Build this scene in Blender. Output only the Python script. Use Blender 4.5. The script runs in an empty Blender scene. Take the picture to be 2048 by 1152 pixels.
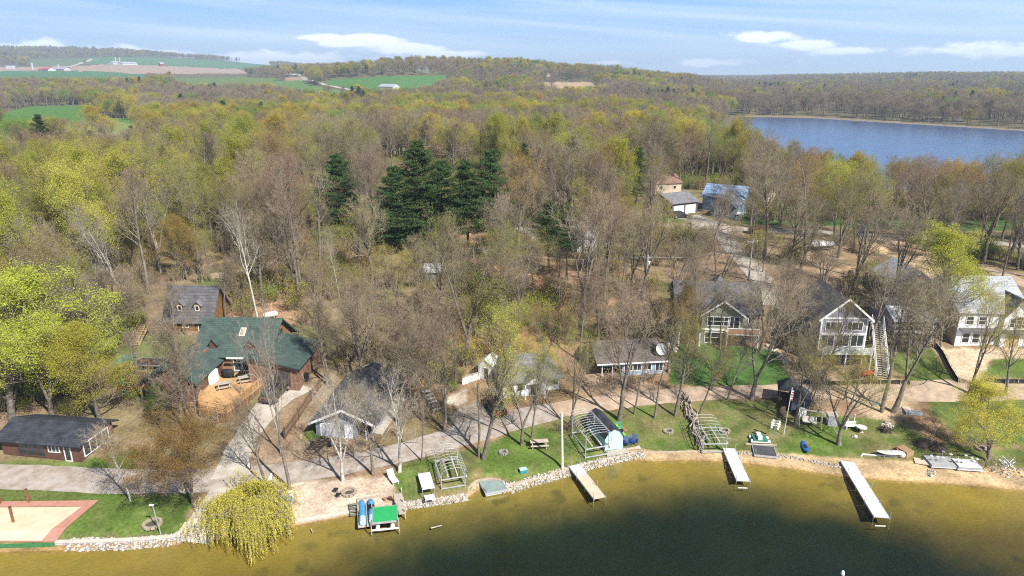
import bpy, math, random
import numpy as np
from mathutils import Vector, Matrix
R = math.radians
random.seed(7); np.random.seed(7)
scene = bpy.context.scene
col = scene.collection

# ---------------------------------------------------------------- camera, sky, sun, exposure
CAMZ = 42.0; PITCH = R(17.3); FPX = 1365.0
cam_d = bpy.data.cameras.new('camera'); cam = bpy.data.objects.new('camera', cam_d); col.objects.link(cam)
cam.location = (0, 0, CAMZ); cam.rotation_euler = (R(90) - PITCH, 0, 0)
cam_d.sensor_width = 36; cam_d.lens = 36 * FPX / 2048; cam_d.clip_end = 40000; cam_d.clip_start = 0.5
scene.camera = cam
SUN = Vector((0.52, -0.60, 0.80)).normalized()
SEL = math.asin(SUN.z); SAZ = math.atan2(SUN.x, SUN.y)
sd = bpy.data.lights.new('sun', 'SUN'); sd.energy = 5.0; sd.angle = R(0.5); sd.color = (1, 0.955, 0.88)
so = bpy.data.objects.new('sun', sd); col.objects.link(so)
so.rotation_euler = (-SUN).to_track_quat('-Z', 'Y').to_euler()
scene.view_settings.view_transform = 'Standard'; scene.view_settings.look = 'None'
scene.view_settings.exposure = 0.84; scene.view_settings.gamma = 1
scene.cycles.max_bounces = 6; scene.cycles.transparent_max_bounces = 12
scene.cycles.diffuse_bounces = 3; scene.cycles.glossy_bounces = 2; scene.cycles.volume_bounces = 0
scene.cycles.sample_clamp_indirect = 4
scene.cycles.filter_width = 1.1; scene.cycles.use_denoising = False; scene.cycles.denoiser = 'OPENIMAGEDENOISE'; scene.cycles.denoising_prefilter = 'NONE'; scene.cycles.denoising_input_passes = 'RGB_ALBEDO_NORMAL'

def nn(nt, typ, **kw):
    n = nt.nodes.new(typ)
    for k, v in kw.items():
        if k.startswith('i_'):
            n.inputs[k[2:].replace('_', ' ')].default_value = v
        else: setattr(n, k, v)
    return n

SKYB = 9.2
w = bpy.data.worlds.new('World'); scene.world = w; w.use_nodes = True
nt = w.node_tree; nt.nodes.clear(); L = nt.links.new
sky = nn(nt, 'ShaderNodeTexSky', sky_type='NISHITA', sun_disc=False, sun_elevation=SEL, sun_rotation=SAZ, altitude=100, air_density=1.1, dust_density=1.2, ozone_density=1.6)
tc = nn(nt, 'ShaderNodeTexCoord'); sep = nn(nt, 'ShaderNodeSeparateXYZ'); L(tc.outputs['Generated'], sep.inputs[0])
def math_(nt, op, a, b=None, clamp=False):
    n = nt.nodes.new('ShaderNodeMath'); n.operation = op; n.use_clamp = clamp
    for i, s in enumerate((a, b)):
        if s is None: continue
        if isinstance(s, (int, float)): n.inputs[i].default_value = s
        else: nt.links.new(s, n.inputs[i])
    return n.outputs[0]
def ramp(nt, fac, stops, interp='LINEAR'):
    n = nt.nodes.new('ShaderNodeValToRGB'); n.color_ramp.interpolation = interp
    e = n.color_ramp.elements
    while len(e) < len(stops): e.new(0.5)
    for k, (p, c) in enumerate(stops):
        e[k].position = p; e[k].color = (c, c, c, 1) if isinstance(c, (int, float)) else (*c, 1)
    nt.links.new(fac, n.inputs[0]); return n.outputs[0]
def mixc(nt, f, a, b, bt='MIX'):
    n = nt.nodes.new('ShaderNodeMix'); n.data_type = 'RGBA'; n.blend_type = bt
    for s, v in ((n.inputs[0], f), (n.inputs[6], a), (n.inputs[7], b)):
        if isinstance(v, (int, float)): s.default_value = v
        elif isinstance(v, tuple): s.default_value = (*v, 1) if len(v) == 3 else v
        else: nt.links.new(v, s)
    return n.outputs[2]
z = sep.outputs['Z']
# cumulus banks low over the horizon, each at its own bearing and height, edges broken up by noise
yy = math_(nt, 'MAXIMUM', math_(nt, 'ABSOLUTE', sep.outputs['Y']), .05)
uv = nn(nt, 'ShaderNodeCombineXYZ'); L(math_(nt, 'DIVIDE', sep.outputs['X'], yy), uv.inputs[0]); L(math_(nt, 'DIVIDE', z, yy), uv.inputs[1])
mp = nn(nt, 'ShaderNodeMapping'); mp.inputs['Scale'].default_value = (1.0, 2.6, 1); L(uv.outputs[0], mp.inputs[0])
n1 = nn(nt, 'ShaderNodeTexNoise', i_Scale=13.0, i_Detail=10.0, i_Roughness=0.62, i_Distortion=0.25); L(mp.outputs[0], n1.inputs['Vector'])
n1b = nn(nt, 'ShaderNodeTexNoise', i_Scale=4.0, i_Detail=5.0, i_Roughness=0.5, i_Distortion=0.2); L(mp.outputs[0], n1b.inputs['Vector'])
best = None
for u0, v0, ru, rv in ((-.69,.034,.06,.013),(-.62,.026,.10,.010),(-.50,.022,.07,.008),(-.34,.021,.09,.009),(-.27,.050,.03,.004),(-.21,.045,.045,.006),(-.14,.036,.06,.006),(-.07,.029,.055,.005),(-.1,.022,.07,.004),(.14,.017,.05,.006),(.27,.017,.05,.006),(.35,.050,.045,.008),(.40,.040,.05,.006),(.47,.033,.05,.005),(.60,.034,.07,.010),(.70,.030,.09,.010),(.86,.036,.10,.014),(-.9,.03,.12,.012),(-.28,.050,.02,.004),(.02,.016,.05,.004),(1.1,.03,.12,.01)):
    vm = nn(nt, 'ShaderNodeVectorMath', operation='SUBTRACT'); vm.inputs[1].default_value = (u0, v0, 0); L(uv.outputs[0], vm.inputs[0])
    vd = nn(nt, 'ShaderNodeVectorMath', operation='DIVIDE'); vd.inputs[1].default_value = (ru, rv, 1); L(vm.outputs[0], vd.inputs[0])
    ln = nn(nt, 'ShaderNodeVectorMath', operation='LENGTH'); L(vd.outputs[0], ln.inputs[0]); q = math_(nt, 'SUBTRACT', 1.38, ln.outputs['Value'])
    best = q if best is None else math_(nt, 'MAXIMUM', best, q)
cu = math_(nt, 'ADD', math_(nt, 'MAXIMUM', best, -.6), math_(nt, 'MULTIPLY', math_(nt, 'SUBTRACT', math_(nt, 'ADD', n1.outputs[0], n1b.outputs[0]), 1.0), 3.6))
cum = ramp(nt, cu, [(0.05, 0.0), (0.95, 1.0)], 'EASE')
cm2 = nn(nt, 'ShaderNodeCombineXYZ')
L(sep.outputs['X'], cm2.inputs[0]); L(sep.outputs['Y'], cm2.inputs[1]); L(math_(nt, 'ADD', math_(nt, 'MULTIPLY', z, 22.0), math_(nt, 'MULTIPLY', sep.outputs['X'], 1.6)), cm2.inputs[2])
n2 = nn(nt, 'ShaderNodeTexNoise', i_Scale=1.9, i_Detail=8.0, i_Roughness=0.5, i_Distortion=0.3); L(cm2.outputs[0], n2.inputs['Vector'])
cir = math_(nt, 'MULTIPLY', ramp(nt, n2.outputs[0], [(0.42, 0.0), (0.70, 0.6)]), ramp(nt, z, [(0.0, 0.0), (0.05, 1.0), (0.5, 0.6)]))
c_sky = mixc(nt, 1.0, sky.outputs[0], (.86, 1.0, 1.28), 'MULTIPLY')
c_sky = mixc(nt, 1.0, c_sky, ramp(nt, z, [(0.0, 1.0), (0.25, .66), (0.8, .40)]), 'MULTIPLY')
low = nt.nodes.new('ShaderNodeValToRGB'); e = low.color_ramp.elements; e[0].position = 0.0; e[0].color = (.78, .90, 1.0, 1); e[1].position = .105; e[1].color = (.25, .53, 1.0, 1); e2 = e.new(.05); e2.color = (.46, .68, 1.0, 1); L(z, low.inputs[0])
lowc = mixc(nt, 1.0, low.outputs[0], (SKYB, SKYB, SKYB), 'MULTIPLY')
c_sky = mixc(nt, ramp(nt, z, [(0.0, 0.92), (0.12, 0.85), (0.35, 0.0)]), c_sky, lowc)
c1 = mixc(nt, cir, c_sky, (7.4, 8.6, 10.6))
c2 = mixc(nt, math_(nt, 'MULTIPLY', cum, 0.9), c1, (12.0, 12.4, 13.0))
bg = nn(nt, 'ShaderNodeBackground', i_Strength=0.07); L(c2, bg.inputs[0])
wo = nn(nt, 'ShaderNodeOutputWorld'); L(bg.outputs[0], wo.inputs[0])

# ---------------------------------------------------------------- camera maths
CP, SP = math.cos(PITCH), math.sin(PITCH)
def W0(px, py, z=0.0):
    a = (px - 1024) / FPX; b = (576 - py) / FPX
    d = (a, CP + b * SP, -SP + b * CP)
    t = (z - CAMZ) / d[2]
    return (d[0] * t, d[1] * t)
def proj(x, y, z):
    dz = z - CAMZ
    dep = y * CP - dz * SP
    return 1024 + FPX * x / dep, 576 - FPX * (y * SP + dz * CP) / dep
def sstep(a, b, x):
    t = np.clip((x - a) / (b - a), 0, 1); return t * t * (3 - 2 * t)

# ---------------------------------------------------------------- terrain
SHORE_PX = [(-900,1150),(-300,1112),(0,1103),(180,1098),(350,1089),(415,1078),(500,1063),(590,1050),(705,1029),(790,1018),(870,1006),(935,995),(958,978),(990,976),(1015,985),(1040,970),(1100,957),(1160,942),(1215,928),(1262,919),(1300,922),(1400,921),(1500,927),(1600,940),(1690,954),(1800,962),(1900,968),(2048,981),(2700,1065)]
SHORE = np.array([W0(*p) for p in SHORE_PX])
DEEP_PX = [(-900,1700),(-100,1460),(250,1330),(520,1225),(640,1148),(760,1092),(860,1058),(950,1048),(1080,1018),(1180,1002),(1260,984),(1340,966),(1440,962),(1520,974),(1600,996),(1700,1018),(1790,1030),(1860,1072),(1960,1112),(2080,1160),(2300,1300),(2300,1600),(-900,1600)]
DEEP = np.array([W0(*p) for p in DEEP_PX])
FAR_PX = [(1478,233),(1620,236),(1750,244),(2048,262),(2300,280),(2700,320),(2700,470),(2300,425),(2048,405),(1900,402),(1750,396),(1650,384),(1560,366),(1500,340),(1462,318),(1445,290),(1462,262)]
FARL = np.array([W0(*p) for p in FAR_PX])
def seg_dist(P, x, y, closed=False):
    """distance to a polyline; sign > 0 on its left side (inland for a line running left to right)"""
    best = np.full(np.shape(x), 1e9); sg = np.ones(np.shape(x))
    n = len(P)
    for i in range(n if closed else n - 1):
        ax, ay = P[i]; bx, by = P[(i + 1) % n]
        ux, uy = bx - ax, by - ay; l2 = ux * ux + uy * uy
        t = np.clip(((x - ax) * ux + (y - ay) * uy) / l2, 0, 1)
        ex = x - ax - t * ux; ey = y - ay - t * uy
        dd = ex * ex + ey * ey
        cr = ux * (y - ay) - uy * (x - ax)
        m = dd < best
        best = np.where(m, dd, best); sg = np.where(m, np.sign(cr), sg)
    return np.sqrt(best), sg
def inpoly(P, x, y):
    x = np.asarray(x, float); y = np.asarray(y, float)
    c = np.zeros(x.shape, bool); n = len(P); j = n - 1
    for i in range(n):
        xi, yi = P[i]; xj, yj = P[j]
        if yi != yj: c ^= ((yi > y) != (yj > y)) & (x < (xj - xi) * (y - yi) / (yj - yi) + xi)
        j = i
    return c
# value noise
_T = np.random.RandomState(3).rand(256, 256)
def vnoise(x, y):
    xi = np.floor(x).astype(int); yi = np.floor(y).astype(int); fx = x - xi; fy = y - yi
    fx = fx * fx * (3 - 2 * fx); fy = fy * fy * (3 - 2 * fy)
    a = _T[xi & 255, yi & 255]; b = _T[(xi + 1) & 255, yi & 255]; c = _T[xi & 255, (yi + 1) & 255]; d = _T[(xi + 1) & 255, (yi + 1) & 255]
    return (a * (1 - fx) + b * fx) * (1 - fy) + (c * (1 - fx) + d * fx) * fy
def fbm(x, y, o=4):
    s = 0; a = 0.5; t = 0
    for _ in range(o):
        s = s + a * vnoise(x, y); t += a; a *= 0.5; x = x * 2.03 + 17.1; y = y * 2.03 + 5.3
    return s / t
KR = ([-60, 0, 7, 13, 17, 26, 30, 38, 60, 100, 400], [0, 0, .8, 1.6, 1.9, 4.0, 4.8, 7.2, 8, 8.5, 8.5])
KL = ([-60, 0, 1.8, 10, 20, 30, 45, 70, 110, 400], [0, 0, .85, 1.6, 3, 4.2, 6.2, 8, 9, 9])
KM = ([-60, 0, 1.8, 10, 16, 24, 34, 50, 80, 400], [0, 0, .85, 1.5, 2.1, 2.8, 5.0, 7.5, 8.5, 8.5])
FC = [-700, 0, 200, 400, 550, 650, 800, 1000, 1200, 1350, 1480, 1650, 1850, 2048, 2800]
FR = np.log([250, 500, 700, 1000, 1400, 1800, 2500, 3500, 4500, 9500])
FZ = np.array([[8,5,6,10,20,34,51,93,160,120],[8,5,6,10,20,34,51,93,160,120],[8,5,6,10,20,34,53,98,152,120],[8,5,6,10,20,34,50,85,128,110],[8,5,6,12,30,42,48,68,98,60],
 [8,5,8,20,44,50,45,58,76,40],[8,5,8,22,56,50,40,45,50,35],[8,5,7,20,54,48,40,35,35,30],[8,5,7,18,42,38,32,28,28,30],[8,4,5,10,28,26,18,18,22,30],
 [8,2,3,5,8,9,10,13,18,30],[6,1.5,2,5,8,10,20,26,20,28],[6,1.5,2,5,9,13,30,32,20,28],[6,1.5,2,6,10,14,28,36,24,28],[6,1.5,2,6,10,14,28,36,24,28]], float)
def H(x, y, far=True):
    x = np.asarray(x, float); y = np.asarray(y, float)
    r = np.hypot(x, y)
    d, s = seg_dist(SHORE, x, y)
    d = d * s
    wr = sstep(8, 20, x); wl = sstep(-14, -32, x)
    z = np.interp(d, *KR) * wr + np.interp(d, *KL) * wl + np.interp(d, *KM) * (1 - wr - wl)
    # lake bed
    dd, _ = seg_dist(DEEP, x, y, True); ins = inpoly(DEEP, x, y)
    bed = -0.10 - np.clip(-d, 0, 6) * 0.07 - np.where(ins, np.clip(dd, 0, 14) * 0.16, 0)
    z = np.where(d < 0, np.where(d > -0.8, d / 0.8 * 0.16, bed), z)
    # far table
    px = 1024 + FPX * x / np.maximum(y * CP, 1)
    ci = np.clip(np.interp(px, FC, np.arange(len(FC))), 0, len(FC) - 1.001); ri = np.clip(np.interp(np.log(np.maximum(r, 1)), FR, np.arange(len(FR))), 0, len(FR) - 1.001)
    c0 = ci.astype(int); r0 = ri.astype(int); cf = ci - c0; rf = ri - r0
    cf = cf * cf * (3 - 2 * cf); rf = rf * (0.5 + 0.5 * rf * (3 - 2 * rf))
    zf = (FZ[c0, r0] * (1 - cf) + FZ[c0 + 1, r0] * cf) * (1 - rf) + (FZ[c0, r0 + 1] * (1 - cf) + FZ[c0 + 1, r0 + 1] * cf) * rf
    zf = zf + (fbm(x / 260 + 9, y / 260) - .5) * sstep(700, 1600, r) * 12 + (fbm(x / 900 + 9, y / 900, 2) - .5) * sstep(2000, 5000, r) * 40
    b = sstep(215, 300, r)
    z = np.where(d < 0, z, z * (1 - b) + zf * b + (fbm(x / 14, y / 14, 3) - .5) * 0.8 * sstep(30, 60, d))
    far_m = (r > 120) & (x > 10)
    if np.any(far_m):
        fd, _ = seg_dist(FARL, x, y, True); fi = inpoly(FARL, x, y)
        z = np.where(far_m, np.where(fi, -np.clip(fd * 0.05, 0.05, 1.5), 0.1 + (z - 0.1) * sstep(-3, 75, fd)), z)
    return z
def shore_d(x, y):
    d, s = seg_dist(SHORE, np.asarray(x, float), np.asarray(y, float)); return d * s
def G(px, py, dz=0.0):
    """world point where the ray through a photo pixel meets the ground (raised by dz)"""
    a = (px - 1024) / FPX; b = (576 - py) / FPX
    d = np.array((a, CP + b * SP, -SP + b * CP))
    t = np.geomspace(40, 6000, 260)
    for _ in range(3):
        x = d[0] * t; y = d[1] * t; z = CAMZ + d[2] * t
        k = np.nonzero(z < H(x, y) + dz)[0]
        k = max(1, k[0]) if len(k) else len(t) - 1
        t = np.linspace(t[k - 1], t[k], 24)
    tt = t[12]
    x, y = float(d[0] * tt), float(d[1] * tt)
    return Vector((x, y, float(H(x, y))))
def top_h(p, py):
    """height above base p so that the top projects to photo row py"""
    lo, hi = 0.0, 60.0
    for _ in range(30):
        m = (lo + hi) / 2
        if proj(p.x, p.y, p.z + m)[1] > py: lo = m
        else: hi = m
    return lo

# ---------------------------------------------------------------- materials
MATS = {}
def newmat(name):
    m = bpy.data.materials.new(name); m.use_nodes = True; nt = m.node_tree; nt.nodes.clear()
    out = nt.nodes.new('ShaderNodeOutputMaterial'); return m, nt, out
def mat(name, c1, c2=None, scale=4.0, rough=0.8, bump=0.0, metal=0.0, kind='noise', spec=0.3, freq=8.0):
    """procedural surface: noise-mottled colour plus bump; kind adds boards or shingles"""
    if name in MATS: return MATS[name]
    m, nt, out = newmat(name); L = nt.links.new
    b = nn(nt, 'ShaderNodeBsdfPrincipled', i_Roughness=rough, i_Metallic=metal)
    b.inputs['Specular IOR Level'].default_value = spec
    c2 = c2 or tuple(v * 0.72 for v in c1)
    tc = nn(nt, 'ShaderNodeTexCoord'); no = nn(nt, 'ShaderNodeTexNoise', i_Scale=scale, i_Detail=6.0, i_Roughness=0.62)
    L(tc.outputs['Object'], no.inputs['Vector'])
    f = ramp(nt, no.outputs[0], [(0.36, 0.0), (0.66, 1.0)])
    c = mixc(nt, f, c1, c2)
    hgt = no.outputs[0]
    if kind in ('shingle', 'brick'):
        br = nn(nt, 'ShaderNodeTexBrick', i_Scale=1.0); br.inputs['Brick Width'].default_value = .9 if kind == 'shingle' else .45
        br.inputs['Row Height'].default_value = .28 if kind == 'shingle' else .16
        br.inputs['Mortar Size'].default_value = .018; br.inputs['Color1'].default_value = (1.12, 1.1, 1.08, 1); br.inputs['Color2'].default_value = (.78, .8, .82, 1); br.inputs['Mortar'].default_value = (.5, .5, .5, 1) if kind == 'shingle' else (1.5, 1.5, 1.5, 1)
        L(tc.outputs['Object'], br.inputs['Vector']); c = mixc(nt, 1.0, c, br.outputs[0], 'MULTIPLY')
    if kind in ('siding', 'boards', 'seam', 'deck'):
        wv = nn(nt, 'ShaderNodeTexWave', i_Scale=freq); wv.wave_type = 'BANDS'; wv.bands_direction = {'siding': 'Z', 'boards': 'X', 'seam': 'X', 'deck': 'Y'}[kind]; wv.wave_profile = 'SAW'
        L(tc.outputs['Object'], wv.inputs['Vector'])
        g = ramp(nt, wv.outputs[0], [(0.0, .72), (0.12, 1.0), (1.0, 1.04)])
        c = mixc(nt, 1.0, c, g, 'MULTIPLY'); hgt = wv.outputs[0]
    L(c, b.inputs['Base Color'])
    if bump:
        bp = nn(nt, 'ShaderNodeBump', i_Strength=bump, i_Distance=0.03); L(hgt, bp.inputs['Height']); L(bp.outputs[0], b.inputs['Normal'])
    L(b.outputs[0], out.inputs[0]); MATS[name] = m; return m
def glass_mat():
    m, nt, out = newmat('window_glass'); b = nn(nt, 'ShaderNodeBsdfPrincipled', i_Roughness=0.06)
    b.inputs['Base Color'].default_value = (.025, .03, .035, 1); b.inputs['Specular IOR Level'].default_value = .9
    nt.links.new(b.outputs[0], out.inputs[0]); return m
GLASS = glass_mat()
def leaf_mat(name, trans=0.35, inst=False):
    m, nt, out = newmat(name); L = nt.links.new
    oi = nn(nt, 'ShaderNodeObjectInfo'); geo = nn(nt, 'ShaderNodeNewGeometry')
    no = nn(nt, 'ShaderNodeTexNoise', i_Scale=0.55, i_Detail=3.0); L(geo.outputs['Position'], no.inputs['Vector'])
    hs = nn(nt, 'ShaderNodeHueSaturation'); L(nn(nt, 'ShaderNodeAttribute', attribute_type='INSTANCER', attribute_name='tint').outputs[0] if inst else oi.outputs['Color'], hs.inputs['Color'])
    L(math_(nt, 'ADD', 0.485, math_(nt, 'MULTIPLY', oi.outputs['Random'], 0.03)), hs.inputs['Hue'])
    L(math_(nt, 'ADD', 0.62, math_(nt, 'ADD', math_(nt, 'MULTIPLY', no.outputs[0], 0.55), math_(nt, 'MULTIPLY', oi.outputs['Random'], 0.25))), hs.inputs['Value'])
    hs.inputs['Saturation'].default_value = 1.0
    d = nn(nt, 'ShaderNodeBsdfDiffuse'); t = nn(nt, 'ShaderNodeBsdfTranslucent'); mx = nn(nt, 'ShaderNodeMixShader'); mx.inputs[0].default_value = trans
    L(hs.outputs[0], d.inputs[0]); L(hs.outputs[0], t.inputs[0]); L(d.outputs[0], mx.inputs[1]); L(t.outputs[0], mx.inputs[2]); L(mx.outputs[0], out.inputs[0])
    return m
LEAF = leaf_mat('spring_leaves', 0.3); LEAF_I = leaf_mat('spring_leaves_far', 0.3, True); NEEDLE = leaf_mat('pine_needles', 0.15)
def bark_mat(name, a, b_, sc=1.6):
    m, nt, out = newmat(name); L = nt.links.new
    geo = nn(nt, 'ShaderNodeTexCoord'); oi = nn(nt, 'ShaderNodeObjectInfo')
    no = nn(nt, 'ShaderNodeTexNoise', i_Scale=sc, i_Detail=5.0, i_Roughness=.7); L(geo.outputs['Object'], no.inputs['Vector'])
    c = mixc(nt, ramp(nt, no.outputs[0], [(.4, 0.), (.6, 1.)]), a, b_)
    hs = nn(nt, 'ShaderNodeHueSaturation'); L(c, hs.inputs['Color']); L(math_(nt, 'ADD', .8, math_(nt, 'MULTIPLY', oi.outputs['Random'], .45)), hs.inputs['Value'])
    d = nn(nt, 'ShaderNodeBsdfDiffuse'); L(hs.outputs[0], d.inputs[0]); L(d.outputs[0], out.inputs[0]); return m
BARK = bark_mat('grey_bark', (.20, .172, .142), (.105, .088, .072)); TWIG = bark_mat('twigs', (.32, .26, .185), (.18, .142, .098), .5)
WHITE = bark_mat('white_sycamore_bark', (.50, .48, .43), (.29, .26, .22), 1.2); WTWIG = bark_mat('pale_twigs', (.38, .34, .27), (.24, .20, .155), .5)
DBARK = bark_mat('dark_pine_bark', (.09, .07, .055), (.05, .04, .032))
# ---------------------------------------------------------------- mesh helpers
def mesh_np(name, V, Q, mi=None, mats=(), smooth=False):
    me = bpy.data.meshes.new(name); V = np.asarray(V, np.float32); Q = np.asarray(Q, np.int32)
    me.vertices.add(len(V)); me.vertices.foreach_set('co', V.ravel())
    k = Q.shape[1]
    me.loops.add(Q.size); me.loops.foreach_set('vertex_index', Q.ravel())
    me.polygons.add(len(Q)); me.polygons.foreach_set('loop_start', np.arange(0, Q.size, k, dtype=np.int32)); me.polygons.foreach_set('loop_total', np.full(len(Q), k, np.int32))
    if mi is not None: me.polygons.foreach_set('material_index', np.asarray(mi, np.int32))
    if smooth: me.polygons.foreach_set('use_smooth', np.ones(len(Q), bool))
    for m in mats: me.materials.append(m)
    me.update(calc_edges=True); return me
def tag(o, label=None, cat=None, group=None, kind=None):
    if label: o['label'] = label
    if cat: o['category'] = cat
    if group: o['group'] = group
    if kind: o['kind'] = kind
    return o
def link(name, me, parent=None, loc=None, rz=0):
    o = bpy.data.objects.new(name, me); col.objects.link(o)
    if parent: o.parent = parent
    if loc is not None: o.location = loc
    if rz: o.rotation_euler = (0, 0, rz)
    return o
def thing(name, label, cat, loc=(0, 0, 0), rz=0, group=None):
    return tag(link(name, None, None, loc, rz), label, cat, group)
class MB:
    def __init__(s): s.v = []; s.f = []
    def add(s, vs, fs):
        b = len(s.v); s.v += [tuple(p) for p in vs]; s.f += [tuple(i + b for i in f) for f in fs]; return s
    def box(s, x0, x1, y0, y1, z0, z1):
        return s.add([(x0,y0,z0),(x1,y0,z0),(x1,y1,z0),(x0,y1,z0),(x0,y0,z1),(x1,y0,z1),(x1,y1,z1),(x0,y1,z1)],
              [(0,3,2,1),(4,5,6,7),(0,1,5,4),(1,2,6,5),(2,3,7,6),(3,0,4,7)])
    def cbox(s, c, size, rz=0, rx=0, ry=0):
        M = Matrix.Translation(c) @ Matrix.Rotation(rz, 4, 'Z') @ Matrix.Rotation(ry, 4, 'Y') @ Matrix.Rotation(rx, 4, 'X'); hx, hy, hz = [q / 2 for q in size]
        vs = [M @ Vector(p) for p in [(-hx,-hy,-hz),(hx,-hy,-hz),(hx,hy,-hz),(-hx,hy,-hz),(-hx,-hy,hz),(hx,-hy,hz),(hx,hy,hz),(-hx,hy,hz)]]
        return s.add(vs, [(0,3,2,1),(4,5,6,7),(0,1,5,4),(1,2,6,5),(2,3,7,6),(3,0,4,7)])
    def rod(s, p, q, r, n=6, r2=None):
        p = Vector(p); q = Vector(q); d = (q - p).normalized(); u = d.orthogonal().normalized(); v = d.cross(u); r2 = r if r2 is None else r2
        vs = []
        for c, rr in ((p, r), (q, r2)):
            for k in range(n):
                a = 2 * math.pi * k / n; vs.append(c + (u * math.cos(a) + v * math.sin(a)) * rr)
        fs = [(k, (k + 1) % n, n + (k + 1) % n, n + k) for k in range(n)] + [tuple(range(n))[::-1], tuple(range(n, 2 * n))]
        return s.add(vs, fs)
    def path(s, pts, r, n=6):
        for a, b in zip(pts[:-1], pts[1:]): s.rod(a, b, r, n)
        return s
    def beam(s, p, q, w, h):
        """square beam from p to q"""
        p = Vector(p); q = Vector(q); d = (q - p).normalized(); u = d.cross(Vector((0, 0, 1)))
        if u.length < 1e-4: u = Vector((1, 0, 0))
        u = u.normalized(); v = u.cross(d)
        vs = [c + u * a * w / 2 + v * b * h / 2 for c in (p, q) for a, b in ((-1, -1), (1, -1), (1, 1), (-1, 1))]
        return s.add(vs, [(0,1,2,3),(7,6,5,4),(0,4,5,1),(1,5,6,2),(2,6,7,3),(3,7,4,0)])
    def slab(s, pts, th):
        """thick polygon: pts plus thickness along the normal downward"""
        P = [Vector(p) for p in pts]; n = (P[1] - P[0]).cross(P[2] - P[0]).normalized()
        if n.z < 0: P = P[::-1]; n = -n
        k = len(P); vs = P + [p - n * th for p in P]
        return s.add(vs, [tuple(range(k)), tuple(range(k, 2 * k))[::-1]] + [(i, k + i, k + (i + 1) % k, (i + 1) % k) for i in range(k)])
    def prism(s, pts, z0, z1):
        k = len(pts); vs = [(x, y, z0) for x, y in pts] + [(x, y, z1) for x, y in pts]
        return s.add(vs, [tuple(range(k))[::-1], tuple(range(k, 2 * k))] + [(i, (i + 1) % k, k + (i + 1) % k, k + i) for i in range(k)])
    def lathe(s, prof, c=(0, 0, 0), n=16, sx=1, sy=1):
        vs = []; m = len(prof)
        for r, z_ in prof:
            for k in range(n):
                a = 2 * math.pi * k / n; vs.append((c[0] + r * sx * math.cos(a), c[1] + r * sy * math.sin(a), c[2] + z_))
        fs = [(i * n + k, i * n + (k + 1) % n, (i + 1) * n + (k + 1) % n, (i + 1) * n + k) for i in range(m - 1) for k in range(n)]
        fs += [tuple(range(n))[::-1], tuple(range((m - 1) * n, m * n))]
        return s.add(vs, fs)
    def build(s, name, m, parent=None, loc=None, rz=0, smooth=False):
        me = bpy.data.meshes.new(name); me.from_pydata(s.v, [], s.f); me.update()
        if m: me.materials.append(m)
        if smooth:
            for p in me.polygons: p.use_smooth = True
        return link(name, me, parent, loc, rz)

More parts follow.
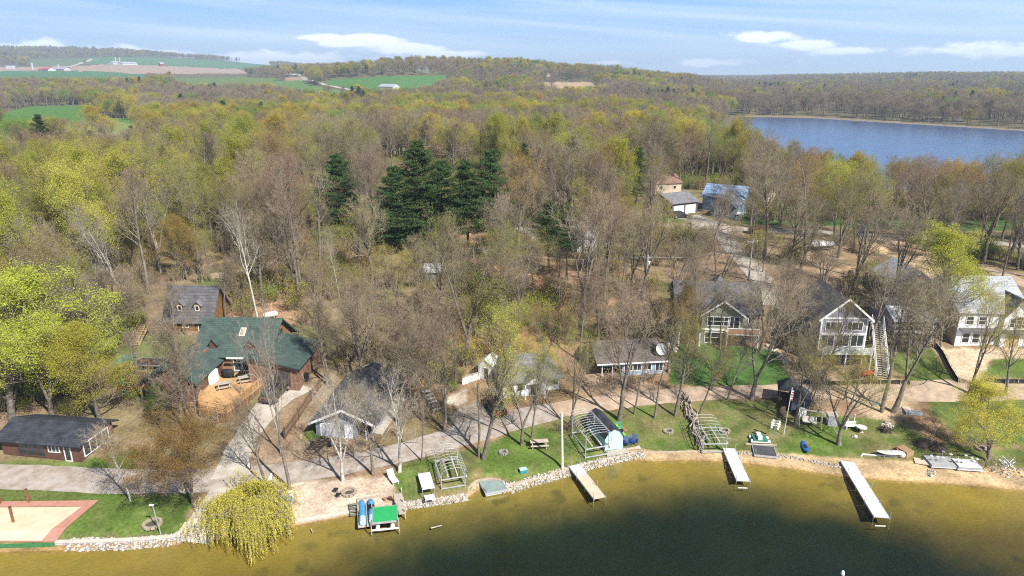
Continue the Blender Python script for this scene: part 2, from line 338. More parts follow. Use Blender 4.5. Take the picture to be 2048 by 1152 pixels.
# ---------------------------------------------------------------- ground sheet
GREEN = (.085, .132, .026); DGREEN = (.055, .11, .027); LITTER = (.225, .158, .102); ORANGE = (.34, .19, .11); TAN = (.40, .30, .20); SAND = (.43, .31, .175)
GP = [ # (polygon in photo pixels, colour, edge softness m, patchiness)
 ([(-500,965),(240,975),(280,990),(385,985),(378,1050),(345,1075),(150,1083),(-500,1090)], GREEN, .5, .25),
 ([(-500,905),(0,925),(200,915),(270,895),(285,950),(-500,945)], GREEN, .6, .3),
 ([(785,1015),(780,960),(800,925),(960,895),(1000,873),(1110,828),(1240,808),(1400,800),(1560,800),(1660,830),(1800,840),(1850,875),(1960,895),(2400,900),(2400,945),(2048,935),(1850,938),(1690,930),(1600,918),(1450,903),(1280,908),(1150,935),(1030,975),(1000,960),(955,962),(940,990),(790,1010)], GREEN, .6, .5),
 ([(1345,685),(1480,692),(1548,698),(1580,750),(1592,768),(1440,773),(1340,770),(1330,715)], DGREEN, .3, .05),
 ([(1790,700),(1860,690),(1915,768),(1815,765),(1775,722)], GREEN, .5, .25),
 ([(1850,790),(2300,795),(2300,885),(1960,890),(1905,865),(1865,825)], GREEN, .5, .2),
 ([(1985,712),(2300,712),(2300,768),(1960,752)], GREEN, .5, .2),
 ([(1480,420),(1700,424),(1920,432),(2300,440),(2300,468),(1900,462),(1700,455),(1480,449)], DGREEN, 1, .15),
 ([(1195,418),(1310,420),(1395,434),(1360,446),(1195,448)], GREEN, 1, .3),
 ([(225,700),(330,662),(385,680),(380,720),(340,765),(300,800),(230,790)], GREEN, .8, .4),
 ([(640,560),(700,560),(700,575),(640,570)], GREEN, 1, .3),
 ([(450,640),(560,650),(640,660),(650,700),(560,700)], (.12,.14,.045), 1, .6),
 ([(395,540),(520,545),(520,575),(400,575)], GREEN, 1, .3),
 ([(1330,568),(1390,570),(1380,590),(1330,588)], DGREEN, .6, .1),
 ([(600,885),(640,880),(655,835),(690,820),(640,830),(610,865)], GREEN, .5, .3),
 ([(1190,600),(1340,640),(1330,690),(1190,690),(1110,640)], (.16,.15,.05), 2, .5),
 ([(820,830),(900,800),(880,890),(800,900)], (.15,.13,.06), 1, .5),
 # dirt
 ([(585,962),(780,950),(792,1008),(705,1030),(588,1050)], (.43,.34,.26), .4, .2),
 ([(420,985),(590,960),(590,1050),(420,1075)], (.40,.32,.22), .5, .3),
 ([(470,940),(600,880),(680,880),(800,890),(780,945),(590,958)], (.24,.175,.12), .7, .35),
 ([(1555,700),(1620,728),(1765,752),(1810,770),(1830,800),(1800,850),(1740,835),(1690,800),(1600,775),(1575,740)], (.40,.30,.19), .5, .25),
 ([(1860,690),(1900,698),(2300,690),(2300,718),(1985,718),(1960,760),(1915,765)], (.47,.36,.25), .4, .2),
 ([(1690,480),(1760,465),(1890,515),(1865,590),(1790,605),(1765,550)], (.50,.36,.22), 1.0, .25),
 ([(1440,460),(1700,470),(1800,500),(1760,590),(1600,600),(1530,560),(1480,520)], (.29,.205,.13), 1.2, .45),
 ([(1195,450),(1420,460),(1480,600),(1330,560),(1240,520)], (.24,.17,.11), 2, .4),
 ([(885,800),(930,778),(935,803),(900,812)], (.45,.38,.30), .4, .1),
 ([(900,828),(950,800),(1000,835),(985,875),(900,890)], (.30,.26,.22), .4, .2),
 ([(1170,730),(1200,745),(1290,765),(1330,775),(1240,800),(1170,790)], (.30,.22,.15), .7, .3),
 ([(450,590),(560,600),(640,640),(560,650),(470,640)], (.33,.20,.125), 1.5, .4),
 ([(930,470),(1010,465),(1130,500),(1130,620),(1060,600),(940,540)], ORANGE, 2, .35),
 ([(1110,545),(1250,540),(1320,600),(1250,640),(1130,625)], (.32,.20,.12), 2, .4),
 ([(870,640),(1000,560),(1120,640),(1150,700),(980,720),(900,740)], (.27,.165,.075), 2, .5),
 ([(120,560),(240,570),(250,680),(130,640)], (.29,.17,.10), 2, .4),
 ([(0,440),(110,455),(110,485),(0,490)], (.30,.23,.17), 2, .3),
]
FIELDS = [
 ([(0,226),(60,213),(180,210),(205,235),(270,238),(290,250),(285,262),(200,264),(140,251),(0,253)], (.075,.16,.032)),
 ([(140,250),(200,236),(260,248),(285,262),(280,268),(200,266)], (.17,.21,.06)),
 ([(-600,262),(0,254),(200,266),(300,268),(150,280),(-600,285)], (.28,.20,.13)),
 ([(640,172),(660,160),(780,152),(880,150),(910,152),(890,161),(855,176),(760,183),(700,176)], (.075,.165,.045)),
 ([(540,164),(600,158),(640,174),(725,187),(690,192),(600,184),(545,174)], (.11,.18,.055)),
 ([(570,155),(612,151),(612,160),(570,162)], (.30,.22,.15)),
 ([(940,167),(1030,170),(1030,178),(960,176)], (.09,.16,.05)),
 ([(1085,165),(1185,164),(1205,172),(1180,179),(1085,176)], (.34,.25,.16)),
 ([(-500,132),(60,134),(250,128),(480,138),(500,147),(280,148),(190,143),(-500,141)], (.33,.24,.18)),
 ([(-500,142),(190,142),(300,149),(290,158),(-500,160)], (.07,.15,.06)),
 ([(175,115),(330,115),(430,121),(560,130),(500,138),(320,131),(170,128)], (.09,.17,.07)),
 ([(60,118),(170,116),(165,130),(60,133)], (.12,.15,.07)),
 ([(1620,192),(1680,193),(1680,199),(1620,198)], (.08,.17,.05)),
 ([(1995,192),(2048,190),(2048,200),(1990,199)], (.14,.2,.08)),
 ([(300,158),(480,154),(560,158),(540,172),(380,170)], (.12,.16,.05)),
]
az = np.linspace(-R(57), R(57), 900)
rs = [22.0]
while rs[-1] < 9400:
    r = rs[-1]; rs.append(r + (1.2 if r < 46 else .38 if r < 118 else r * .0055 if r < 600 else r * .013))
rs = np.array(rs); AZ, RR = np.meshgrid(az, rs)
GX = RR * np.sin(AZ); GY = RR * np.cos(AZ); GZ = H(GX, GY)
PX, PY = proj(GX, GY, GZ)
shape = GX.shape
def wpoly(P):
    return np.array([tuple(G(*p))[:2] for p in P])
C = np.empty(shape + (3,))
nz1 = fbm(GX / 7, GY / 7); nz2 = fbm(GX / 1.3 + 40, GY / 1.3); nz3 = fbm(GX / 40 + 4, GY / 40)
t = np.clip((nz1 - .35) * 2.6, 0, 1)[..., None]
C[:] = np.array(LITTER) * (1 - t) + np.array((.15, .14, .06)) * t
t = np.clip((nz3 - .5) * 4, 0, 1)[..., None]; C[:] = C * (1 - t * .7) + np.array((.25, .155, .09)) * t * .7
t = sstep(250, 500, RR)[..., None]; C[:] = C * (1 - t) + np.array((.125, .108, .062)) * t
GSD = shore_d(GX, GY)
def blend(c, a): C[:] = C * (1 - a[..., None]) + np.array(c) * a[..., None]
for poly, c, soft, patch in GP:
    Wp = wpoly(poly); bb = (GX > Wp[:,0].min()-3) & (GX < Wp[:,0].max()+3) & (GY > Wp[:,1].min()-3) & (GY < Wp[:,1].max()+3)
    if not bb.any(): continue
    x = GX[bb]; y = GY[bb]; dd, _ = seg_dist(Wp, x, y, True); ins = inpoly(Wp, x, y)
    s = np.where(ins, dd, -dd) + (nz2[bb] - .5) * soft * 3
    a = sstep(-soft, soft, s) * (1 - patch * 1.5 * np.clip(((nz1[bb] + nz2[bb] * .6) / 1.6 - .40) * 3.2, 0, 1))
    C[bb] = C[bb] * (1 - a[:, None]) + np.array(c) * a[:, None] * (0.86 + .28 * nz2[bb])[:, None]
for poly, c in FIELDS:
    m = inpoly(poly, PX, PY + (fbm(PX / 9, PY / 3, 2) - .5) * 3) & (RR > 350)
    C[m] = np.array(c) * (0.85 + .3 * nz1[m])[:, None]
# beach and bed
beach = sstep(11, 15, GX) * (1 - sstep(0, .5, GSD + (nz2 - .5) * .7 - np.interp(GX, [14, 24, 30, 38, 60], [1.3, 1.6, 2.3, 3.3, 3.6]))) * (GSD > -1)
blend(SAND, beach)
cove = inpoly(wpoly([(935,990),(950,966),(975,957),(1000,961),(1020,978),(1000,992)]), GX, GY); blend((.42,.34,.24), cove.astype(float))
wet = (GSD < .35) & (GSD > -1.2) & (RR < 200); blend((.30, .19, .075), wet * .75)
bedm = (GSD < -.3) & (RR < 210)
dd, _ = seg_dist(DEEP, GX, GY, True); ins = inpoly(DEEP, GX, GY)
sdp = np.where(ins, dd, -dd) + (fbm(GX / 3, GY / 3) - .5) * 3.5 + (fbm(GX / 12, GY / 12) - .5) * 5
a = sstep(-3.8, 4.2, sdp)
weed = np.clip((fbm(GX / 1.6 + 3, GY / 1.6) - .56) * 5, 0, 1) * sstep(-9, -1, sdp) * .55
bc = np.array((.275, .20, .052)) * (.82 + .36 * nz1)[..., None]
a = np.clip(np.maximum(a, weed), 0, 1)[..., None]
bc = bc * (1 - a) + np.array((.022, .040, .026)) * (.75 + .5 * nz1)[..., None] * a  # deep bed: weed, plus the murk of deep water painted into its colour
bc = bc * (1 - .6 * sstep(1.5, 10, -GSD))[..., None]  # bed painted darker offshore, standing in for light lost with depth
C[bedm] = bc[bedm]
fl = inpoly(FARL, GX, GY) & (RR > 150); C[fl] = (.08, .16, .34)
fd, _ = seg_dist(FARL, GX, GY, True)
C[(fd < 16) & ~fl & (RR > 600) & (PX > 1490)] = (.22, .17, .11)
n0, n1_ = shape; idx = np.arange(n0 * n1_).reshape(shape)
Q = np.stack([idx[:-1, :-1], idx[:-1, 1:], idx[1:, 1:], idx[1:, :-1]], -1).reshape(-1, 4)
m, nt, out = newmat('ground_surface'); L = nt.links.new
at = nn(nt, 'ShaderNodeAttribute', attribute_name='Col'); geo = nn(nt, 'ShaderNodeNewGeometry')
g1 = nn(nt, 'ShaderNodeTexNoise', i_Scale=3.2, i_Detail=8.0, i_Roughness=.72); L(geo.outputs['Position'], g1.inputs['Vector'])
g2 = nn(nt, 'ShaderNodeTexNoise', i_Scale=.35, i_Detail=4.0); L(geo.outputs['Position'], g2.inputs['Vector'])
c = mixc(nt, at.outputs['Alpha'], at.outputs[0], ramp(nt, g1.outputs[0], [(.3, .55), (.7, 1.45)]), 'MULTIPLY')
c = mixc(nt, at.outputs['Alpha'], c, ramp(nt, g2.outputs[0], [(.3, .66), (.7, 1.3)]), 'MULTIPLY')
b = nn(nt, 'ShaderNodeBsdfPrincipled', i_Roughness=.95); b.inputs['Specular IOR Level'].default_value = .1
L(c, b.inputs['Base Color']); bp = nn(nt, 'ShaderNodeBump', i_Strength=.5, i_Distance=.12); L(g1.outputs[0], bp.inputs['Height']); L(bp.outputs[0], b.inputs['Normal']); L(b.outputs[0], out.inputs[0])
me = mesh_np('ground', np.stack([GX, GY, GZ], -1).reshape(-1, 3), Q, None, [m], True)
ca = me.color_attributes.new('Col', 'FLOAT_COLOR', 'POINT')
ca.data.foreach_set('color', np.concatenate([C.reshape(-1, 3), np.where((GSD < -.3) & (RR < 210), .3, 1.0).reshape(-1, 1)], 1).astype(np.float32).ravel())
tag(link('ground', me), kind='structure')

# ---------------------------------------------------------------- water
def water_mat(name, tint, rough, bs, bd, fb=True):
    m, nt, out = newmat(name); L = nt.links.new
    geo = nn(nt, 'ShaderNodeNewGeometry'); n = nn(nt, 'ShaderNodeTexNoise', i_Scale=bs, i_Detail=4.0, i_Roughness=.6)
    mp = nn(nt, 'ShaderNodeMapping'); mp.inputs['Scale'].default_value = (1, 2.2, 1); L(geo.outputs['Position'], mp.inputs[0]); L(mp.outputs[0], n.inputs['Vector'])
    bp = nn(nt, 'ShaderNodeBump', i_Strength=1.0, i_Distance=bd); L(n.outputs[0], bp.inputs['Height'])
    fr = nn(nt, 'ShaderNodeFresnel', i_IOR=1.33)
    if fb: L(bp.outputs[0], fr.inputs['Normal'])
    gl = nn(nt, 'ShaderNodeBsdfGlossy', i_Roughness=rough); L(bp.outputs[0], gl.inputs['Normal'])
    tr = nn(nt, 'ShaderNodeBsdfTransparent'); tr.inputs[0].default_value = (*tint, 1)
    mx = nn(nt, 'ShaderNodeMixShader'); L(fr.outputs[0], mx.inputs[0]); L(tr.outputs[0], mx.inputs[1]); L(gl.outputs[0], mx.inputs[2]); L(mx.outputs[0], out.inputs[0])
    return m
me = mesh_np('lake_water', [(-330, -60, 0), (330, -60, 0), (330, 95, 0), (-330, 95, 0)], [(0, 1, 2, 3)], None, [water_mat('near_water', (.90, .93, .80), .03, 1.4, .02)])
tag(link('lake_water', me), kind='structure')
cx, cy = FARL.mean(0)
ex = [(x + (x - cx) * .0, y, 0) for x, y in FARL]
mb = MB(); mb.add(ex, [tuple(range(len(ex)))[::-1]])
tag(mb.build('far_lake_water', water_mat('far_water', (.8, .85, .9), .20, .12, .12, False)), kind='structure')
# ---------------------------------------------------------------- trees: prototypes
rnd = random.Random(11)
def segs_mesh(S, k):
    """S: list of (p, q, r0, r1); open tubes with k sides, as one vertex and quad array"""
    A = np.array([(*p, *q, a, b) for p, q, a, b in S], float)
    P, Qe = A[:, :3], A[:, 3:6]; d = Qe - P; d /= np.maximum(np.linalg.norm(d, axis=1, keepdims=True), 1e-6)
    ref = np.where(np.abs(d[:, 2:3]) > .9, np.array([[1., 0, 0]]), np.array([[0, 0, 1.]]))
    u = np.cross(d, ref); u /= np.linalg.norm(u, axis=1, keepdims=True); v = np.cross(d, u)
    an = np.arange(k) * 2 * math.pi / k
    ring = u[:, None] * np.cos(an)[None, :, None] + v[:, None] * np.sin(an)[None, :, None]
    V = np.stack([P[:, None] + ring * A[:, 6][:, None, None], Qe[:, None] + ring * A[:, 7][:, None, None]], 1)
    n = len(A); base = (np.arange(n) * 2 * k)[:, None]; i = np.arange(k); j = (i + 1) % k
    F = np.stack([base + i, base + j, base + k + j, base + k + i], -1).reshape(-1, 4)
    return V.reshape(-1, 3), F
def leaf_quads(C_, size, rs_, flat=0.0, asp=.55):
    n = len(C_); d = rs_.normal(size=(n, 3)); d[:, 2] *= (1 - flat); d /= np.linalg.norm(d, axis=1, keepdims=True)
    e = rs_.normal(size=(n, 3)); e[:, 2] *= (1 - flat * .5); u = np.cross(d, e); u /= np.maximum(np.linalg.norm(u, axis=1, keepdims=True), 1e-6)
    s = (size * rs_.uniform(.6, 1.3, n))[:, None]
    V = np.stack([C_ - d * s * .5, C_ + u * s * asp * .5, C_ + d * s * .5, C_ - u * s * asp * .5], 1).reshape(-1, 3)
    return V, np.arange(n * 4).reshape(n, 4)
def cat_(parts):
    V = []; F = []; M_ = []; o = 0
    for v, f, mi in parts:
        V.append(v); F.append(f + o); M_.append(np.full(len(f), mi)); o += len(v)
    return np.concatenate(V), np.concatenate(F), np.concatenate(M_)
def norm(v):
    l = math.sqrt(v[0]**2 + v[1]**2 + v[2]**2) or 1; return (v[0]/l, v[1]/l, v[2]/l)
def grow_tree(seed, h=20.0, r0=.50, first=.36, spread=1.0, nl=15, n2=6, n3=5, n4=4, forks=0, wob=.10, tw=.011, limb=.30, up=.10, narrow=1.0):
    """a broadleaf skeleton: (thick wood segments, twig segments, tip points)"""
    g = random.Random(seed); wood = []; twig = []; tips = []
    def rv(s): return (g.gauss(0, s), g.gauss(0, s), g.gauss(0, s))
    def side(d, ang):
        a = g.uniform(0, 2 * math.pi); D = Vector(d); u = D.orthogonal().normalized(); v = D.cross(u)
        w_ = (u * math.cos(a) + v * math.sin(a)); return tuple((D * math.cos(ang) + w_ * math.sin(ang)).normalized())
    def branch(p, d, L_, r, lev):
        n = (9, 6, 4, 2)[lev] if lev < 4 else 1
        kids = (nl, n2, n3, n4)[lev] if lev < 4 else 0
        taper = .80 if lev else .82
        pts = [p]; dirs = []
        for i in range(n):
            wv = rv(wob * (1 if lev else .35)); t_ = up if lev else .02
            d = norm((d[0] + wv[0], d[1] + wv[1], d[2] + wv[2] + t_))
            q = tuple(pts[-1][k] + d[k] * L_ / n for k in range(3)); pts.append(q); dirs.append(d)
            ra = max(r * (1 - taper * i / n), tw * .8); rb = max(r * (1 - taper * (i + 1) / n), tw * .7)
            (wood if lev < 2 else twig).append((pts[-2], q, ra, rb))
        if lev >= 2: tips.append(pts[-1])
        if lev >= 4: return
        for c in range(kids):
            s0 = first if lev == 0 else (.22 if lev == 1 else .12)
            f = s0 + (1 - s0) * (c + g.random()) / kids; f = min(f, .985)
            i = min(int(f * n), n - 1); t_ = f * n - i
            q = tuple(pts[i][k] * (1 - t_) + pts[i + 1][k] * t_ for k in range(3))
            if lev == 0:
                g_ = (f - first) / (1 - first)
                l2 = h * limb * spread * (0.55 + 1.1 * math.sin(math.pi * min(1, .18 + g_ * .72))) * g.uniform(.7, 1.15) * (1.0 - .25 * g_)
                ang = R(g.uniform(38, 62) - 22 * g_) * narrow
            else:
                l2 = L_ * (.62, .62, .6, .6)[lev] * (1.15 - .6 * f) * g.uniform(.65, 1.2); ang = R(g.uniform(28, 58))
            rr = max(r * (1 - taper * f) * (.55 if lev else .50), tw)
            branch(q, side(dirs[i], ang), l2, rr, lev + 1)
    if forks:
        fh = h * g.uniform(.16, .3); nseg = 4; p = (0, 0, 0)
        for i in range(nseg):
            q = (p[0] + g.gauss(0, .08), p[1] + g.gauss(0, .08), p[2] + fh / nseg); wood.append((p, q, r0 * (1.15 - .12 * i), r0 * (1.03 - .12 * i))); p = q
        a0 = g.uniform(0, 6.28); nl0 = nl
        for k in range(forks):
            a = a0 + 2 * math.pi * k / forks + g.uniform(-.4, .4); t_ = R(g.uniform(10, 24))
            nl = max(6, nl0 // forks + 2); first_ = .25
            first = first_
            branch(p, (math.sin(t_) * math.cos(a), math.sin(t_) * math.sin(a), math.cos(t_)), (h - fh) * g.uniform(.82, .98), r0 * g.uniform(.5, .68), 0)
    else:
        branch((0, 0, -.3), (0, 0, 1), h * .97, r0, 0)
    return wood, twig, tips
def broadleaf(seed, leafn, leafs, spreadl=.45, frac=1.0, **kw):
    wood, twig, tips = grow_tree(seed, **kw)
    hgt = max(s[1][2] for s in wood + twig); k = 20.0 / hgt
    rsd = np.random.RandomState(seed)
    tk = segs_mesh(wood, 6); tg = segs_mesh(twig, 3)
    T = np.array(tips)
    if frac < 1: T = T[rsd.rand(len(T)) < frac]
    n = int(leafn); Cc = T[rsd.randint(0, len(T), n)] + rsd.normal(size=(n, 3)) * spreadl
    lf = leaf_quads(Cc, leafs, rsd, .25)
    trunk = (tk[0] * k, tk[1], np.zeros(len(tk[1]), int))
    tv, tf, tm = cat_([(tg[0], tg[1], 0), (lf[0], lf[1], 1)])
    return trunk, (tv * k, tf, tm)
def pine(seed, h=24.0, rad=4.2, base=.22, gap=0):
    g = random.Random(seed); rsd = np.random.RandomState(seed); wood = []; tw_ = []; tuft = []
    for i in range(10):
        wood.append(((0, 0, h * i / 10 - .2), (0, 0, h * (i + 1) / 10), .32 * (1 - i / 10.6), .32 * (1 - (i + 1) / 10.6)))
    z_ = h * base
    while z_ < h * .985:
        f = (z_ / h - base) / (1 - base)
        Lm = rad * (min(1, .55 + f * 2.4)) * (1 - f) ** .72 + .35
        for k in range(g.choice((4, 5, 6))):
            a = g.uniform(0, 6.28); L_ = Lm * g.uniform(.42, 1.25); el = R(-4 + 34 * f + g.uniform(-9, 9))
            if g.random() < .16: continue
            d = Vector((math.cos(a) * math.cos(el), math.sin(a) * math.cos(el), math.sin(el))); p = Vector((0, 0, z_)); pr = p; n = 4
            sd_ = Vector((-math.sin(a), math.cos(a), 0))
            for j in range(n):
                q = pr + d * (L_ / n); d = (d + Vector((0, 0, .07))).normalized(); tw_.append((tuple(pr), tuple(q), .05 * (1 - j / 5), .05 * (1 - (j + 1) / 5)))
                if j >= 1:
                    for _ in range(int(2 + L_ * 1.9)):
                        wd = L_ * .26 * (1.25 - j / n)
                        tuft.append(tuple(pr.lerp(q, g.random()) + sd_ * g.gauss(0, wd) + Vector((0, 0, g.gauss(.05, .10)))))
                pr = q
        z_ += h * .021 * g.uniform(.8, 1.3)
    T = np.array(tuft + [(0, 0, h * (.97 + .003 * i)) for i in range(8)]); k = 9
    Cc = np.repeat(T, k, 0) + rsd.normal(size=(len(T) * k, 3)) * np.array((.22, .22, .10))
    lf = leaf_quads(Cc, .46, rsd, .1, .24)
    tk = segs_mesh(wood, 8); tg = segs_mesh(tw_, 4)
    tv, tf, tm = cat_([(tg[0], tg[1], 0), (lf[0], lf[1], 1)])
    return (tk[0], tk[1], np.zeros(len(tk[1]), int)), (tv, tf, tm)
def willow(seed, h=10.0, rad=5.5, strands=1500):
    g = random.Random(seed); rsd = np.random.RandomState(seed); wood = []; ends = []
    p = (0, 0, -.2); wood.append((p, (0, 0, h * .22), .45, .36)); p = (0, 0, h * .22)
    for k in range(7):
        a = k * .9 + g.uniform(-.2, .2); el = R(g.uniform(28, 68)); L_ = (h * .62) * g.uniform(.8, 1.1)
        d = Vector((math.cos(a) * math.cos(el), math.sin(a) * math.cos(el), math.sin(el))); q = Vector(p)
        for j in range(6):
            q2 = q + d * L_ / 6; wood.append((tuple(q), tuple(q2), .17 * (1 - j / 7), .17 * (1 - (j + 1) / 7)))
            d = (d + Vector((g.gauss(0, .12), g.gauss(0, .12), -.05))).normalized(); q = q2
            if j > 0:
                for s in range(4):
                    b = g.uniform(0, 6.28); e = Vector((math.cos(b), math.sin(b), .55)); q3 = q + e * g.uniform(.8, 1.9) ; wood.append((tuple(q), tuple(q3), .05, .025)); ends.append(q3)
    C_ = []; tw_ = []
    lobes = [(g.uniform(0, 6.28), g.uniform(.35, 1.1), g.uniform(.72, 1.05)) for _ in range(10)]
    for i in range(strands):
        if i % 3 == 0:
            e = g.choice(ends); x, y, z_ = e.x + g.gauss(0, .5), e.y + g.gauss(0, .5), e.z + g.gauss(0, .3)
        else:
            la, lr, lz = g.choice(lobes); rr = rad * lr * .8; a = la
            x = rr * math.cos(a) + g.gauss(0, rad * .15); y = rr * math.sin(a) + g.gauss(0, rad * .15); z_ = h * (1.0 - .52 * min(1.3, math.hypot(x, y) / rad) ** 2.0) * g.uniform(.80, 1.0) * lz
        L_ = max(.5, min(z_ - .1, g.uniform(1.2, 5.4))); n = int(L_ / .13); rad0 = math.hypot(x, y) or 1; ox, oy = x / rad0 * .35, y / rad0 * .35
        sx, sy = g.gauss(0, .12), g.gauss(0, .12); pr = (x, y, z_)
        for j in range(n):
            t_ = j / n; c = (x + (ox + sx) * t_ ** .6 * 1.2, y + (oy + sy) * t_ ** .6 * 1.2, z_ - L_ * t_)
            C_.append(c)
            if j % 6 == 5: tw_.append((pr, c, .012, .008)); pr = c
    C_ = np.array(C_) + rsd.normal(size=(len(C_), 3)) * .05
    n = len(C_); d = rsd.normal(size=(n, 3)) * .45; d[:, 2] -= 1; d /= np.linalg.norm(d, axis=1, keepdims=True)
    u = np.cross(d, rsd.normal(size=(n, 3))); u /= np.linalg.norm(u, axis=1, keepdims=True); s = .13
    V = np.stack([C_ - d * s, C_ + u * s * .28, C_ + d * s, C_ - u * s * .28], 1).reshape(-1, 3)
    tk = segs_mesh(wood, 6); tg = segs_mesh(tw_, 3)
    tv, tf, tm = cat_([(tg[0], tg[1], 0), (V, np.arange(n * 4).reshape(n, 4), 1)])
    return (tk[0], tk[1], np.zeros(len(tk[1]), int)), (tv, tf, tm)
# each prototype: trunk mesh, crown mesh, both 20 m tall
PROTO = {}
def make(name, pair, bark, twg, leafm):
    (tv, tf, tm), (cv, cf, cm) = pair
    PROTO[name] = (mesh_np('trunk', tv, tf, tm, [bark], True), mesh_np('crown', cv, cf, cm, [twg, leafm]), pair, (bark, twg, leafm))
for i in range(5):   # bare, forest grown
    make('bare%d' % i, broadleaf(20 + i, 4500, .12, .14, first=.40 + .04 * (i % 3), nl=17, n2=7, n3=5, n4=4, spread=.85 + .1 * (i % 3), forks=(0, 2, 0, 3, 0)[i], wob=.11, tw=.018), BARK, TWIG, LEAF)
for i in range(4):   # bare, open grown with wide limbs
    make('oak%d' % i, broadleaf(40 + i, 5500, .12, .14, first=.28, nl=18, n2=8, n3=5, n4=4, spread=1.25, forks=(0, 3, 4, 0)[i], wob=.15, r0=.58, tw=.018), BARK, TWIG, LEAF)
for i in range(4):   # in young leaf, airy
    make('bud%d' % i, broadleaf(60 + i, 15000, .145, .28, first=.34, nl=16, n2=7, n3=5, n4=3, spread=.95 + .08 * i, forks=(0, 2, 0, 3)[i]), BARK, TWIG, LEAF)
for i in range(3):   # dense lime crowns
    make('lime%d' % i, broadleaf(80 + i, 44000, .21, .44, first=.14, nl=20, n2=7, n3=5, n4=3, spread=1.25, forks=(0, 3, 0)[i], wob=.13), BARK, TWIG, LEAF)
for i in range(3):
    make('syc%d' % i, broadleaf(90 + i, 1500, .12, .15, first=.42, nl=13, n2=7, n3=5, n4=3, spread=1.0, forks=(0, 2, 3)[i], wob=.17, r0=.42, tw=.016), WHITE, WTWIG, LEAF)
for i in range(2):   # slim poles
    make('pole%d' % i, broadleaf(97 + i, 1200, .14, .2, first=.55, nl=11, n2=5, n3=4, n4=3, spread=.55, r0=.32, wob=.12), BARK, TWIG, LEAF)
for i in range(3):
    p_ = pine(5 + i, 24, (6.6, 5.4, 5.2)[i], (.16, .30, .42)[i]); s_ = 20 / 24.2
    make('pine%d' % i, ((p_[0][0] * s_, p_[0][1], p_[0][2]), (p_[1][0] * s_, p_[1][1], p_[1][2])), DBARK, DBARK, NEEDLE)
def wl(seed, rad, st):
    p_ = willow(seed, 10, rad, st); return ((p_[0][0] * 2, p_[0][1], p_[0][2]), (p_[1][0] * 2, p_[1][1], p_[1][2]))
make('willow0', wl(3, 5.6, 3400), BARK, TWIG, LEAF); pass

COLS = dict(grey=(.24,.185,.13), pink=(.28,.17,.12), olive=(.26,.25,.06), yellow=(.38,.335,.07), lime=(.32,.315,.055), bright=(.42,.42,.06), green=(.18,.26,.04), orange=(.32,.19,.05), pine=(.058,.098,.034), willow=(.58,.53,.08), brown=(.25,.17,.05), gold=(.42,.33,.06))
def tree(name, label, proto, base, height, color, rz=None, lean=(0, 0), group=None, wide=1.0):
    c = COLS[color]; k = rnd.uniform(.88, 1.12); c = (c[0] * k * rnd.uniform(.93, 1.07), c[1] * k, c[2] * k, 1)
    t = link(name, None, None, tuple(base)); t.rotation_euler = (lean[0], lean[1], 0)
    s = height / 20.0; t.scale = (s * wide, s * wide, s)
    tag(t, label, 'tree', group)
    tm, cm, _, _ = PROTO[proto]; rz = rnd.uniform(0, 6.28) if rz is None else rz
    for nm, me_ in (('trunk', tm), ('crown', cm)):
        o = link(nm, me_, t); o.rotation_euler = (0, 0, rz); o.color = c
    return t
TREES_AT = []
def T(name, label, proto, bx, by, ty, color, dx=0, wide=1.0, rz=None, group=None):
    """single tree seen in the photo: base pixel, row of its top, sideways offset of the top in pixels"""
    p = G(bx, by)
    if by > 560 and bx > 600 and name in (BT, GT) and not proto.startswith('lime'): ty -= .11 * (by - ty)
    h = top_h(p, ty); dep = p.y * CP - (p.z - CAMZ) * SP
    lean = math.atan2(dx / FPX * dep, h)
    TREES_AT.append((p.x, p.y)); p = (p.x, p.y, p.z - .1)
    return tree(name, label, proto, p, h, color, rz, (0, lean), group, wide)
BT, GT, ST, PT, WT = 'bare_tree', 'budding_tree', 'sycamore_tree', 'pine_tree', 'willow_tree'
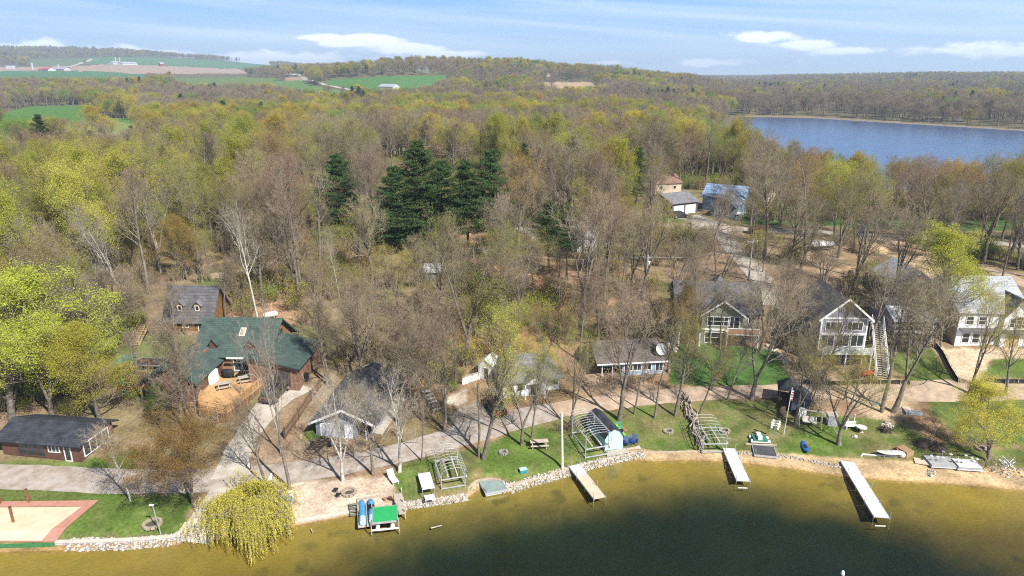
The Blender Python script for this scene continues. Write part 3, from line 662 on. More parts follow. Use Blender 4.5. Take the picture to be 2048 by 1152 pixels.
LIST = [
 # foreground, left to right
 (ST,'pale grey trunk with few leaves on the grass right of the sandbox, against the road','syc0',262,1003,835,'grey',-22,.8),
 (GT,'large dense orange-brown budding tree on the lawn beside the boat ramp','lime1',388,1012,822,'brown',-15,1.35),
 (WT,'round yellow weeping willow trailing into the water beside the boat ramp','willow0',505,1056,974,'willow',0,1.85),
 (BT,'dark bare tree standing directly behind the yellow weeping willow','bare0',533,970,790,'grey',-45,.7),
 (BT,'tall dark bare trunk between the willow and the sandy yard','pole0',580,978,690,'grey',-30,.8),
 (ST,'tall thin pale sycamore at the foot of the concrete driveway','syc1',563,908,600,'grey',-22,.42),
 (ST,'thick white sycamore with spreading limbs in the sandy yard before the grey garage','syc2',686,962,735,'grey',0,.85),
 (BT,'bare tree on the shore right of the thick white sycamore','bare2',746,950,765,'olive',-8,.8),
 (ST,'white crooked sycamore at the edge of the lawn beside the white bench seat','syc1',799,944,740,'grey',5,1.0),
 (BT,'slender bare sapling beside the shore road near the gravel parking','pole0',843,922,800,'grey',0,.8),
 (BT,'straight dark bare tree on the far side of the shore road behind the boat lifts','bare1',890,862,640,'grey',10,.8),
 (BT,'left of the two close bare trunks at the bend of the gravel road','pole1',958,914,730,'olive',8,.9),
 (GT,'thick leaning trunk with a pale green crown beside the parked dark car','bud0',966,918,620,'lime',66,.72),
 (GT,'pale sycamore-like trunk in young leaf just left of the picnic table','bud1',1043,890,690,'lime',12,.75),
 (GT,'slender pale trunk in young leaf right behind the picnic table','bud2',1063,876,700,'lime',25,.6),
 (GT,'olive budding tree at the road between white cottage and blue cottage','bud3',1140,852,650,'olive',30,.62),
 (BT,'tall bare pinkish tree on the lawn behind the blue boat shed','bare3',1238,840,600,'pink',12,.85),
 (BT,'bare tree on the lawn below the blue cottage, left of the olive budding pair','pole0',1309,836,660,'olive',25,.9),
 (GT,'olive budding tree on the lawn at the lower end of the blue cottage','bud0',1350,832,640,'olive',22,.72),
 (GT,'orange-olive budding tree with leaning pale trunk beside the log pile','bud2',1398,828,660,'brown',50,.62),
 (BT,'bare broken-topped tree on the strip between dirt road and lawn below the green house','bare4',1455,800,655,'grey',22,.6),
 (BT,'big dark bare tree right in front of the green two-storey house','oak1',1503,799,535,'grey',25,.85),
 (BT,'dark bare tree beside the little black playhouse','bare1',1590,850,640,'olive',30,.7),
 (GT,'pale trunk with yellow-green twigs right of the black playhouse','bud1',1612,836,690,'yellow',20,.6),
 (GT,'big budding tree with a stout trunk on the lawn right of the swing frame','bud3',1678,890,712,'bright',0,1.15),
 (BT,'left one of two bare trunks beside the torn-up dirt road','bare0',1763,824,560,'grey',18,.7),
 (BT,'right one of two bare trunks beside the torn-up dirt road','bare3',1786,824,570,'olive',50,.8),
 (GT,'multi-stemmed budding tree on the dirt bank below the white house under construction','bud1',1940,788,590,'gold',22,.85),
 (WT,'yellow willow with dark curving limbs on the shore at the right edge','lime0',1975,922,772,'willow',0,1.35),
 (GT,'bright lime tree in front of the garage wing of the white house','lime0',1888,655,458,'bright',40,1.25),
 (GT,'large bright lime tree filling the left edge above the brown cabin','lime0',25,845,545,'bright',0,1.35),
 (GT,'bright lime tree directly behind the middle of the brown cabin','lime1',108,838,620,'bright',5,1.3),
 (GT,'yellow-green tree behind the right end of the brown cabin','lime2',200,842,645,'bright',-5,1.25),
 (GT,'bright lime tree cut by the left edge behind the brown cabin','lime2',-55,850,620,'bright',0,1.0),
 (BT,'spreading bare tree left of the play area, above the lime trees','oak2',155,705,520,'grey',10,1.0),
 (BT,'spreading bare tree directly behind the play area','oak3',215,700,500,'grey',40,1.1),
 (BT,'bare tree in front of the green-roofed house beside its left wing','bare2',375,870,600,'grey',0,.8),
 (BT,'twin bare trunks below the wooden deck of the green-roofed house','oak1',400,878,640,'grey',-20,.7),
 (GT,'small green-brown budding tree left of the wooden deck','bud2',330,870,760,'green',0,.8),
 (ST,'white-barked leaning sycamore high above the play area','syc1',262,620,385,'grey',-80,.65),
 (ST,'white forked sycamore in the wood behind the chalet','syc2',322,545,345,'grey',0,.65),
 (ST,'tall white sycamore with open crown right of the chalet','syc0',517,644,395,'grey',-25,.55),
 (ST,'thin white trunk standing alone beside the tall pines','syc0',1003,550,372,'grey',10,.4),
 (ST,'white-barked tree in the middle of the grey wood behind the green-roofed house','syc0',680,600,445,'grey',-12,.45),
 (GT,'small bright yellow flowering tree in the grey wood beside the white camper','bud1',795,620,495,'yellow',-10,.8),
 (BT,'large bare tree with a long bent limb behind the garage of the green-roofed house','oak2',724,770,560,'grey',0,.9),
 (BT,'spreading bare tree in the wood above the white garden shed','oak0',850,760,560,'grey',30,.8),
 (BT,'dense bare tree between the green-roofed garage and the grey garage','oak3',655,770,590,'grey',-15,.7),
 (GT,'green budding tree above the white cottage roof','bud0',1018,745,610,'lime',14,1.0),
 (GT,'orange-brown budding tree above the right end of the white cottage','bud3',1090,735,600,'brown',0,1.0),
 (BT,'rounded pink-grey bare tree on the slope above the blue cottage','oak2',1250,700,560,'pink',-5,.9),
 (GT,'orange-green budding tree beside the left corner of the green two-storey house','lime2',1368,720,570,'brown',-5,.5),
 (BT,'bare tree between green two-storey house and grey lake house','oak1',1572,700,520,'grey',10,.75),
 (BT,'bare tree in front of the grey three-storey lake house','bare4',1640,770,590,'yellow',45,.7),
 (GT,'dark green budding bush tree at the lower left corner of the grey lake house','lime1',1598,732,668,'green',0,.8),
 (GT,'yellow-green budding tree below the grey three-storey lake house','bud2',1688,800,700,'yellow',10,1.1),
 (BT,'bare tree right beside the small porch house','oak3',1850,700,590,'olive',5,.7),
 (BT,'huge bare oak with thick dark trunk in the sandy clearing','oak2',1778,600,415,'grey',40,.8),
 (BT,'dark bare tree left of the sandy clearing beside the tree stump','oak1',1705,580,395,'grey',25,.7),
 (BT,'bare dark oak standing on the lawn near the far lake, crown against the water','oak0',1775,455,305,'pink',20,1.1),
 (BT,'wide bare tree on the lawn near the far lake, right of the dark oak','oak3',1850,462,315,'pink',15,1.1),
 (GT,'yellow budding tree by the far lake, left of the dark oak','lime2',1690,440,300,'gold',0,.8),
 (GT,'yellow budding tree by the far lake, just right of the wide bare tree','lime1',1905,445,308,'gold',0,.8),
 (GT,'wide golden budding tree on the far lakeshore at the right edge','lime2',1990,455,315,'gold',0,1.1),
 (GT,'golden budding tree cut by the right edge near the far lake','lime1',2045,450,335,'gold',0,1.0),
 (GT,'lime bush-like tree on the slope left of the concrete upper driveway','bud1',1525,545,455,'yellow',0,.9),
 (GT,'yellow-green young tree beside the upper gravel road','bud2',1380,480,420,'yellow',0,.8),
 (BT,'dark bare tree crossing in front of the blue metal-roofed house','oak0',1418,520,340,'grey',40,.6),
 (BT,'bare dark tree on the slope above the green two-storey house','oak3',1330,640,430,'grey',60,.7),
 (BT,'bare tree above the roof of the green two-storey house','oak1',1430,600,440,'pink',20,.8),
 (BT,'slender bare tree in front of the chalet, left of its dormers','bare1',352,700,540,'grey',-12,.9),
 (BT,'bare tree between the chalet and the tall white sycamore','bare2',452,640,500,'grey',10,.9),
 (BT,'wide bare crown left of the left wing of the green-roofed house','oak3',285,800,640,'pink',5,.75),
 (BT,'slim bare trunk behind the garage corner of the green-roofed house','pole0',660,765,600,'grey',0,1.1),
 (BT,'dark straight trunk right of the grey garage','bare0',800,850,650,'grey',10,.9),
 (BT,'dark bare trunk just behind the right eave of the grey garage','bare4',820,800,600,'grey',0,1.0),
 (BT,'bare tree between grey garage and white timber steps','bare1',845,840,640,'olive',-10,.9),
 (BT,'tall thin bare tree left of the white barn-shaped shed','pole1',912,780,610,'grey',5,1.0),
 (BT,'bare tree above the gap between white cottage and blue cottage','bare2',1160,720,560,'pink',8,.9),
 (BT,'bare tree at the left end of the blue cottage roof','bare0',1196,700,540,'grey',0,.8),
 (GT,'olive tree covering the right end of the blue cottage roof','bud3',1338,745,580,'brown',0,.9),
 (BT,'dark forked tree in front of the left porch of the sage house','oak0',1392,715,490,'grey',15,.8),
 (BT,'thin tree before the gable of the sage house','pole0',1440,700,560,'olive',10,1.0),
 (BT,'bare tree in front of the right corner of the sage house','oak1',1520,705,500,'grey',25,.75),
 (BT,'bare tree behind the lake house roof','oak2',1640,600,470,'grey',0,.8),
 (BT,'bare tree between the lake house and the porch house','bare3',1742,690,520,'olive',10,.9),
 (BT,'bare tree standing before the porch house','bare2',1815,705,560,'grey',15,.9),
 (BT,'bare tree at the left corner of the white house under construction','oak0',1880,700,540,'olive',0,.6),
 (GT,'light budding tree before the windows of the white house under construction','bud0',2010,790,620,'gold',-10,.7),
 (BT,'slim dark trunk on the lawn between the two trees below the blue cottage','pole1',1268,828,690,'grey',12,.9),
 (BT,'bare dark tree by the upper gravel road left of the blue toilet','oak3',1600,470,330,'grey',10,.8),
 (BT,'leaning bare tree on the slope right of the upper driveway','oak2',1600,540,380,'grey',30,.8),
 (BT,'bare tree in front of the portable toilet','bare0',1690,490,345,'pink',15,.9),
 (BT,'tall bare tree between slate-blue house and far lake','bare2',1500,455,300,'pink',0,1.0),
 (BT,'dark bare tree on the lawn left of the tiny brown-roofed shed','oak1',1560,450,310,'grey',10,.8),
 (BT,'bare tree at the right edge above the wood track','oak0',2035,540,380,'grey',0,.9),
 # conifers
 (PT,'solitary broad white pine left of the pine cluster','pine0',683,470,306,'pine',0,1.4),
 (PT,'tallest pine at the top of the pine cluster','pine0',843,500,278,'pine',0,1.45),
 (PT,'broad pine at the left side of the cluster, leaning outward','pine0',806,505,330,'pine',-12,1.35),
 (PT,'dark pine at the right side of the broad cluster','pine0',880,505,318,'pine',10,1.25),
 (PT,'tall pine with a bare lower trunk, left of a pair beside the white trunk','pine1',938,525,316,'pine',-4,1.2),
 (PT,'tall narrow pine immediately left of the thin white trunk','pine1',978,525,294,'pine',5,1.1),
 (PT,'thin sparse pine behind the thin white trunk','pine2',1048,430,282,'pine',0,.9),
 (PT,'slim dark pine beside the far road left of the metal-roofed houses','pine1',1271,430,292,'pine',0,1.25),
 (PT,'small pine with long bare trunk left of the white garage','pine2',1097,535,398,'pine',0,1.3),
 (PT,'small dark pine with long bare trunk in front of the white garage','pine2',1133,560,410,'pine',0,1.3),
 (PT,'small young fir beside the bare tree below the chalet','pine0',318,838,758,'pine',0,1.0),
 (GT,'orange-yellow tree at the edge of the far green meadow','lime0',218,290,206,'gold',0,1.3),
 (GT,'bright green tree alone in the grey far wood','lime1',578,300,222,'green',0,.9),
 (GT,'bright yellow-green tree in the far wood','lime0',752,300,224,'bright',0,.9),
 (GT,'pale yellow-green round tree near the left part of the far lake','lime0',1188,345,248,'lime',0,1.0),
 (GT,'broad lime tree in the wood above the white forked sycamore','lime0',440,450,315,'lime',0,1.1),
 (GT,'deep yellow-green tree beside the broad lime tree above the sycamore','lime2',515,430,300,'lime',0,.9),
 (GT,'olive-green tree left of the solitary white pine','lime1',590,500,355,'olive',0,1.0),
 (GT,'olive tree beneath the solitary white pine','bud0',720,560,400,'olive',0,1.0),
 (GT,'dark olive bushy tree at the left edge above the lime trees','lime1',5,585,470,'brown',-5,.9),
 (GT,'yellow-green tree left of the leaning white sycamore','lime2',95,600,460,'yellow',0,1.1),
 (GT,'green tree beyond the left leaning sycamore','bud3',120,480,350,'green',0,1.2),
 (GT,'rusty olive tree behind the chalet','lime2',375,560,425,'brown',0,.9),
 (GT,'bright green sapling tree right of the chalet clearing','bud2',420,560,450,'lime',0,.7),
]
def build_listed():
    for nm, lb, pr, bx, by, ty, cl, dx, wd in LIST: T(nm, lb, pr, bx, by, ty, cl, dx, wd)
build_listed()

# ---- the near wood, every tree its own object
OPEN = [ # polygons of tree bases (photo pixels) where no tree of the near wood stands
 [(-700,1300),(-700,835),(210,835),(235,700),(300,650),(330,600),(335,575),(450,575),(475,640),(640,655),(650,775),(700,768),(745,775),(800,830),(870,850),(905,790),(930,735),(990,730),(1130,720),(1170,700),(1330,690),(1345,580),(1540,560),(1600,590),(1740,600),(1850,530),(2060,570),(2700,560),(2700,1300)],
 [(1030,455),(1075,455),(1130,490),(1210,500),(1200,440),(1315,440),(1310,385),(1500,375),(1500,445),(1920,440),(2300,445),(2300,480),(1500,475),(1490,520),(1580,600),(1500,600),(1430,520),(1400,465),(1210,465),(1140,510),(1040,475)],
 [(1690,475),(1760,465),(1890,520),(1865,590),(1790,605),(1765,550)],
 [(20,530),(170,530),(180,580),(20,580)], [(400,535),(520,540),(520,560),(400,560)], [(0,450),(110,460),(110,480),(0,480)],
 [(840,530),(900,530),(900,565),(840,565)],
]
CLEAR = [ # crown middles may not hide these
 [(750,290),(1005,290),(1005,420),(750,440)], [(640,320),(725,320),(725,440),(640,440)], [(1240,300),(1305,300),(1305,410),(1240,410)], [(1075,400),(1160,400),(1160,490),(1075,490)],
 [(345,590),(450,585),(450,650),(640,680),(640,770),(500,820),(345,760)], [(625,765),(790,765),(790,880),(625,880)], [(950,722),(1125,730),(1125,800),(950,800)],
 [(1310,370),(1500,370),(1500,445),(1310,445)], [(1350,585),(1530,585),(1530,690),(1350,690)], [(1600,600),(1725,600),(1725,730),(1600,730)], [(1840,540),(2048,540),(2048,700),(1840,700)],
 [(1480,235),(2048,255),(2048,335),(1850,325),(1700,320),(1600,300),(1500,270)], [(1500,415),(1900,425),(1900,455),(1500,455)], [(1700,480),(1860,500),(1850,580),(1760,590)], [(1035,455),(1090,470),(1120,490),(1060,480)],
]
HARD = CLEAR[:4] + [CLEAR[7], CLEAR[11]]
FV = [f[0] for f in FIELDS]
def ok_place(x, y, z, h, tops=(.5, .8), pr=1.0):
    bx, by = proj(x, y, z)
    for P in OPEN:
        if inpoly(P, bx, by): return False
    for P in CLEAR:
        hard = P in HARD
        for f in tops:
            if inpoly(P, *proj(x, y, z + h * f)) and (hard or rnd.random() < .5): return False
    for P in FV:
        for f in (0, .5, .9):
            if inpoly(P, *proj(x, y, z + h * f)): return False
    return True
ZONES = [ # (x range, y range) of the base pixel in the photo -> words
 ((-999,260),(600,900),'in the wood left of the play area'), ((-999,240),(470,600),'in the wood at the left edge'), ((240,420),(400,600),'in the wood behind the shingled chalet'),
 ((420,660),(400,600),'in the wood right of the chalet'), ((420,700),(600,900),'in the wood behind the green-roofed garage'), ((660,860),(380,560),'among the wood left of the pine cluster'),
 ((660,860),(560,900),'in the grey wood behind the grey garage'), ((860,1060),(560,900),'in the wood above the white garden shed'), ((860,1060),(380,560),'around the tall pine pair'),
 ((1060,1340),(560,900),'on the leaf-strewn slope above the blue cottage'), ((1060,1260),(380,560),'around the white garage'), ((1260,1500),(380,640),'around the upper driveway'),
 ((1500,1720),(380,700),'along the upper gravel road'), ((1720,2999),(430,700),'around the sandy clearing'), ((1400,2999),(280,430),'on the near shore of the far lake'),
 ((-999,500),(280,470),'in the left part of the middle wood'), ((500,1000),(280,380),'in the middle wood beyond the pines'), ((1000,1400),(280,380),'in the middle wood left of the far lake')]
def zone(bx, by):
    for (x0, x1), (y0, y1), s in ZONES:
        if x0 <= bx < x1 and y0 <= by < y1: return s
    return 'at the far edge of the near wood'
CN = dict(grey='grey-brown', pink='pinkish', olive='olive', yellow='yellow-green', lime='lime', green='green', orange='orange', brown='rusty brown', gold='golden')
def fit_forest(rmin, rmax, n_try, sep0, cap):
    out = []; cell = {}
    rs2 = np.random.RandomState(5)
    u = rs2.rand(n_try); rr = np.sqrt(rmin**2 + (rmax**2 - rmin**2) * u); aa = (rs2.rand(n_try) - .5) * 2 * R(44)
    order = np.argsort(rr)
    X = rr[order] * np.sin(aa[order]); Y = rr[order] * np.cos(aa[order]); Z = H(X, Y); SD = shore_d(X, Y)
    for (bx_, by_) in TREES_AT: cell.setdefault((int(bx_ // 5), int(by_ // 5)), []).append((bx_, by_))
    for x, y, z_, s_ in zip(X, Y, Z, SD):
        if z_ < .5 or s_ < 8: continue
        bx, by = proj(x, y, z_)
        if not -120 < bx < 2170: continue
        sparse = bx > 1180 and (by > 400)
        dense = fbm(np.array([x / 30]), np.array([y / 30]))[0]
        if sparse and rnd.random() > .85: continue
        mind = sep0 * (.75 + .6 * (1 - dense))
        ci, cj = int(x // 5), int(y // 5)
        if any((x - a) ** 2 + (y - b) ** 2 < mind ** 2 for i in (-1, 0, 1) for j in (-1, 0, 1) for a, b in cell.get((ci + i, cj + j), ())): continue
        h = rnd.uniform(15, 23) if rnd.random() < .8 else rnd.uniform(8, 13)
        if bx > 1180 and by > 430: h = rnd.uniform(14, 21.5)
        if not ok_place(x, y, z_, h): continue
        cell.setdefault((ci, cj), []).append((x, y)); out.append((x, y, z_, h, bx, by))
        if len(out) >= cap: break
    return out
def species(x, y, bx, by):
    """which kind grows where: patches of bare, olive and lime trees as in the photo"""
    g_ = float(fbm(np.array([x / 38 + 11]), np.array([y / 38 + 3]), 3)[0]) + rnd.uniform(-.19, .19)
    if 560 < bx < 1330 and by > 480: g_ -= .075           # grey heart of the wood
    if bx < 640 and by < 520: g_ -= .005
    if bx > 1400: g_ -= .12
    if g_ > .62: return 'lime%d' % rnd.randrange(3), rnd.choice(('lime', 'yellow', 'lime', 'olive'))
    if g_ > .52: return 'bud%d' % rnd.randrange(4), rnd.choice(('lime', 'yellow', 'olive', 'green', 'olive'))
    if g_ > .465: return 'bud%d' % rnd.randrange(4), rnd.choice(('olive', 'brown', 'orange', 'olive', 'pink'))
    return rnd.choice(('bare0','bare1','bare2','bare3','bare4','bare0','pole0','pole1','oak0','oak3','pole1')), rnd.choice(('grey', 'grey', 'pink', 'olive'))
near = fit_forest(70, 262, 9000, 5.6, 560)
cnt = {BT: 0, GT: 0}
for x, y, z_, h, bx, by in near:
    pr, cl = species(x, y, bx, by)
    kind = BT if pr[:3] in ('bar', 'pol', 'oak') else (ST if pr[:3] == 'syc' else GT)
    if kind != ST and cnt[kind] > 235: continue
    if kind != ST: cnt[kind] += 1
    zn = zone(bx, by)
    form = {'bare': 'bare', 'pole': 'slim bare', 'oak': 'spreading bare', 'syc': 'pale-barked', 'bud': 'airy budding', 'lime': 'full-crowned'}[pr.rstrip('0123456789')]
    size = 'tall' if h > 18.5 else ('young' if h < 13 else 'medium')
    if pr.startswith('syc'): cl = 'grey'
    lb = ' '.join(('%s %s %s %s' % (size, CN[cl], form, zn)).split()[:16])
    tree(kind, lb, pr, (x, y, z_ - .15), h, cl, None, (rnd.gauss(0, .035), rnd.gauss(0, .035)), lb + ', alike', rnd.uniform(.68, .98))
print('near trees', len(near), cnt, flush=True)

# ---- everything beyond: one far wood, and brush under the near trees (instanced points)
def joined(name, proto, color):
    _, _, (tr, cr), (bk, tg, lf) = PROTO[proto]
    v, f, m_ = cat_([(tr[0], tr[1], 0), (cr[0], cr[1], 0)]); mi = np.concatenate([np.zeros(len(tr[1]), int), cr[2] + 1])
    key = 'J_' + proto
    if key not in bpy.data.meshes: mesh_np(key, v, f, mi, [bk, tg, LEAF_I])
    o = bpy.data.objects.new(name, bpy.data.meshes[key]); o.color = (*COLS[color], 1); return o
def scatter(name, P, S, RZ, ID, cols, objs, label=None, kind='stuff'):
    c = bpy.data.collections.new(name + '_kinds')
    for o in objs: c.objects.link(o)
    me = bpy.data.meshes.new(name); me.vertices.add(len(P)); me.vertices.foreach_set('co', np.asarray(P, np.float32).ravel())
    for nm, ty, arr in (('scl', 'FLOAT', S), ('rz', 'FLOAT', RZ), ('pid', 'INT', ID)):
        a_ = me.attributes.new(nm, ty, 'POINT'); a_.data.foreach_set('value', np.asarray(arr, np.float32 if ty == 'FLOAT' else np.int32))
    tn = np.array([COLS[c_] for c_ in cols], np.float32)[ID] * np.random.RandomState(1).uniform(.85, 1.15, (len(P), 1)).astype(np.float32)
    a_ = me.attributes.new('tint', 'FLOAT_VECTOR', 'POINT'); a_.data.foreach_set('vector', tn.astype(np.float32).ravel())
    o = link(name, me); tag(o, label, kind=kind)
    ng = bpy.data.node_groups.new(name, 'GeometryNodeTree')
    ng.interface.new_socket('Geometry', in_out='INPUT', socket_type='NodeSocketGeometry'); ng.interface.new_socket('Geometry', in_out='OUTPUT', socket_type='NodeSocketGeometry')
    gi = ng.nodes.new('NodeGroupInput'); go = ng.nodes.new('NodeGroupOutput'); iop = ng.nodes.new('GeometryNodeInstanceOnPoints')
    ci = ng.nodes.new('GeometryNodeCollectionInfo'); ci.inputs[0].default_value = c; ci.inputs['Separate Children'].default_value = True; ci.inputs['Reset Children'].default_value = True
    def na(n_, t_):
        a_ = ng.nodes.new('GeometryNodeInputNamedAttribute'); a_.data_type = t_; a_.inputs[0].default_value = n_; return a_.outputs[0]
    cx_ = ng.nodes.new('ShaderNodeCombineXYZ'); ng.links.new(na('rz', 'FLOAT'), cx_.inputs[2])
    ng.links.new(gi.outputs[0], iop.inputs['Points']); ng.links.new(ci.outputs[0], iop.inputs['Instance']); iop.inputs['Pick Instance'].default_value = True
    ng.links.new(na('pid', 'INT'), iop.inputs['Instance Index']); ng.links.new(cx_.outputs[0], iop.inputs['Rotation']); ng.links.new(na('scl', 'FLOAT'), iop.inputs['Scale'])
    ng.links.new(iop.outputs[0], go.inputs[0])
    md = o.modifiers.new('scatter', 'NODES'); md.node_group = ng
    return o
KINDS = [('bare0','grey'),('bare1','pink'),('bare2','grey'),('bare3','olive'),('bare4','pink'),('oak0','grey'),('oak3','grey'),   # 0-6 bare
 ('bud0','olive'),('bud1','brown'),('bud2','olive'),('bud3','orange'),('bud1','pink'),                                               # 7-11 budding
 ('bud0','lime'),('bud2','yellow'),('lime0','lime'),('lime1','yellow'),('lime2','gold'),('lime1','green'),                            # 12-17 leafy
 ('pine0','pine'),('pine1','pine')]                                                                                                  # 18-19 conifers
fo = [joined('kind%02d' % i, p_, c_) for i, (p_, c_) in enumerate(KINDS)]
rs3 = np.random.RandomState(9); PP = []
for ra, rb, sp, hs_ in ((258, 420, 6.6, 1.0), (420, 700, 6.6, 1.0), (700, 1100, 8.2, 1.05), (1100, 1800, 12, 1.1), (1800, 3000, 18, 1.2), (3000, 6500, 21, 1.3)):
    n = int((rb**2 - ra**2) * R(43) / sp**2); rr = np.sqrt(ra**2 + (rb**2 - ra**2) * rs3.rand(n)); aa = (rs3.rand(n) - .5) * 2 * R(43)
    x = rr * np.sin(aa); y = rr * np.cos(aa); z_ = H(x, y); fd, _ = seg_dist(FARL, x, y, True); fi = inpoly(FARL, x, y)
    bx, by = proj(x, y, z_); k = (z_ > .3) & ~fi & (fd > 4) & ~((fd < 20) & (rr > 550) & (bx > 1500))
    h = rs3.uniform(.52, 1.12, n) * hs_ * (1.0 if rb < 2000 else 1)
    wd_ = fbm(x / 260 + 1, y / 260 + 7, 3); bx, by = proj(x, y, z_)
    for P in FV:
        for f in (0, .4, .75): a_, b_ = proj(x, y, z_ + h * 20 * f); k &= ~inpoly(P, a_, b_)
    for P in OPEN[1:] + [CLEAR[11]]:
        k &= ~inpoly(P, bx, by)
    for f in (.4, .8): a_, b_ = proj(x, y, z_ + h * 20 * f); k &= ~inpoly(CLEAR[11], a_, b_)
    if rb < 800:
        for P in CLEAR[:4]:
            for f in (.5, .85): a_, b_ = proj(x, y, z_ + h * 20 * f); k &= ~inpoly(P, a_, b_) | (rr > 330)
    PP.append(np.stack([x[k], y[k], z_[k] - .2, h[k]], 1))
PP = np.concatenate(PP); x, y = PP[:, 0], PP[:, 1]; n = len(PP)
g_ = fbm(x / 70 + 31, y / 70 + 5, 3) + rs3.uniform(-.19, .19, n); bxs, bys = proj(x, y, PP[:, 2])
g_ = g_  + np.where((bys < 330) & (bys > 245) & (bxs > 620) & (bxs < 1450), .055, 0) - np.where((bys < 262) & (bys > 190) & (bxs > 280), .08, 0) - np.where(bxs > 1400, .08, 0)
g_ = g_ - .03; ID = np.where(g_ > .60, rs3.randint(14, 18, n), np.where(g_ > .545, rs3.randint(12, 17, n), np.where(g_ > .485, rs3.randint(7, 12, n), rs3.randint(0, 7, n))))
cn_ = vnoise(x / 55 + 80, y / 55); ID = np.where((cn_ > .90) & (rs3.rand(n) > .4), rs3.randint(18, 20, n), ID)
scatter('forest', PP[:, :3], PP[:, 3], rs3.uniform(0, 6.28, n), ID, [k_[1] for k_ in KINDS], fo, 'distant mixed spring woodland rolling to the horizon')
print('far trees', n, flush=True)
# brush and saplings
def brush_mesh(seed, leafn, ls):
    g = random.Random(seed); S = []; tp = []
    for k in range(16):
        a = g.uniform(0, 6.28); b = g.uniform(0, .55); L_ = g.uniform(.8, 1.9); p = (g.gauss(0, .3), g.gauss(0, .3), -.05)
        d = Vector((math.cos(a) * b, math.sin(a) * b, 1)).normalized(); q = tuple(Vector(p) + d * L_); S.append((p, q, .018, .01))
        for j in range(7):
            t_ = g.uniform(.3, 1); c = Vector(p).lerp(Vector(q), t_); e = (d + Vector((g.gauss(0, .6), g.gauss(0, .6), .1))).normalized(); q2 = tuple(c + e * g.uniform(.25, .7)); S.append((tuple(c), q2, .011, .008)); tp.append(q2)
    v1, f1 = segs_mesh(S, 3); rsd = np.random.RandomState(seed); T_ = np.array(tp)
    v2, f2 = leaf_quads(T_[rsd.randint(0, len(T_), leafn)] + rsd.normal(size=(leafn, 3)) * .16, ls, rsd)
    v, f, m_ = cat_([(v1, f1, 0), (v2, f2, 1)]); return mesh_np('brush', v, f, m_, [TWIG, LEAF_I])
BM = [brush_mesh(1, 120, .07), brush_mesh(2, 420, .10), brush_mesh(3, 900, .11)]
BK = [(0,'grey'),(0,'pink'),(1,'olive'),(1,'orange'),(2,'lime'),(2,'green')]
bo = []
for i, (b_, c_) in enumerate(BK):
    o = bpy.data.objects.new('brush%d' % i, BM[b_]); o.color = (*COLS[c_], 1); bo.append(o)
n = 24000; rr = np.sqrt(66**2 + (300**2 - 66**2) * rs3.rand(n)); aa = (rs3.rand(n) - .5) * 2 * R(43); x = rr * np.sin(aa); y = rr * np.cos(aa); z_ = H(x, y)
bx, by = proj(x, y, z_); dn = fbm(x / 9, y / 9, 3); k = (z_ > .6) & (dn > .42 + .14 * ((bx > 1050) & (by > 470)))
for P in OPEN: k &= ~inpoly(P, bx, by)
for P in FV: k &= ~inpoly(P, bx, by)
x, y, z_, dn = x[k], y[k], z_[k], dn[k]; n = len(x)
gg = fbm(x / 18 + 3, y / 18, 2) + rs3.uniform(-.12, .12, n)
ID = np.where(gg > .62, rs3.randint(4, 6, n), np.where(gg > .5, rs3.randint(2, 4, n), rs3.randint(0, 3, n)))
scatter('undergrowth', np.stack([x, y, z_], 1), rs3.uniform(.6, 2.1, n), rs3.uniform(0, 6.28, n), ID, [k_[1] for k_ in BK], bo, 'leafless brush and green saplings under the trees')
# ---------------------------------------------------------------- roads and paths
def ribbon(name, pts, width, m, lift=.05, jag=.12, label=None):
    """a strip draped on the ground along photo pixels; width in metres (number or one per point)"""
    P = [G(*p) for p in pts]; ws = width if isinstance(width, (list, tuple)) else [width] * len(P)
    D = [0];
    for a, b in zip(P[:-1], P[1:]): D.append(D[-1] + math.hypot(b.x - a.x, b.y - a.y))
    n = max(4, int(D[-1] / .8)); s = np.linspace(0, D[-1], n)
    X = np.interp(s, D, [p.x for p in P]); Y = np.interp(s, D, [p.y for p in P]); Wd = np.interp(s, D, ws)
    for _ in range(14):
        X[1:-1] = (X[:-2] + 2 * X[1:-1] + X[2:]) / 4; Y[1:-1] = (Y[:-2] + 2 * Y[1:-1] + Y[2:]) / 4
    tx = np.gradient(X); ty = np.gradient(Y); l = np.hypot(tx, ty); nx, ny = -ty / l, tx / l
    k = 9; us = np.linspace(-.5, .5, k); j0 = (fbm(X / 1.7, Y / 1.7) - .5) * jag * 4; j1 = (fbm(X / 1.7 + 50, Y / 1.7) - .5) * jag * 4
    XX = X[:, None] + nx[:, None] * (us[None] * Wd[:, None] + np.where(us < -.4, j0[:, None], 0) + np.where(us > .4, j1[:, None], 0)); YY = Y[:, None] + ny[:, None] * (us[None] * Wd[:, None] + np.where(us < -.4, j0[:, None], 0) + np.where(us > .4, j1[:, None], 0))
    ZZ = H(XX, YY) + lift - np.where(np.abs(us) > .45, .03, 0)[None]
    idx = np.arange(n * k).reshape(n, k); Q_ = np.stack([idx[:-1, :-1], idx[1:, :-1], idx[1:, 1:], idx[:-1, 1:]], -1).reshape(-1, 4)[:, ::-1]
    o = link(name, mesh_np(name, np.stack([XX, YY, ZZ], -1).reshape(-1, 3), Q_, None, [m], True)); return tag(o, label, kind='structure')
ASPH = mat('worn_asphalt', (.36, .32, .285), (.235, .19, .145), .9, .9, .3); GRAV = mat('gravel', (.37, .32, .27), (.25, .21, .175), 1.6, .95, .5)
CONC = mat('pale_concrete', (.43, .39, .335), (.31, .275, .23), .8, .9, .2); DIRT = mat('dirt_track', (.42, .32, .23), (.28, .21, .15), .9, .95, .5)
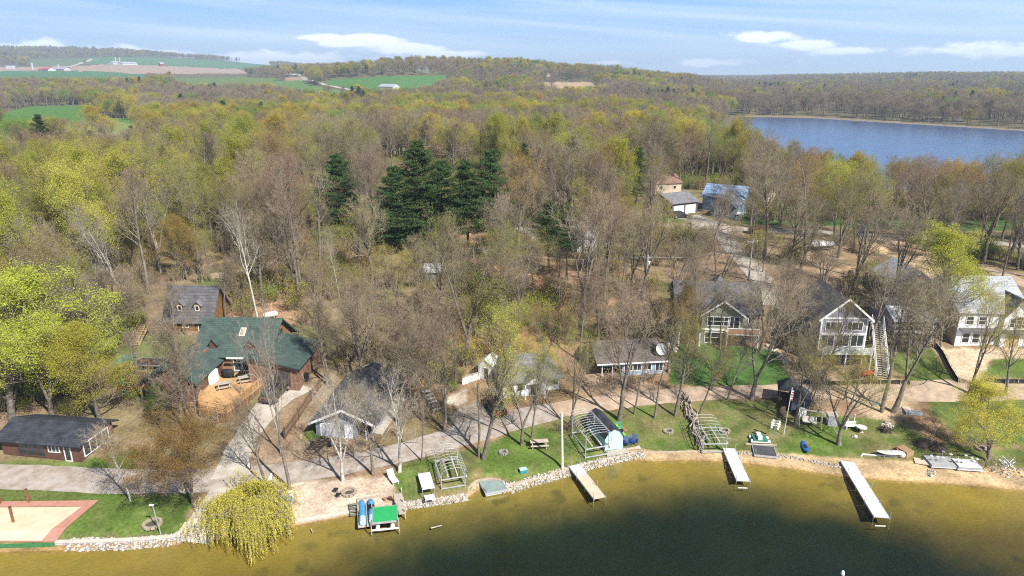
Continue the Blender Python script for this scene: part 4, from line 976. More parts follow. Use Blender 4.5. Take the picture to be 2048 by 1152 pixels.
ribbon('shore_road', [(-260,945),(-60,950),(120,958),(250,963),(420,963),(560,948),(690,930),(790,908),(880,885),(960,858),(1040,836),(1110,822)], [3.8,3.8,3.9,3.9,3.9,3.7,3.6,3.6,4,4.6,4.2,3.6], ASPH)
ribbon('dirt_road', [(1095,824),(1160,812),(1250,800),(1330,791),(1450,784),(1600,783),(1760,784),(1900,781),(2048,780),(2400,783)], [3.4,3.4,3.4,3.3,3.3,3.3,4.2,4.4,3.8,3.8], DIRT, .045)
ribbon('driveway', [(462,955),(462,925),(492,872),(528,820),(566,782),(592,766)], [4.4,3.2,2.8,3.2,4.6,5.5], CONC, .07)
ribbon('boat_ramp', [(452,975),(432,1010),(400,1060),(385,1086)], 3.0, CONC, .07)
ribbon('upper_road', [(1205,456),(1320,452),(1440,455),(1560,462),(1700,468),(1850,478),(2048,490),(2300,500)], 4.2, GRAV, .06)
ribbon('upper_driveway', [(1552,612),(1545,590),(1512,548),(1475,508),(1452,478),(1442,455)], 4.0, CONC, .09)
ribbon('garage_driveway', [(1428,452),(1398,440),(1372,432)], 7.0, CONC, .08)
ribbon('back_road', [(1000,432),(1042,455),(1085,480),(1128,498)], 3.6, CONC, .07)
ribbon('wood_track', [(1975,535),(2048,570),(2300,640)], 3.2, DIRT, .05)
ribbon('hedge_road', [(-200,470),(0,468),(105,472)], 5, DIRT, .05)
ribbon('chalet_track', [(420,552),(470,547),(540,540)], 3, DIRT, .06)
ribbon('hill_road', [(604,154),(612,160),(650,170),(700,180),(730,184)], [9,9,8,8,8], CONC, .5)
ribbon('farm_road', [(20,142),(110,138),(160,128),(184,118)], 18, CONC, 1.0)

# ---------------------------------------------------------------- buildings
def gable(mb, x0, x1, y0, y1, ze, rise, axis='x', over=.4, th=.16):
    if axis == 'x':
        ym = (y0 + y1) / 2; s = rise / (ym - y0); d = over * s
        mb.slab([(x0 - over, y0 - over, ze - d), (x1 + over, y0 - over, ze - d), (x1 + over, ym, ze + rise), (x0 - over, ym, ze + rise)], th)
        mb.slab([(x0 - over, ym, ze + rise), (x1 + over, ym, ze + rise), (x1 + over, y1 + over, ze - d), (x0 - over, y1 + over, ze - d)], th)
    else:
        xm = (x0 + x1) / 2; s = rise / (xm - x0); d = over * s
        mb.slab([(x0 - over, y0 - over, ze - d), (xm, y0 - over, ze + rise), (xm, y1 + over, ze + rise), (x0 - over, y1 + over, ze - d)], th)
        mb.slab([(xm, y0 - over, ze + rise), (x1 + over, y0 - over, ze - d), (x1 + over, y1 + over, ze - d), (xm, y1 + over, ze + rise)], th)
    return mb
def hip(mb, x0, x1, y0, y1, ze, rise, over=.4, th=.16):
    x0 -= over; x1 += over; y0 -= over; y1 += over; w_, d_ = x1 - x0, y1 - y0; h_ = min(w_, d_) / 2
    if w_ >= d_: a, b = (x0 + h_, (y0 + y1) / 2, ze + rise), (x1 - h_, (y0 + y1) / 2, ze + rise)
    else: a, b = ((x0 + x1) / 2, y0 + h_, ze + rise), ((x0 + x1) / 2, y1 - h_, ze + rise)
    z_ = ze - .12; c = [(x0, y0, z_), (x1, y0, z_), (x1, y1, z_), (x0, y1, z_)]
    if w_ >= d_: fs = [(0, 1, 5, 4), (1, 2, 5), (2, 3, 4, 5), (3, 0, 4)]
    else: fs = [(0, 1, 4), (1, 2, 5, 4), (2, 3, 5), (3, 0, 4, 5)]
    n = len(mb.v); mb.add(c + [a, b], fs); mb.add([(x, y, z_ - th) for x, y, z_ in c] + c, [(3, 2, 1, 0), (0, 1, 5, 4), (1, 2, 6, 5), (2, 3, 7, 6), (3, 0, 4, 7)]); return mb
def walls(mb, x0, x1, y0, y1, z0, ze, rise=0, axis='x'):
    if rise <= 0: return mb.box(x0, x1, y0, y1, z0, ze)
    if axis == 'x':
        ym = (y0 + y1) / 2; pr = [(y0, z0), (y1, z0), (y1, ze), (ym, ze + rise), (y0, ze)]
        vs = [(x0, a, b) for a, b in pr] + [(x1, a, b) for a, b in pr]
        return mb.add(vs, [(4, 3, 2, 1, 0), (5, 6, 7, 8, 9)] + [(i, (i + 1) % 5, 5 + (i + 1) % 5, 5 + i) for i in range(5)])
    xm = (x0 + x1) / 2; pr = [(x0, z0), (x1, z0), (x1, ze), (xm, ze + rise), (x0, ze)]
    vs = [(a, y0, b) for a, b in pr] + [(a, y1, b) for a, b in pr]
    return mb.add(vs, [(0, 1, 2, 3, 4), (9, 8, 7, 6, 5)] + [(i, 5 + i, 5 + (i + 1) % 5, (i + 1) % 5) for i in range(5)])
WH = mat('white_paint', (.70, .70, .68), (.58, .58, .56), 3, .5)

def win(root, face, u, z_, w_, h_, nx=2, ny=1, frame=None, name='window', pane=None, t=.10, door=False, split=None):
    """framed window or door on a wall. face = (origin, u direction, outward normal)"""
    O, U, N = (Vector(q) for q in face); up = Vector((0, 0, 1)); frame = frame or WH
    def bar(mb, a0, a1, b0, b1, n0, n1):
        vs = [O + U * a + N * n + up * b for a, b, n in ((a0,b0,n0),(a1,b0,n0),(a1,b1,n0),(a0,b1,n0),(a0,b0,n1),(a1,b0,n1),(a1,b1,n1),(a0,b1,n1))]
        mb.add(vs, [(0,1,2,3),(7,6,5,4),(0,4,5,1),(1,5,6,2),(2,6,7,3),(3,7,4,0)])
    m1 = MB(); bar(m1, u, u + t, z_, z_ + h_, 0, .07); bar(m1, u + w_ - t, u + w_, z_, z_ + h_, 0, .07); bar(m1, u + t, u + w_ - t, z_, z_ + t, 0, .066); bar(m1, u + t, u + w_ - t, z_ + h_ - t, z_ + h_, 0, .066)
    xs = split or [i / nx for i in range(1, nx)]
    for f in xs: bar(m1, u + w_ * f - t * .35, u + w_ * f + t * .35, z_ + t, z_ + h_ - t, 0, .06)
    for j in range(1, ny): bar(m1, u + t, u + w_ - t, z_ + h_ * j / ny - t * .3, z_ + h_ * j / ny + t * .3, 0, .055)
    o = m1.build(name, frame, root); m2 = MB(); bar(m2, u + t * .8, u + w_ - t * .8, z_ + t * .8, z_ + h_ - t * .8, -.01, .03); m2.build('pane' if name != 'garage_door' else 'panel', pane or GLASS, o); return o
def front(y=0.0): return ((0, y, 0), (1, 0, 0), (0, -1, 0))
def right(x): return ((x, 0, 0), (0, 1, 0), (1, 0, 0))
def left(x=0.0): return ((x, 0, 0), (0, 1, 0), (-1, 0, 0))
def site(name, label, a, b, dep, cat='house', group=None, zoff=0, found=True):
    """an Empty at the front left corner; x runs along the front, y into the lot; returns it with the front width"""
    p, q = G(*a), G(*b); w_ = math.hypot(q.x - p.x, q.y - p.y); rz = math.atan2(q.y - p.y, q.x - p.x)
    nx_, ny_ = -math.sin(rz), math.cos(rz); zs = [p.z, q.z]
    t = thing(name, label, cat, (p.x, p.y, min(zs) + zoff), rz, group); return t, w_
C_GREEN = mat('green_shingles', (.066, .098, .086), (.044, .070, .062), 1.2, .85, .4, kind='shingle'); C_BLACK = mat('black_shingles', (.05, .055, .07), (.022, .025, .032), 1.0, .85, .4, kind='shingle')
C_GREY = mat('grey_shingles', (.20, .20, .215), (.13, .13, .14), 1.3, .85, .4, kind='shingle'); C_DGREY = mat('dark_grey_shingles', (.13, .125, .13), (.08, .078, .082), 1.1, .85, .4, kind='shingle')
C_LGREY = mat('pale_grey_shingles', (.40, .42, .46), (.30, .32, .35), 1.3, .85, .4, kind='shingle'); C_BRSH = mat('weathered_brown_shingles', (.16, .13, .115), (.09, .075, .07), .8, .9, .5, kind='shingle')
S_BROWN = mat('brown_boards', (.13, .062, .045), (.09, .042, .032), 2, .7, .3, kind='boards', freq=1.6); S_BRICK = mat('brown_brick', (.23, .125, .08), (.15, .08, .05), 3, .9, .4, kind='brick')
S_LOG = mat('log_wall', (.26, .14, .055), (.17, .085, .035), 2, .7, .6, kind='siding', freq=1.4); S_WHITE = mat('white_siding', (.72, .73, .74), (.62, .63, .65), 2, .6, .3, kind='siding', freq=2.4)
S_BLUE = mat('blue_siding', (.33, .44, .54), (.26, .36, .46), 2, .6, .3, kind='siding', freq=2.4); S_SLATE = mat('slate_blue_siding', (.16, .20, .26), (.12, .155, .21), 2, .6, .3, kind='siding', freq=2.4)
S_SAGE = mat('sage_siding', (.25, .25, .185), (.19, .19, .14), 2, .7, .3, kind='siding', freq=2.4); S_GREY = mat('grey_blue_siding', (.26, .27, .32), (.21, .22, .27), 2, .7, .3, kind='siding', freq=2.4)
S_WRAP = mat('white_house_wrap', (.80, .80, .80), (.70, .70, .72), .8, .6, .1); S_SHEET = mat('bare_sheathing', (.50, .42, .33), (.42, .34, .26), .7, .8, .1); WOOD = mat('new_deck_wood', (.52, .32, .15), (.40, .235, .105), 1.2, .7, .3, kind='deck', freq=2.2)
DKW = mat('dark_wood', (.10, .075, .055), (.06, .045, .035), 3, .8, .3); GREYW = mat('grey_wood', (.42, .38, .33), (.30, .27, .23), 2.5, .85, .4); BLK = mat('black_cloth', (.02, .02, .022), (.012, .012, .014), 4, .7)
RED = mat('red_paint', (.42, .05, .03), (.30, .04, .03), 3, .5); BLUEM = mat('blue_metal_roof', (.33, .46, .62), (.28, .40, .56), .5, .35, .2, .3, kind='seam', freq=1.2); STEEL = mat('galvanised_steel', (.52, .53, .54), (.42, .43, .45), 4, .4, 0, .6)
ALU = mat('bright_aluminium', (.50, .51, .52), (.40, .41, .42), 3, .45, 0, .4); PLYW = mat('door_plywood', (.45, .32, .13), (.36, .25, .10), 2, .8); DGLASS = mat('dark_doorway', (.03, .028, .026), (.02, .02, .02), 3, .6)
TERRA = mat('terracotta_rail', (.38, .20, .13), (.30, .155, .10), 3, .8); GARD = mat('white_garage_door', (.74, .75, .76), (.68, .69, .70), 2, .5, .3, kind='siding', freq=.8); DGAR = mat('dark_garage_door', (.07, .065, .06), (.05, .045, .042), 2, .5, .3, kind='siding', freq=.8)

# --- brown cabin at the left edge
t, w_ = site('cabin', 'dark brown cabin with black shingle roof beside the shore road at the left edge', (8, 909), (164, 925), 6, 'cabin'); d = 5.2
walls(MB(), 0, w_, 0, d, -1, 2.35, 1.0).build('wall', S_BROWN, t)
MB().add([], []); gable(MB(), 0, w_, 0, d, 2.4, 1.05, 'x', .55).build('roof', C_BLACK, t)
win(t, front(), w_ * .20, .35, w_ * .36, 1.75, 3, 1, S_BROWN, 'window'); win(t, front(), w_ * .60, 1.0, w_ * .15, .95, 3, 1)
win(t, front(), w_ * .80, .05, .85, 1.95, 1, 1, name='door', pane=GLASS); win(t, right(w_), .5, .35, 3.9, 1.6, 4, 1)
m_ = MB(); m_.box(w_ * .80, w_ * .80 + .9, -1.3, -.02, -.28, -.10); m_.build('doorstep', S_BRICK, t)

# --- shingled chalet
t, w_ = site('chalet', 'log chalet with grey shingle roof and two dormers above the green-roofed house', (334, 662), (425, 662), 7); d = 6.5
walls(MB(), 0, w_, 0, d, -1, 1.9, 4.1).build('wall', S_LOG, t); gable(MB(), 0, w_, 0, d, 2.0, 4.1, 'x', .5).build('roof', C_DGREY, t)
for fx in (.30, .68):
    dm = MB(); walls(dm, w_ * fx - .55, w_ * fx + .55, .75, 2.6, 2.6, 3.85, .55, 'y'); o = dm.build('dormer', S_LOG, t); gable(MB(), w_ * fx - .55, w_ * fx + .55, .75, 2.9, 3.85, .6, 'y', .18, .08).build('dormer_roof', C_GREY, o)
    win(o, front(.75), w_ * fx - .33, 2.95, .66, .8, 1, 1, name='dormer_window')
win(t, front(), w_ * .35, .5, 1.0, 1.1); win(t, front(), w_ * .7, 0, .95, 1.85, 1, 1, name='door')
m_ = MB(); [m_.box(x - .08, x + .08, -1.4, -1.24, -.4, 1.9) for x in (.1, w_ * .5, w_ - .1)]; m_.box(0, w_, -1.5, 0, -.5, -.2); m_.build('porch', S_LOG, t)

# --- green-roofed house: main wing, left wing, garage wing, deck
t, w_ = site('green_roofed_house', 'long brown brick house with green shingle roofs, wooden deck and garage', (398, 742), (541, 748), 9)
t.location.z += .35
def zr(px, py, z_): # a point of this house given the photo pixel and its height above the house base
    x, y = W0(px, py, t.location.z + z_); v = Vector((x, y, 0)) - Vector((t.location.x, t.location.y, 0)); c_, s_ = math.cos(-t.rotation_euler.z), math.sin(-t.rotation_euler.z)
    return (v.x * c_ - v.y * s_, v.x * s_ + v.y * c_)
W_ = w_
walls(MB(), 0, W_, 0, 9, -1, 2.5, 3.4).build('wall', S_BRICK, t); gable(MB(), 0, W_, 0, 9, 2.6, 3.4, 'x', .6, .2).build('roof', C_GREEN, t)
win(t, right(W_), 3.2, 2.6, 2.4, 1.7, 2, 1, S_LOG)
for fx in (.22, .74):
    dm = MB(); walls(dm, W_ * fx - .5, W_ * fx + .5, .5, 2.4, 2.7, 3.8, .6, 'y'); o = dm.build('dormer', S_BROWN, t); gable(MB(), W_ * fx - .5, W_ * fx + .5, .5, 2.9, 3.8, .65, 'y', .25, .08).build('dormer_roof', C_GREEN, o)
m_ = MB(); sl = 3.4 / 4.5; m_.cbox((W_ * .56, 2.6, 2.6 + 2.6 * sl + .02), (.8, 1.3, .12), rx=math.atan(sl)); o = m_.build('skylight', WH, t); MB().cbox((W_ * .56, 2.6, 2.6 + 2.6 * sl + .07), (.6, 1.05, .08), rx=math.atan(sl)).build('pane', mat('skylight_pane', (.45, .36, .26), None, 2, .3), o)
for fx, y_ in ((.12, -1.0), (.86, -.9)): MB().box(W_ * fx - .55, W_ * fx + .55, y_, y_ + .95, -.6, 3.15).build('chimney', S_BRICK, t)
win(t, front(), W_ * .50, .05, 3.6, 2.1, 3, 1, t=.13, name='patio_door'); MB().box(W_ * .46, W_ * .46 + 4.4, -1.1, -.9, 2.2, 2.36).build('awning', WH, t)
# left wing running towards the viewer
LL = 7.2; m_ = MB(); walls(m_, -3.2, 3.3, -LL, -.05, -1, 1.9, 1.9, 'y').build('wing_wall', S_BROWN, t); gable(MB(), -3.2, 3.3, -LL, .6, 2.0, 1.9, 'y', .5, .2).build('wing_roof', C_GREEN, t)
for yy in (-6.2, -4.2): win(t, ((3.3, 0, 0), (0, 1, 0), (1, 0, 0)), yy, .9, 1.0, .9, 1, 1, S_BROWN)
# garage wing on the right: long low roof falling to the right
gx0 = W_ - 1.2; gw = 6.3; gz = 3.5
m_ = MB(); m_.add([(gx0, -3.6, -1), (gx0 + gw, -3.6, -1), (gx0 + gw, -3.6, 2.2), (gx0 + .8, -3.6, gz), (gx0, -3.6, gz - .4), (gx0, 5, -1), (gx0 + gw, 5, -1), (gx0 + gw, 5, 2.2), (gx0 + .8, 5, gz), (gx0, 5, gz - .4)],
    [(0, 1, 2, 3, 4), (9, 8, 7, 6, 5), (0, 5, 6, 1), (1, 6, 7, 2), (2, 7, 8, 3), (3, 8, 9, 4), (4, 9, 5, 0)]).build('garage_wall', S_BRICK, t)
m_ = MB(); s_ = (gz - 2.2) / (gw - .8); m_.slab([(gx0 + .8, -4.2, gz + .2), (gx0 + gw + .5, -4.2, 2.4 - .5 * s_), (gx0 + gw + .5, 5.4, 2.4 - .5 * s_), (gx0 + .8, 5.4, gz + .2)], .18); m_.slab([(gx0 - .9, -4.2, gz - .45), (gx0 + .8, -4.2, gz + .2), (gx0 + .8, 5.4, gz + .2), (gx0 - .9, 5.4, gz - .45)], .18); m_.build('garage_roof', C_GREEN, t)
win(t, front(-3.6), gx0 + 2.2, -.35, 3.1, 2.15, 1, 1, S_BROWN, 'garage_door', DGAR)
MB().cbox((gx0 + gw + .3, -1.5, .1), (.5, .5, .9)).build('meter_box', BLK, t)
# deck in front of the main wing
DKP = [zr(541,754,0), zr(500,788,0), zr(452,824,0), zr(398,814,0), zr(404,793,0)]; wx = 3.35
dk = [(wx, -.95), (DKP[0][0], -.95), DKP[0], DKP[2], DKP[3], (DKP[4][0], DKP[4][1]), (wx, DKP[4][1] + .4)]
m_ = MB().prism(dk, -.25, -.02); deck = m_.build('deck', WOOD, t)
m_ = MB(); ring = [(DKP[0][0], -1.2), DKP[0], DKP[2], DKP[3], DKP[4]]
for a_, b_ in zip(ring[:-1], ring[1:]):
    n = max(1, int(math.dist(a_, b_) / 1.3)); m_.beam((*a_, .9), (*b_, .9), .12, .05); m_.beam((*a_, .12), (*b_, .12), .06, .05)
    for i in range(n + 1): f = i / n; x, y = a_[0] * (1 - f) + b_[0] * f, a_[1] * (1 - f) + b_[1] * f; m_.box(x - .05, x + .05, y - .05, y + .05, -1.6, .92)
    n = int(math.dist(a_, b_) / .16)
    for i in range(n): f = (i + .5) / n; x, y = a_[0] * (1 - f) + b_[0] * f, a_[1] * (1 - f) + b_[1] * f; m_.box(x - .017, x + .017, y - .017, y + .017, .12, .9)
m_.build('railing', WOOD, deck)
m_ = MB()
for a_, b_ in zip(ring[1:-1], ring[2:]):
    n = int(math.dist(a_, b_) / .3)
    for i in range(n): f = (i + .5) / n; x, y = a_[0] * (1 - f) + b_[0] * f, a_[1] * (1 - f) + b_[1] * f; m_.cbox((x, y, -.95), (.2, .05, 1.4), rz=math.atan2(b_[1] - a_[1], b_[0] - a_[0]))
m_.build('skirt', mat('deck_skirt', (.30, .17, .09), (.22, .12, .06), 2, .8), deck)
HOUSE = t
def at_house(x, y, z_=0):
    c_, s_ = math.cos(HOUSE.rotation_euler.z), math.sin(HOUSE.rotation_euler.z); return (HOUSE.location.x + x * c_ - y * s_, HOUSE.location.y + x * s_ + y * c_, HOUSE.location.z + z_)

# --- grey garage behind the sandy yard
t, w_ = site('grey_garage', 'white-fronted low building with dark grey gable roof behind the sandy yard', (633, 870), (748, 881), 12, 'garage'); d = 12.5
walls(MB(), 0, w_ * .70, 0, d, -1, 2.3, 0).build('wall', S_GREY, t); m_ = MB(); walls(m_, 0, w_, .02, d, 2.15, 2.32, 1.55, 'y'); walls(m_, w_ * .70, w_ - .02, 3.0, d, -1, 2.15); m_.build('gable_wall', S_GREY, t)
gable(MB(), 0, w_, 0, d, 2.42, 1.6, 'y', .6).build('roof', C_DGREY, t)
m_ = MB()
for sx in (-1, 1):
    xm = w_ / 2; m_.beam((xm + sx * (w_ / 2 + .6), -.66, 2.42 - .6 * 1.6 / xm - .05), (xm, -.66, 3.98), .10, .24)
    m_.beam((xm + sx * (w_ / 2 + .6), d + .66, 2.42 - .6 * 1.6 / xm - .05), (xm, d + .66, 3.98), .10, .24)
m_.build('fascia', WH, t)
m_ = MB(); [m_.box(x, x + .12, .0, .12, -1, 2.15) for x in (w_ - .2, w_ * .86)]; m_.build('porch_post', WH, t)
win(t, front(), w_ * .08, -.1, w_ * .34, 2.05, 1, 1, name='garage_door', pane=mat('pale_boards', (.50, .52, .58), (.40, .42, .48), 3, .8, .3, kind='boards', freq=2.5)); win(t, front(), w_ * .5, -.1, .95, 2.0, 1, 1, name='door', pane=GARD)

# --- white shed and wall
t, w_ = site('garden_shed', 'small white barn-shaped shed above the gravel parking', (957, 756), (976, 760), 3, 'shed'); w_ = 2.0
walls(MB(), 0, w_, 0, 2.6, -.5, 2.2, .8, 'y').build('wall', S_WHITE, t); gable(MB(), 0, w_, 0, 2.6, 2.25, .8, 'y', .18, .08).build('roof', WH, t); win(t, front(), .75, 0, .8, 1.8, 1, 1, name='door', pane=DGLASS)
t, w_ = site('white_wall', 'low white block wall running left from the white barn-shaped shed', (925, 770), (960, 758), 1, 'wall')
MB().box(0, w_, 0, .25, -.6, 1.0).build('block_wall', mat('white_blocks', (.62, .58, .55), (.45, .42, .40), 3, .9, .4, kind='brick'), t); MB().box(-.05, w_ + .05, -.04, .29, 1.0, 1.08).build('coping', CONC, t)

# --- white cottage
t, w_ = site('white_cottage', 'white cottage with grey hip roof and small front gable beside the gravel road', (1006, 796), (1121, 785), 8); d = 7.5
walls(MB(), 0, w_ * .72, 0, d, -1, 2.35).build('wall', S_WHITE, t); m_ = MB(); m_.box(w_ * .72, w_, .9, d, -1, 2.35); m_.build('side_wall', S_WHITE, t)
hip(MB(), 0, w_, .0, d, 2.45, 2.1, .45).build('roof', C_GREY, t)
px0, px1 = w_ * .34, w_ * .70; m_ = MB(); walls(m_, px0, px1, -1.0, 1.6, 2.1, 2.3, .95, 'y'); m_.build('porch_gable', S_WHITE, t); gable(MB(), px0, px1, -1.0, 3.2, 2.42, 1.0, 'y', .25).build('porch_roof', C_GREY, t)
m_ = MB(); [m_.box(x - .08, x + .08, -.95, -.79, -.6, 2.1) for x in (px0 + .1, px1 - .1)]; m_.box(px0, px1, -1.1, -.02, -.6, -.1); m_.build('porch', WH, t)
for u_ in (w_ * .06, w_ * .23): win(t, front(), u_, .8, .9, 1.2, 1, 1, WH)
win(t, front(), w_ * .46, 0, .95, 2.0, 1, 1, name='door', pane=GLASS); win(t, front(.9), w_ * .80, .8, 1.5, 1.2, 2, 1)

# --- blue lakeside cottage
t, w_ = site('blue_cottage', 'low pale blue cottage with weathered brown roof and open porch', (1202, 755), (1326, 746), 8); d = 7.5
m_ = MB(); walls(m_, w_ * .34, w_, 0, d, -1, 2.2); walls(m_, 0.4, w_ * .34, 2.6, d, -1, 2.2); m_.build('wall', S_BLUE, t); gable(MB(), -.3, w_, 0, d, 2.3, 1.7, 'x', .45).build('roof', C_BRSH, t)
m_ = MB(); walls(m_, .1, w_ - .02, 0.02, d - .02, 2.05, 2.22, 1.6); m_.build('gable_end', S_BLUE, t)
MB().box(-.75, w_ + .45, -.50, -.44, 2.0, 2.2).build('gutter', WH, t); m_ = MB(); [m_.box(x, x + .12, -.1, .02, -.6, 2.05) for x in (0.05, w_ * .17)]; m_.build('porch_post', WH, t)
for u_ in (.36, .50, .66): win(t, front(), w_ * u_, .75, 1.3, 1.05, 2, 1)
win(t, front(), w_ * .86, .5, 1.2, 1.4, 2, 1, pane=GLASS)
m_ = MB(); prof = [(.05, 0), (.5, .06), (.85, .2), (.82, .24), (.48, .1), (.04, .05)]; m_.lathe(prof, n=18); o = m_.build('dish', WH, t, (w_ - .3, .8, 3.4)); o.rotation_euler = (R(65), 0, R(15)); m_ = MB(); m_.rod((w_ - .3, 1.0, 2.4), (w_ - .3, .85, 3.4), .05); m_.build('dish_mast', STEEL, t)

# --- green two-storey house
t, w_ = site('sage_house', 'two-storey sage green house with white windows and small terracotta balcony above a lawn', (1353, 686), (1517, 691), 11); d = 10.5; e_ = 4.9
walls(MB(), w_ * .0, w_, .9, d, -1.5, e_, 3.1).build('wall', S_SAGE, t); gable(MB(), 0, w_, .9, d, e_ + .1, 3.1, 'x', .5, .2).build('roof', C_DGREY, t)
g0, g1 = w_ * .29, w_ * .78; m_ = MB(); walls(m_, g0, g1, 0, 3.5, -1.5, e_ - .1, 2.1, 'y'); m_.build('gable_wall', S_SAGE, t); gable(MB(), g0, g1, 0, 5.2, e_, 2.1, 'y', .5).build('gable_roof', C_DGREY, t)
m_ = MB(); xm = (g0 + g1) / 2
for sx in (-1, 1): m_.beam((xm + sx * ((g1 - g0) / 2 + .5), -.56, e_ - .45), (xm, -.56, e_ + 2.0), .1, .24)
m_.box(g0 - .02, g0 + (g1 - g0) * .62, -.12, 0, 2.25, 2.5); m_.build('trim', WH, t)
hip(MB(), w_ * .45, w_ * .66, d * .45, d * .75, e_ + 2.6, 1.5, .1).build('cupola_roof', C_DGREY, t)
win(t, front(), g0 + .7, 2.95, 3.3, 1.45, 3, 2, split=[.27, .73]); win(t, front(), g0 + .5, .25, 3.5, 1.75, 3, 2, split=[.27, .73]); win(t, front(), g1 - 2.1, 2.45, 1.7, 2.05, 2, 1, name='balcony_door')
win(t, front(.9), w_ * .86, 3.2, 1.0, 1.1, 2, 1); win(t, front(.9), w_ * .84, .5, 1.1, 1.5, 1, 2); win(t, front(), g1 - 2.3, .2, 1.9, 1.9, 2, 1, name='patio_door'); win(t, front(.9), w_ * .08, .4, 1.3, 1.5, 2, 1); win(t, front(.9), w_ * .06, 3.0, 1.4, 1.2, 2, 1)
m_ = MB().box(g1 - 2.4, g1 + 2.1, -1.6, -.02, 2.2, 2.36); bal = m_.build('balcony', WH, t); m_ = MB().box(g1 - 2.4, g1 + 2.1, -1.6, -1.52, 2.45, 3.15); m_.box(g1 + 2.03, g1 + 2.1, -1.5, -.05, 2.45, 3.15); m_.build('balcony_panel', TERRA, bal); m_ = MB().box(g1 - 2.45, g1 + 2.15, -1.66, -1.5, 3.15, 3.24); [m_.box(x - .07, x + .07, -1.64, -1.5, -1, 3.15) for x in (g1 - 2.35, g1 + 2.05)]; m_.build('balcony_rail', WH, bal)
m_ = MB(); [m_.box(x - .1, x + .1, -.7, -.5, -1, 2.4) for x in (.2, 1.6, w_ * .27)]; m_.build('porch_post', WH, t); MB().slab([(-.3, -.9, 2.35), (w_ * .29, -.9, 2.35), (w_ * .29, .9, 2.9), (-.3, .9, 2.9)], .12).build('porch_roof', C_DGREY, t)

# --- grey three-storey lake house
t, w_ = site('lake_house', 'narrow grey-blue three-storey lake house with hip roof and walls of windows', (1630, 729), (1723, 728), 14); d = 9
walls(MB(), 0, w_, 0, d, -1.5, 7.0).build('wall', S_GREY, t); m_ = MB(); walls(m_, 0, w_, .03, d, 6.9, 7.02, 2.7, 'y'); m_.build('gable_wall', mat('slate_shakes', (.20, .205, .24), (.14, .145, .17), 1.3, .85, .4, kind='shingle'), t); gable(MB(), 0, w_, 0, d, 7.12, 2.7, 'y', .5, .16).build('roof', C_DGREY, t)
m_ = MB(); m_.box(.02, w_ - .02, -.06, -.0, 6.78, 7.0); [m_.beam((w_ / 2 + sx * (w_ / 2 + .5), -.56, 7.12 - .5 * 2.7 / (w_ / 2) - .05), (w_ / 2, -.56, 9.75), .1, .24) for sx in (-1, 1)]; [m_.box(x - .1, x + .1, -.07, 0, -1, 6.8) for x in (.1, w_ - .1)]; m_.box(-.02, w_ + .02, -.09, -.0, 4.55, 4.75); m_.build('trim', WH, t)
for f in (.10, .56): win(t, front(), w_ * f, 5.15, w_ * .34, 1.25, 3, 1, split=[.3, .7], t=.07)
for f, n_ in ((.05, 2), (.37, 2), (.68, 2)): win(t, front(), w_ * f, 2.75, w_ * .28, 1.75, n_, 1, t=.07)
for f in (.04, .29, .53, .77): win(t, front(), w_ * f, .0, w_ * .21, 2.0, 2, 2, t=.07)
dkh = MB().box(-.1, w_ + .3, -1.9, -.1, 2.3, 2.5); o = dkh.build('balcony', WH, t); m_ = MB(); m_.box(-.1, w_ + .3, -1.9, -1.84, 3.25, 3.32)
for i in range(7): x = -.05 + (w_ + .3) * i / 6; m_.box(x - .05, x + .05, -1.88, -1.80, 2.5, 3.3)
m_.build('railing', WH, o); MB().box(-.05, w_ + .25, -1.86, -1.85, 2.55, 3.2).build('glass_panel', mat('rail_glass', (.55, .60, .60), None, 2, .15), o); m_ = MB(); [m_.box(x - .08, x + .08, -1.85, -1.69, -1, 2.3) for x in (0, w_ * .5, w_ + .2)]; m_.build('balcony_post', WH, o)
for yy, zz in ((2, 5.2), (5, 5.2), (3, 2.8)): win(t, left(), yy, zz, 1.2, 1.2, 1, 1)

# --- porch house
t, w_ = site('porch_house', 'small two-level porch house with whitish metal roof between lake house and white house', (1784, 688), (1860, 687), 7); d = 8
m_ = MB(); walls(m_, 0, w_, 1.8, d, -1.5, 4.2, 1.2); m_.build('wall', S_GREY, t); MB().slab([(-.5, -.5, 3.7), (w_ + .5, -.5, 3.7), (w_ + .3, 3.0, 4.9), (-.3, 3.0, 4.9)], .12).build('porch_roof', mat('whitish_metal', (.62, .63, .66), (.45, .45, .48), 1.0, .5, .2, .2, kind='seam', freq=1.2), t)
gable(MB(), 0, w_, 1.8, d, 4.3, 1.3, 'x', .3).build('roof', C_DGREY, t)
m_ = MB()
for i in range(5): x = w_ * i / 4; m_.box(x - .07, x + .07, -.07, .07, -1, 3.65)
m_.box(-.1, w_ + .1, -.1, .05, 1.75, 2.1); m_.box(-.1, w_ + .1, -.12, -.04, 2.9, 2.98); m_.build('porch_post', WH, t); MB().box(0, w_, .06, 1.78, 1.8, 1.95).build('porch_floor', GREYW, t)
for f in (.04, .28, .52, .76):
    win(t, front(1.8), w_ * f, -.1, w_ * .2, 1.6, 2, 1); win(t, front(1.8), w_ * f, 2.2, w_ * .2, 1.3, 2, 1)

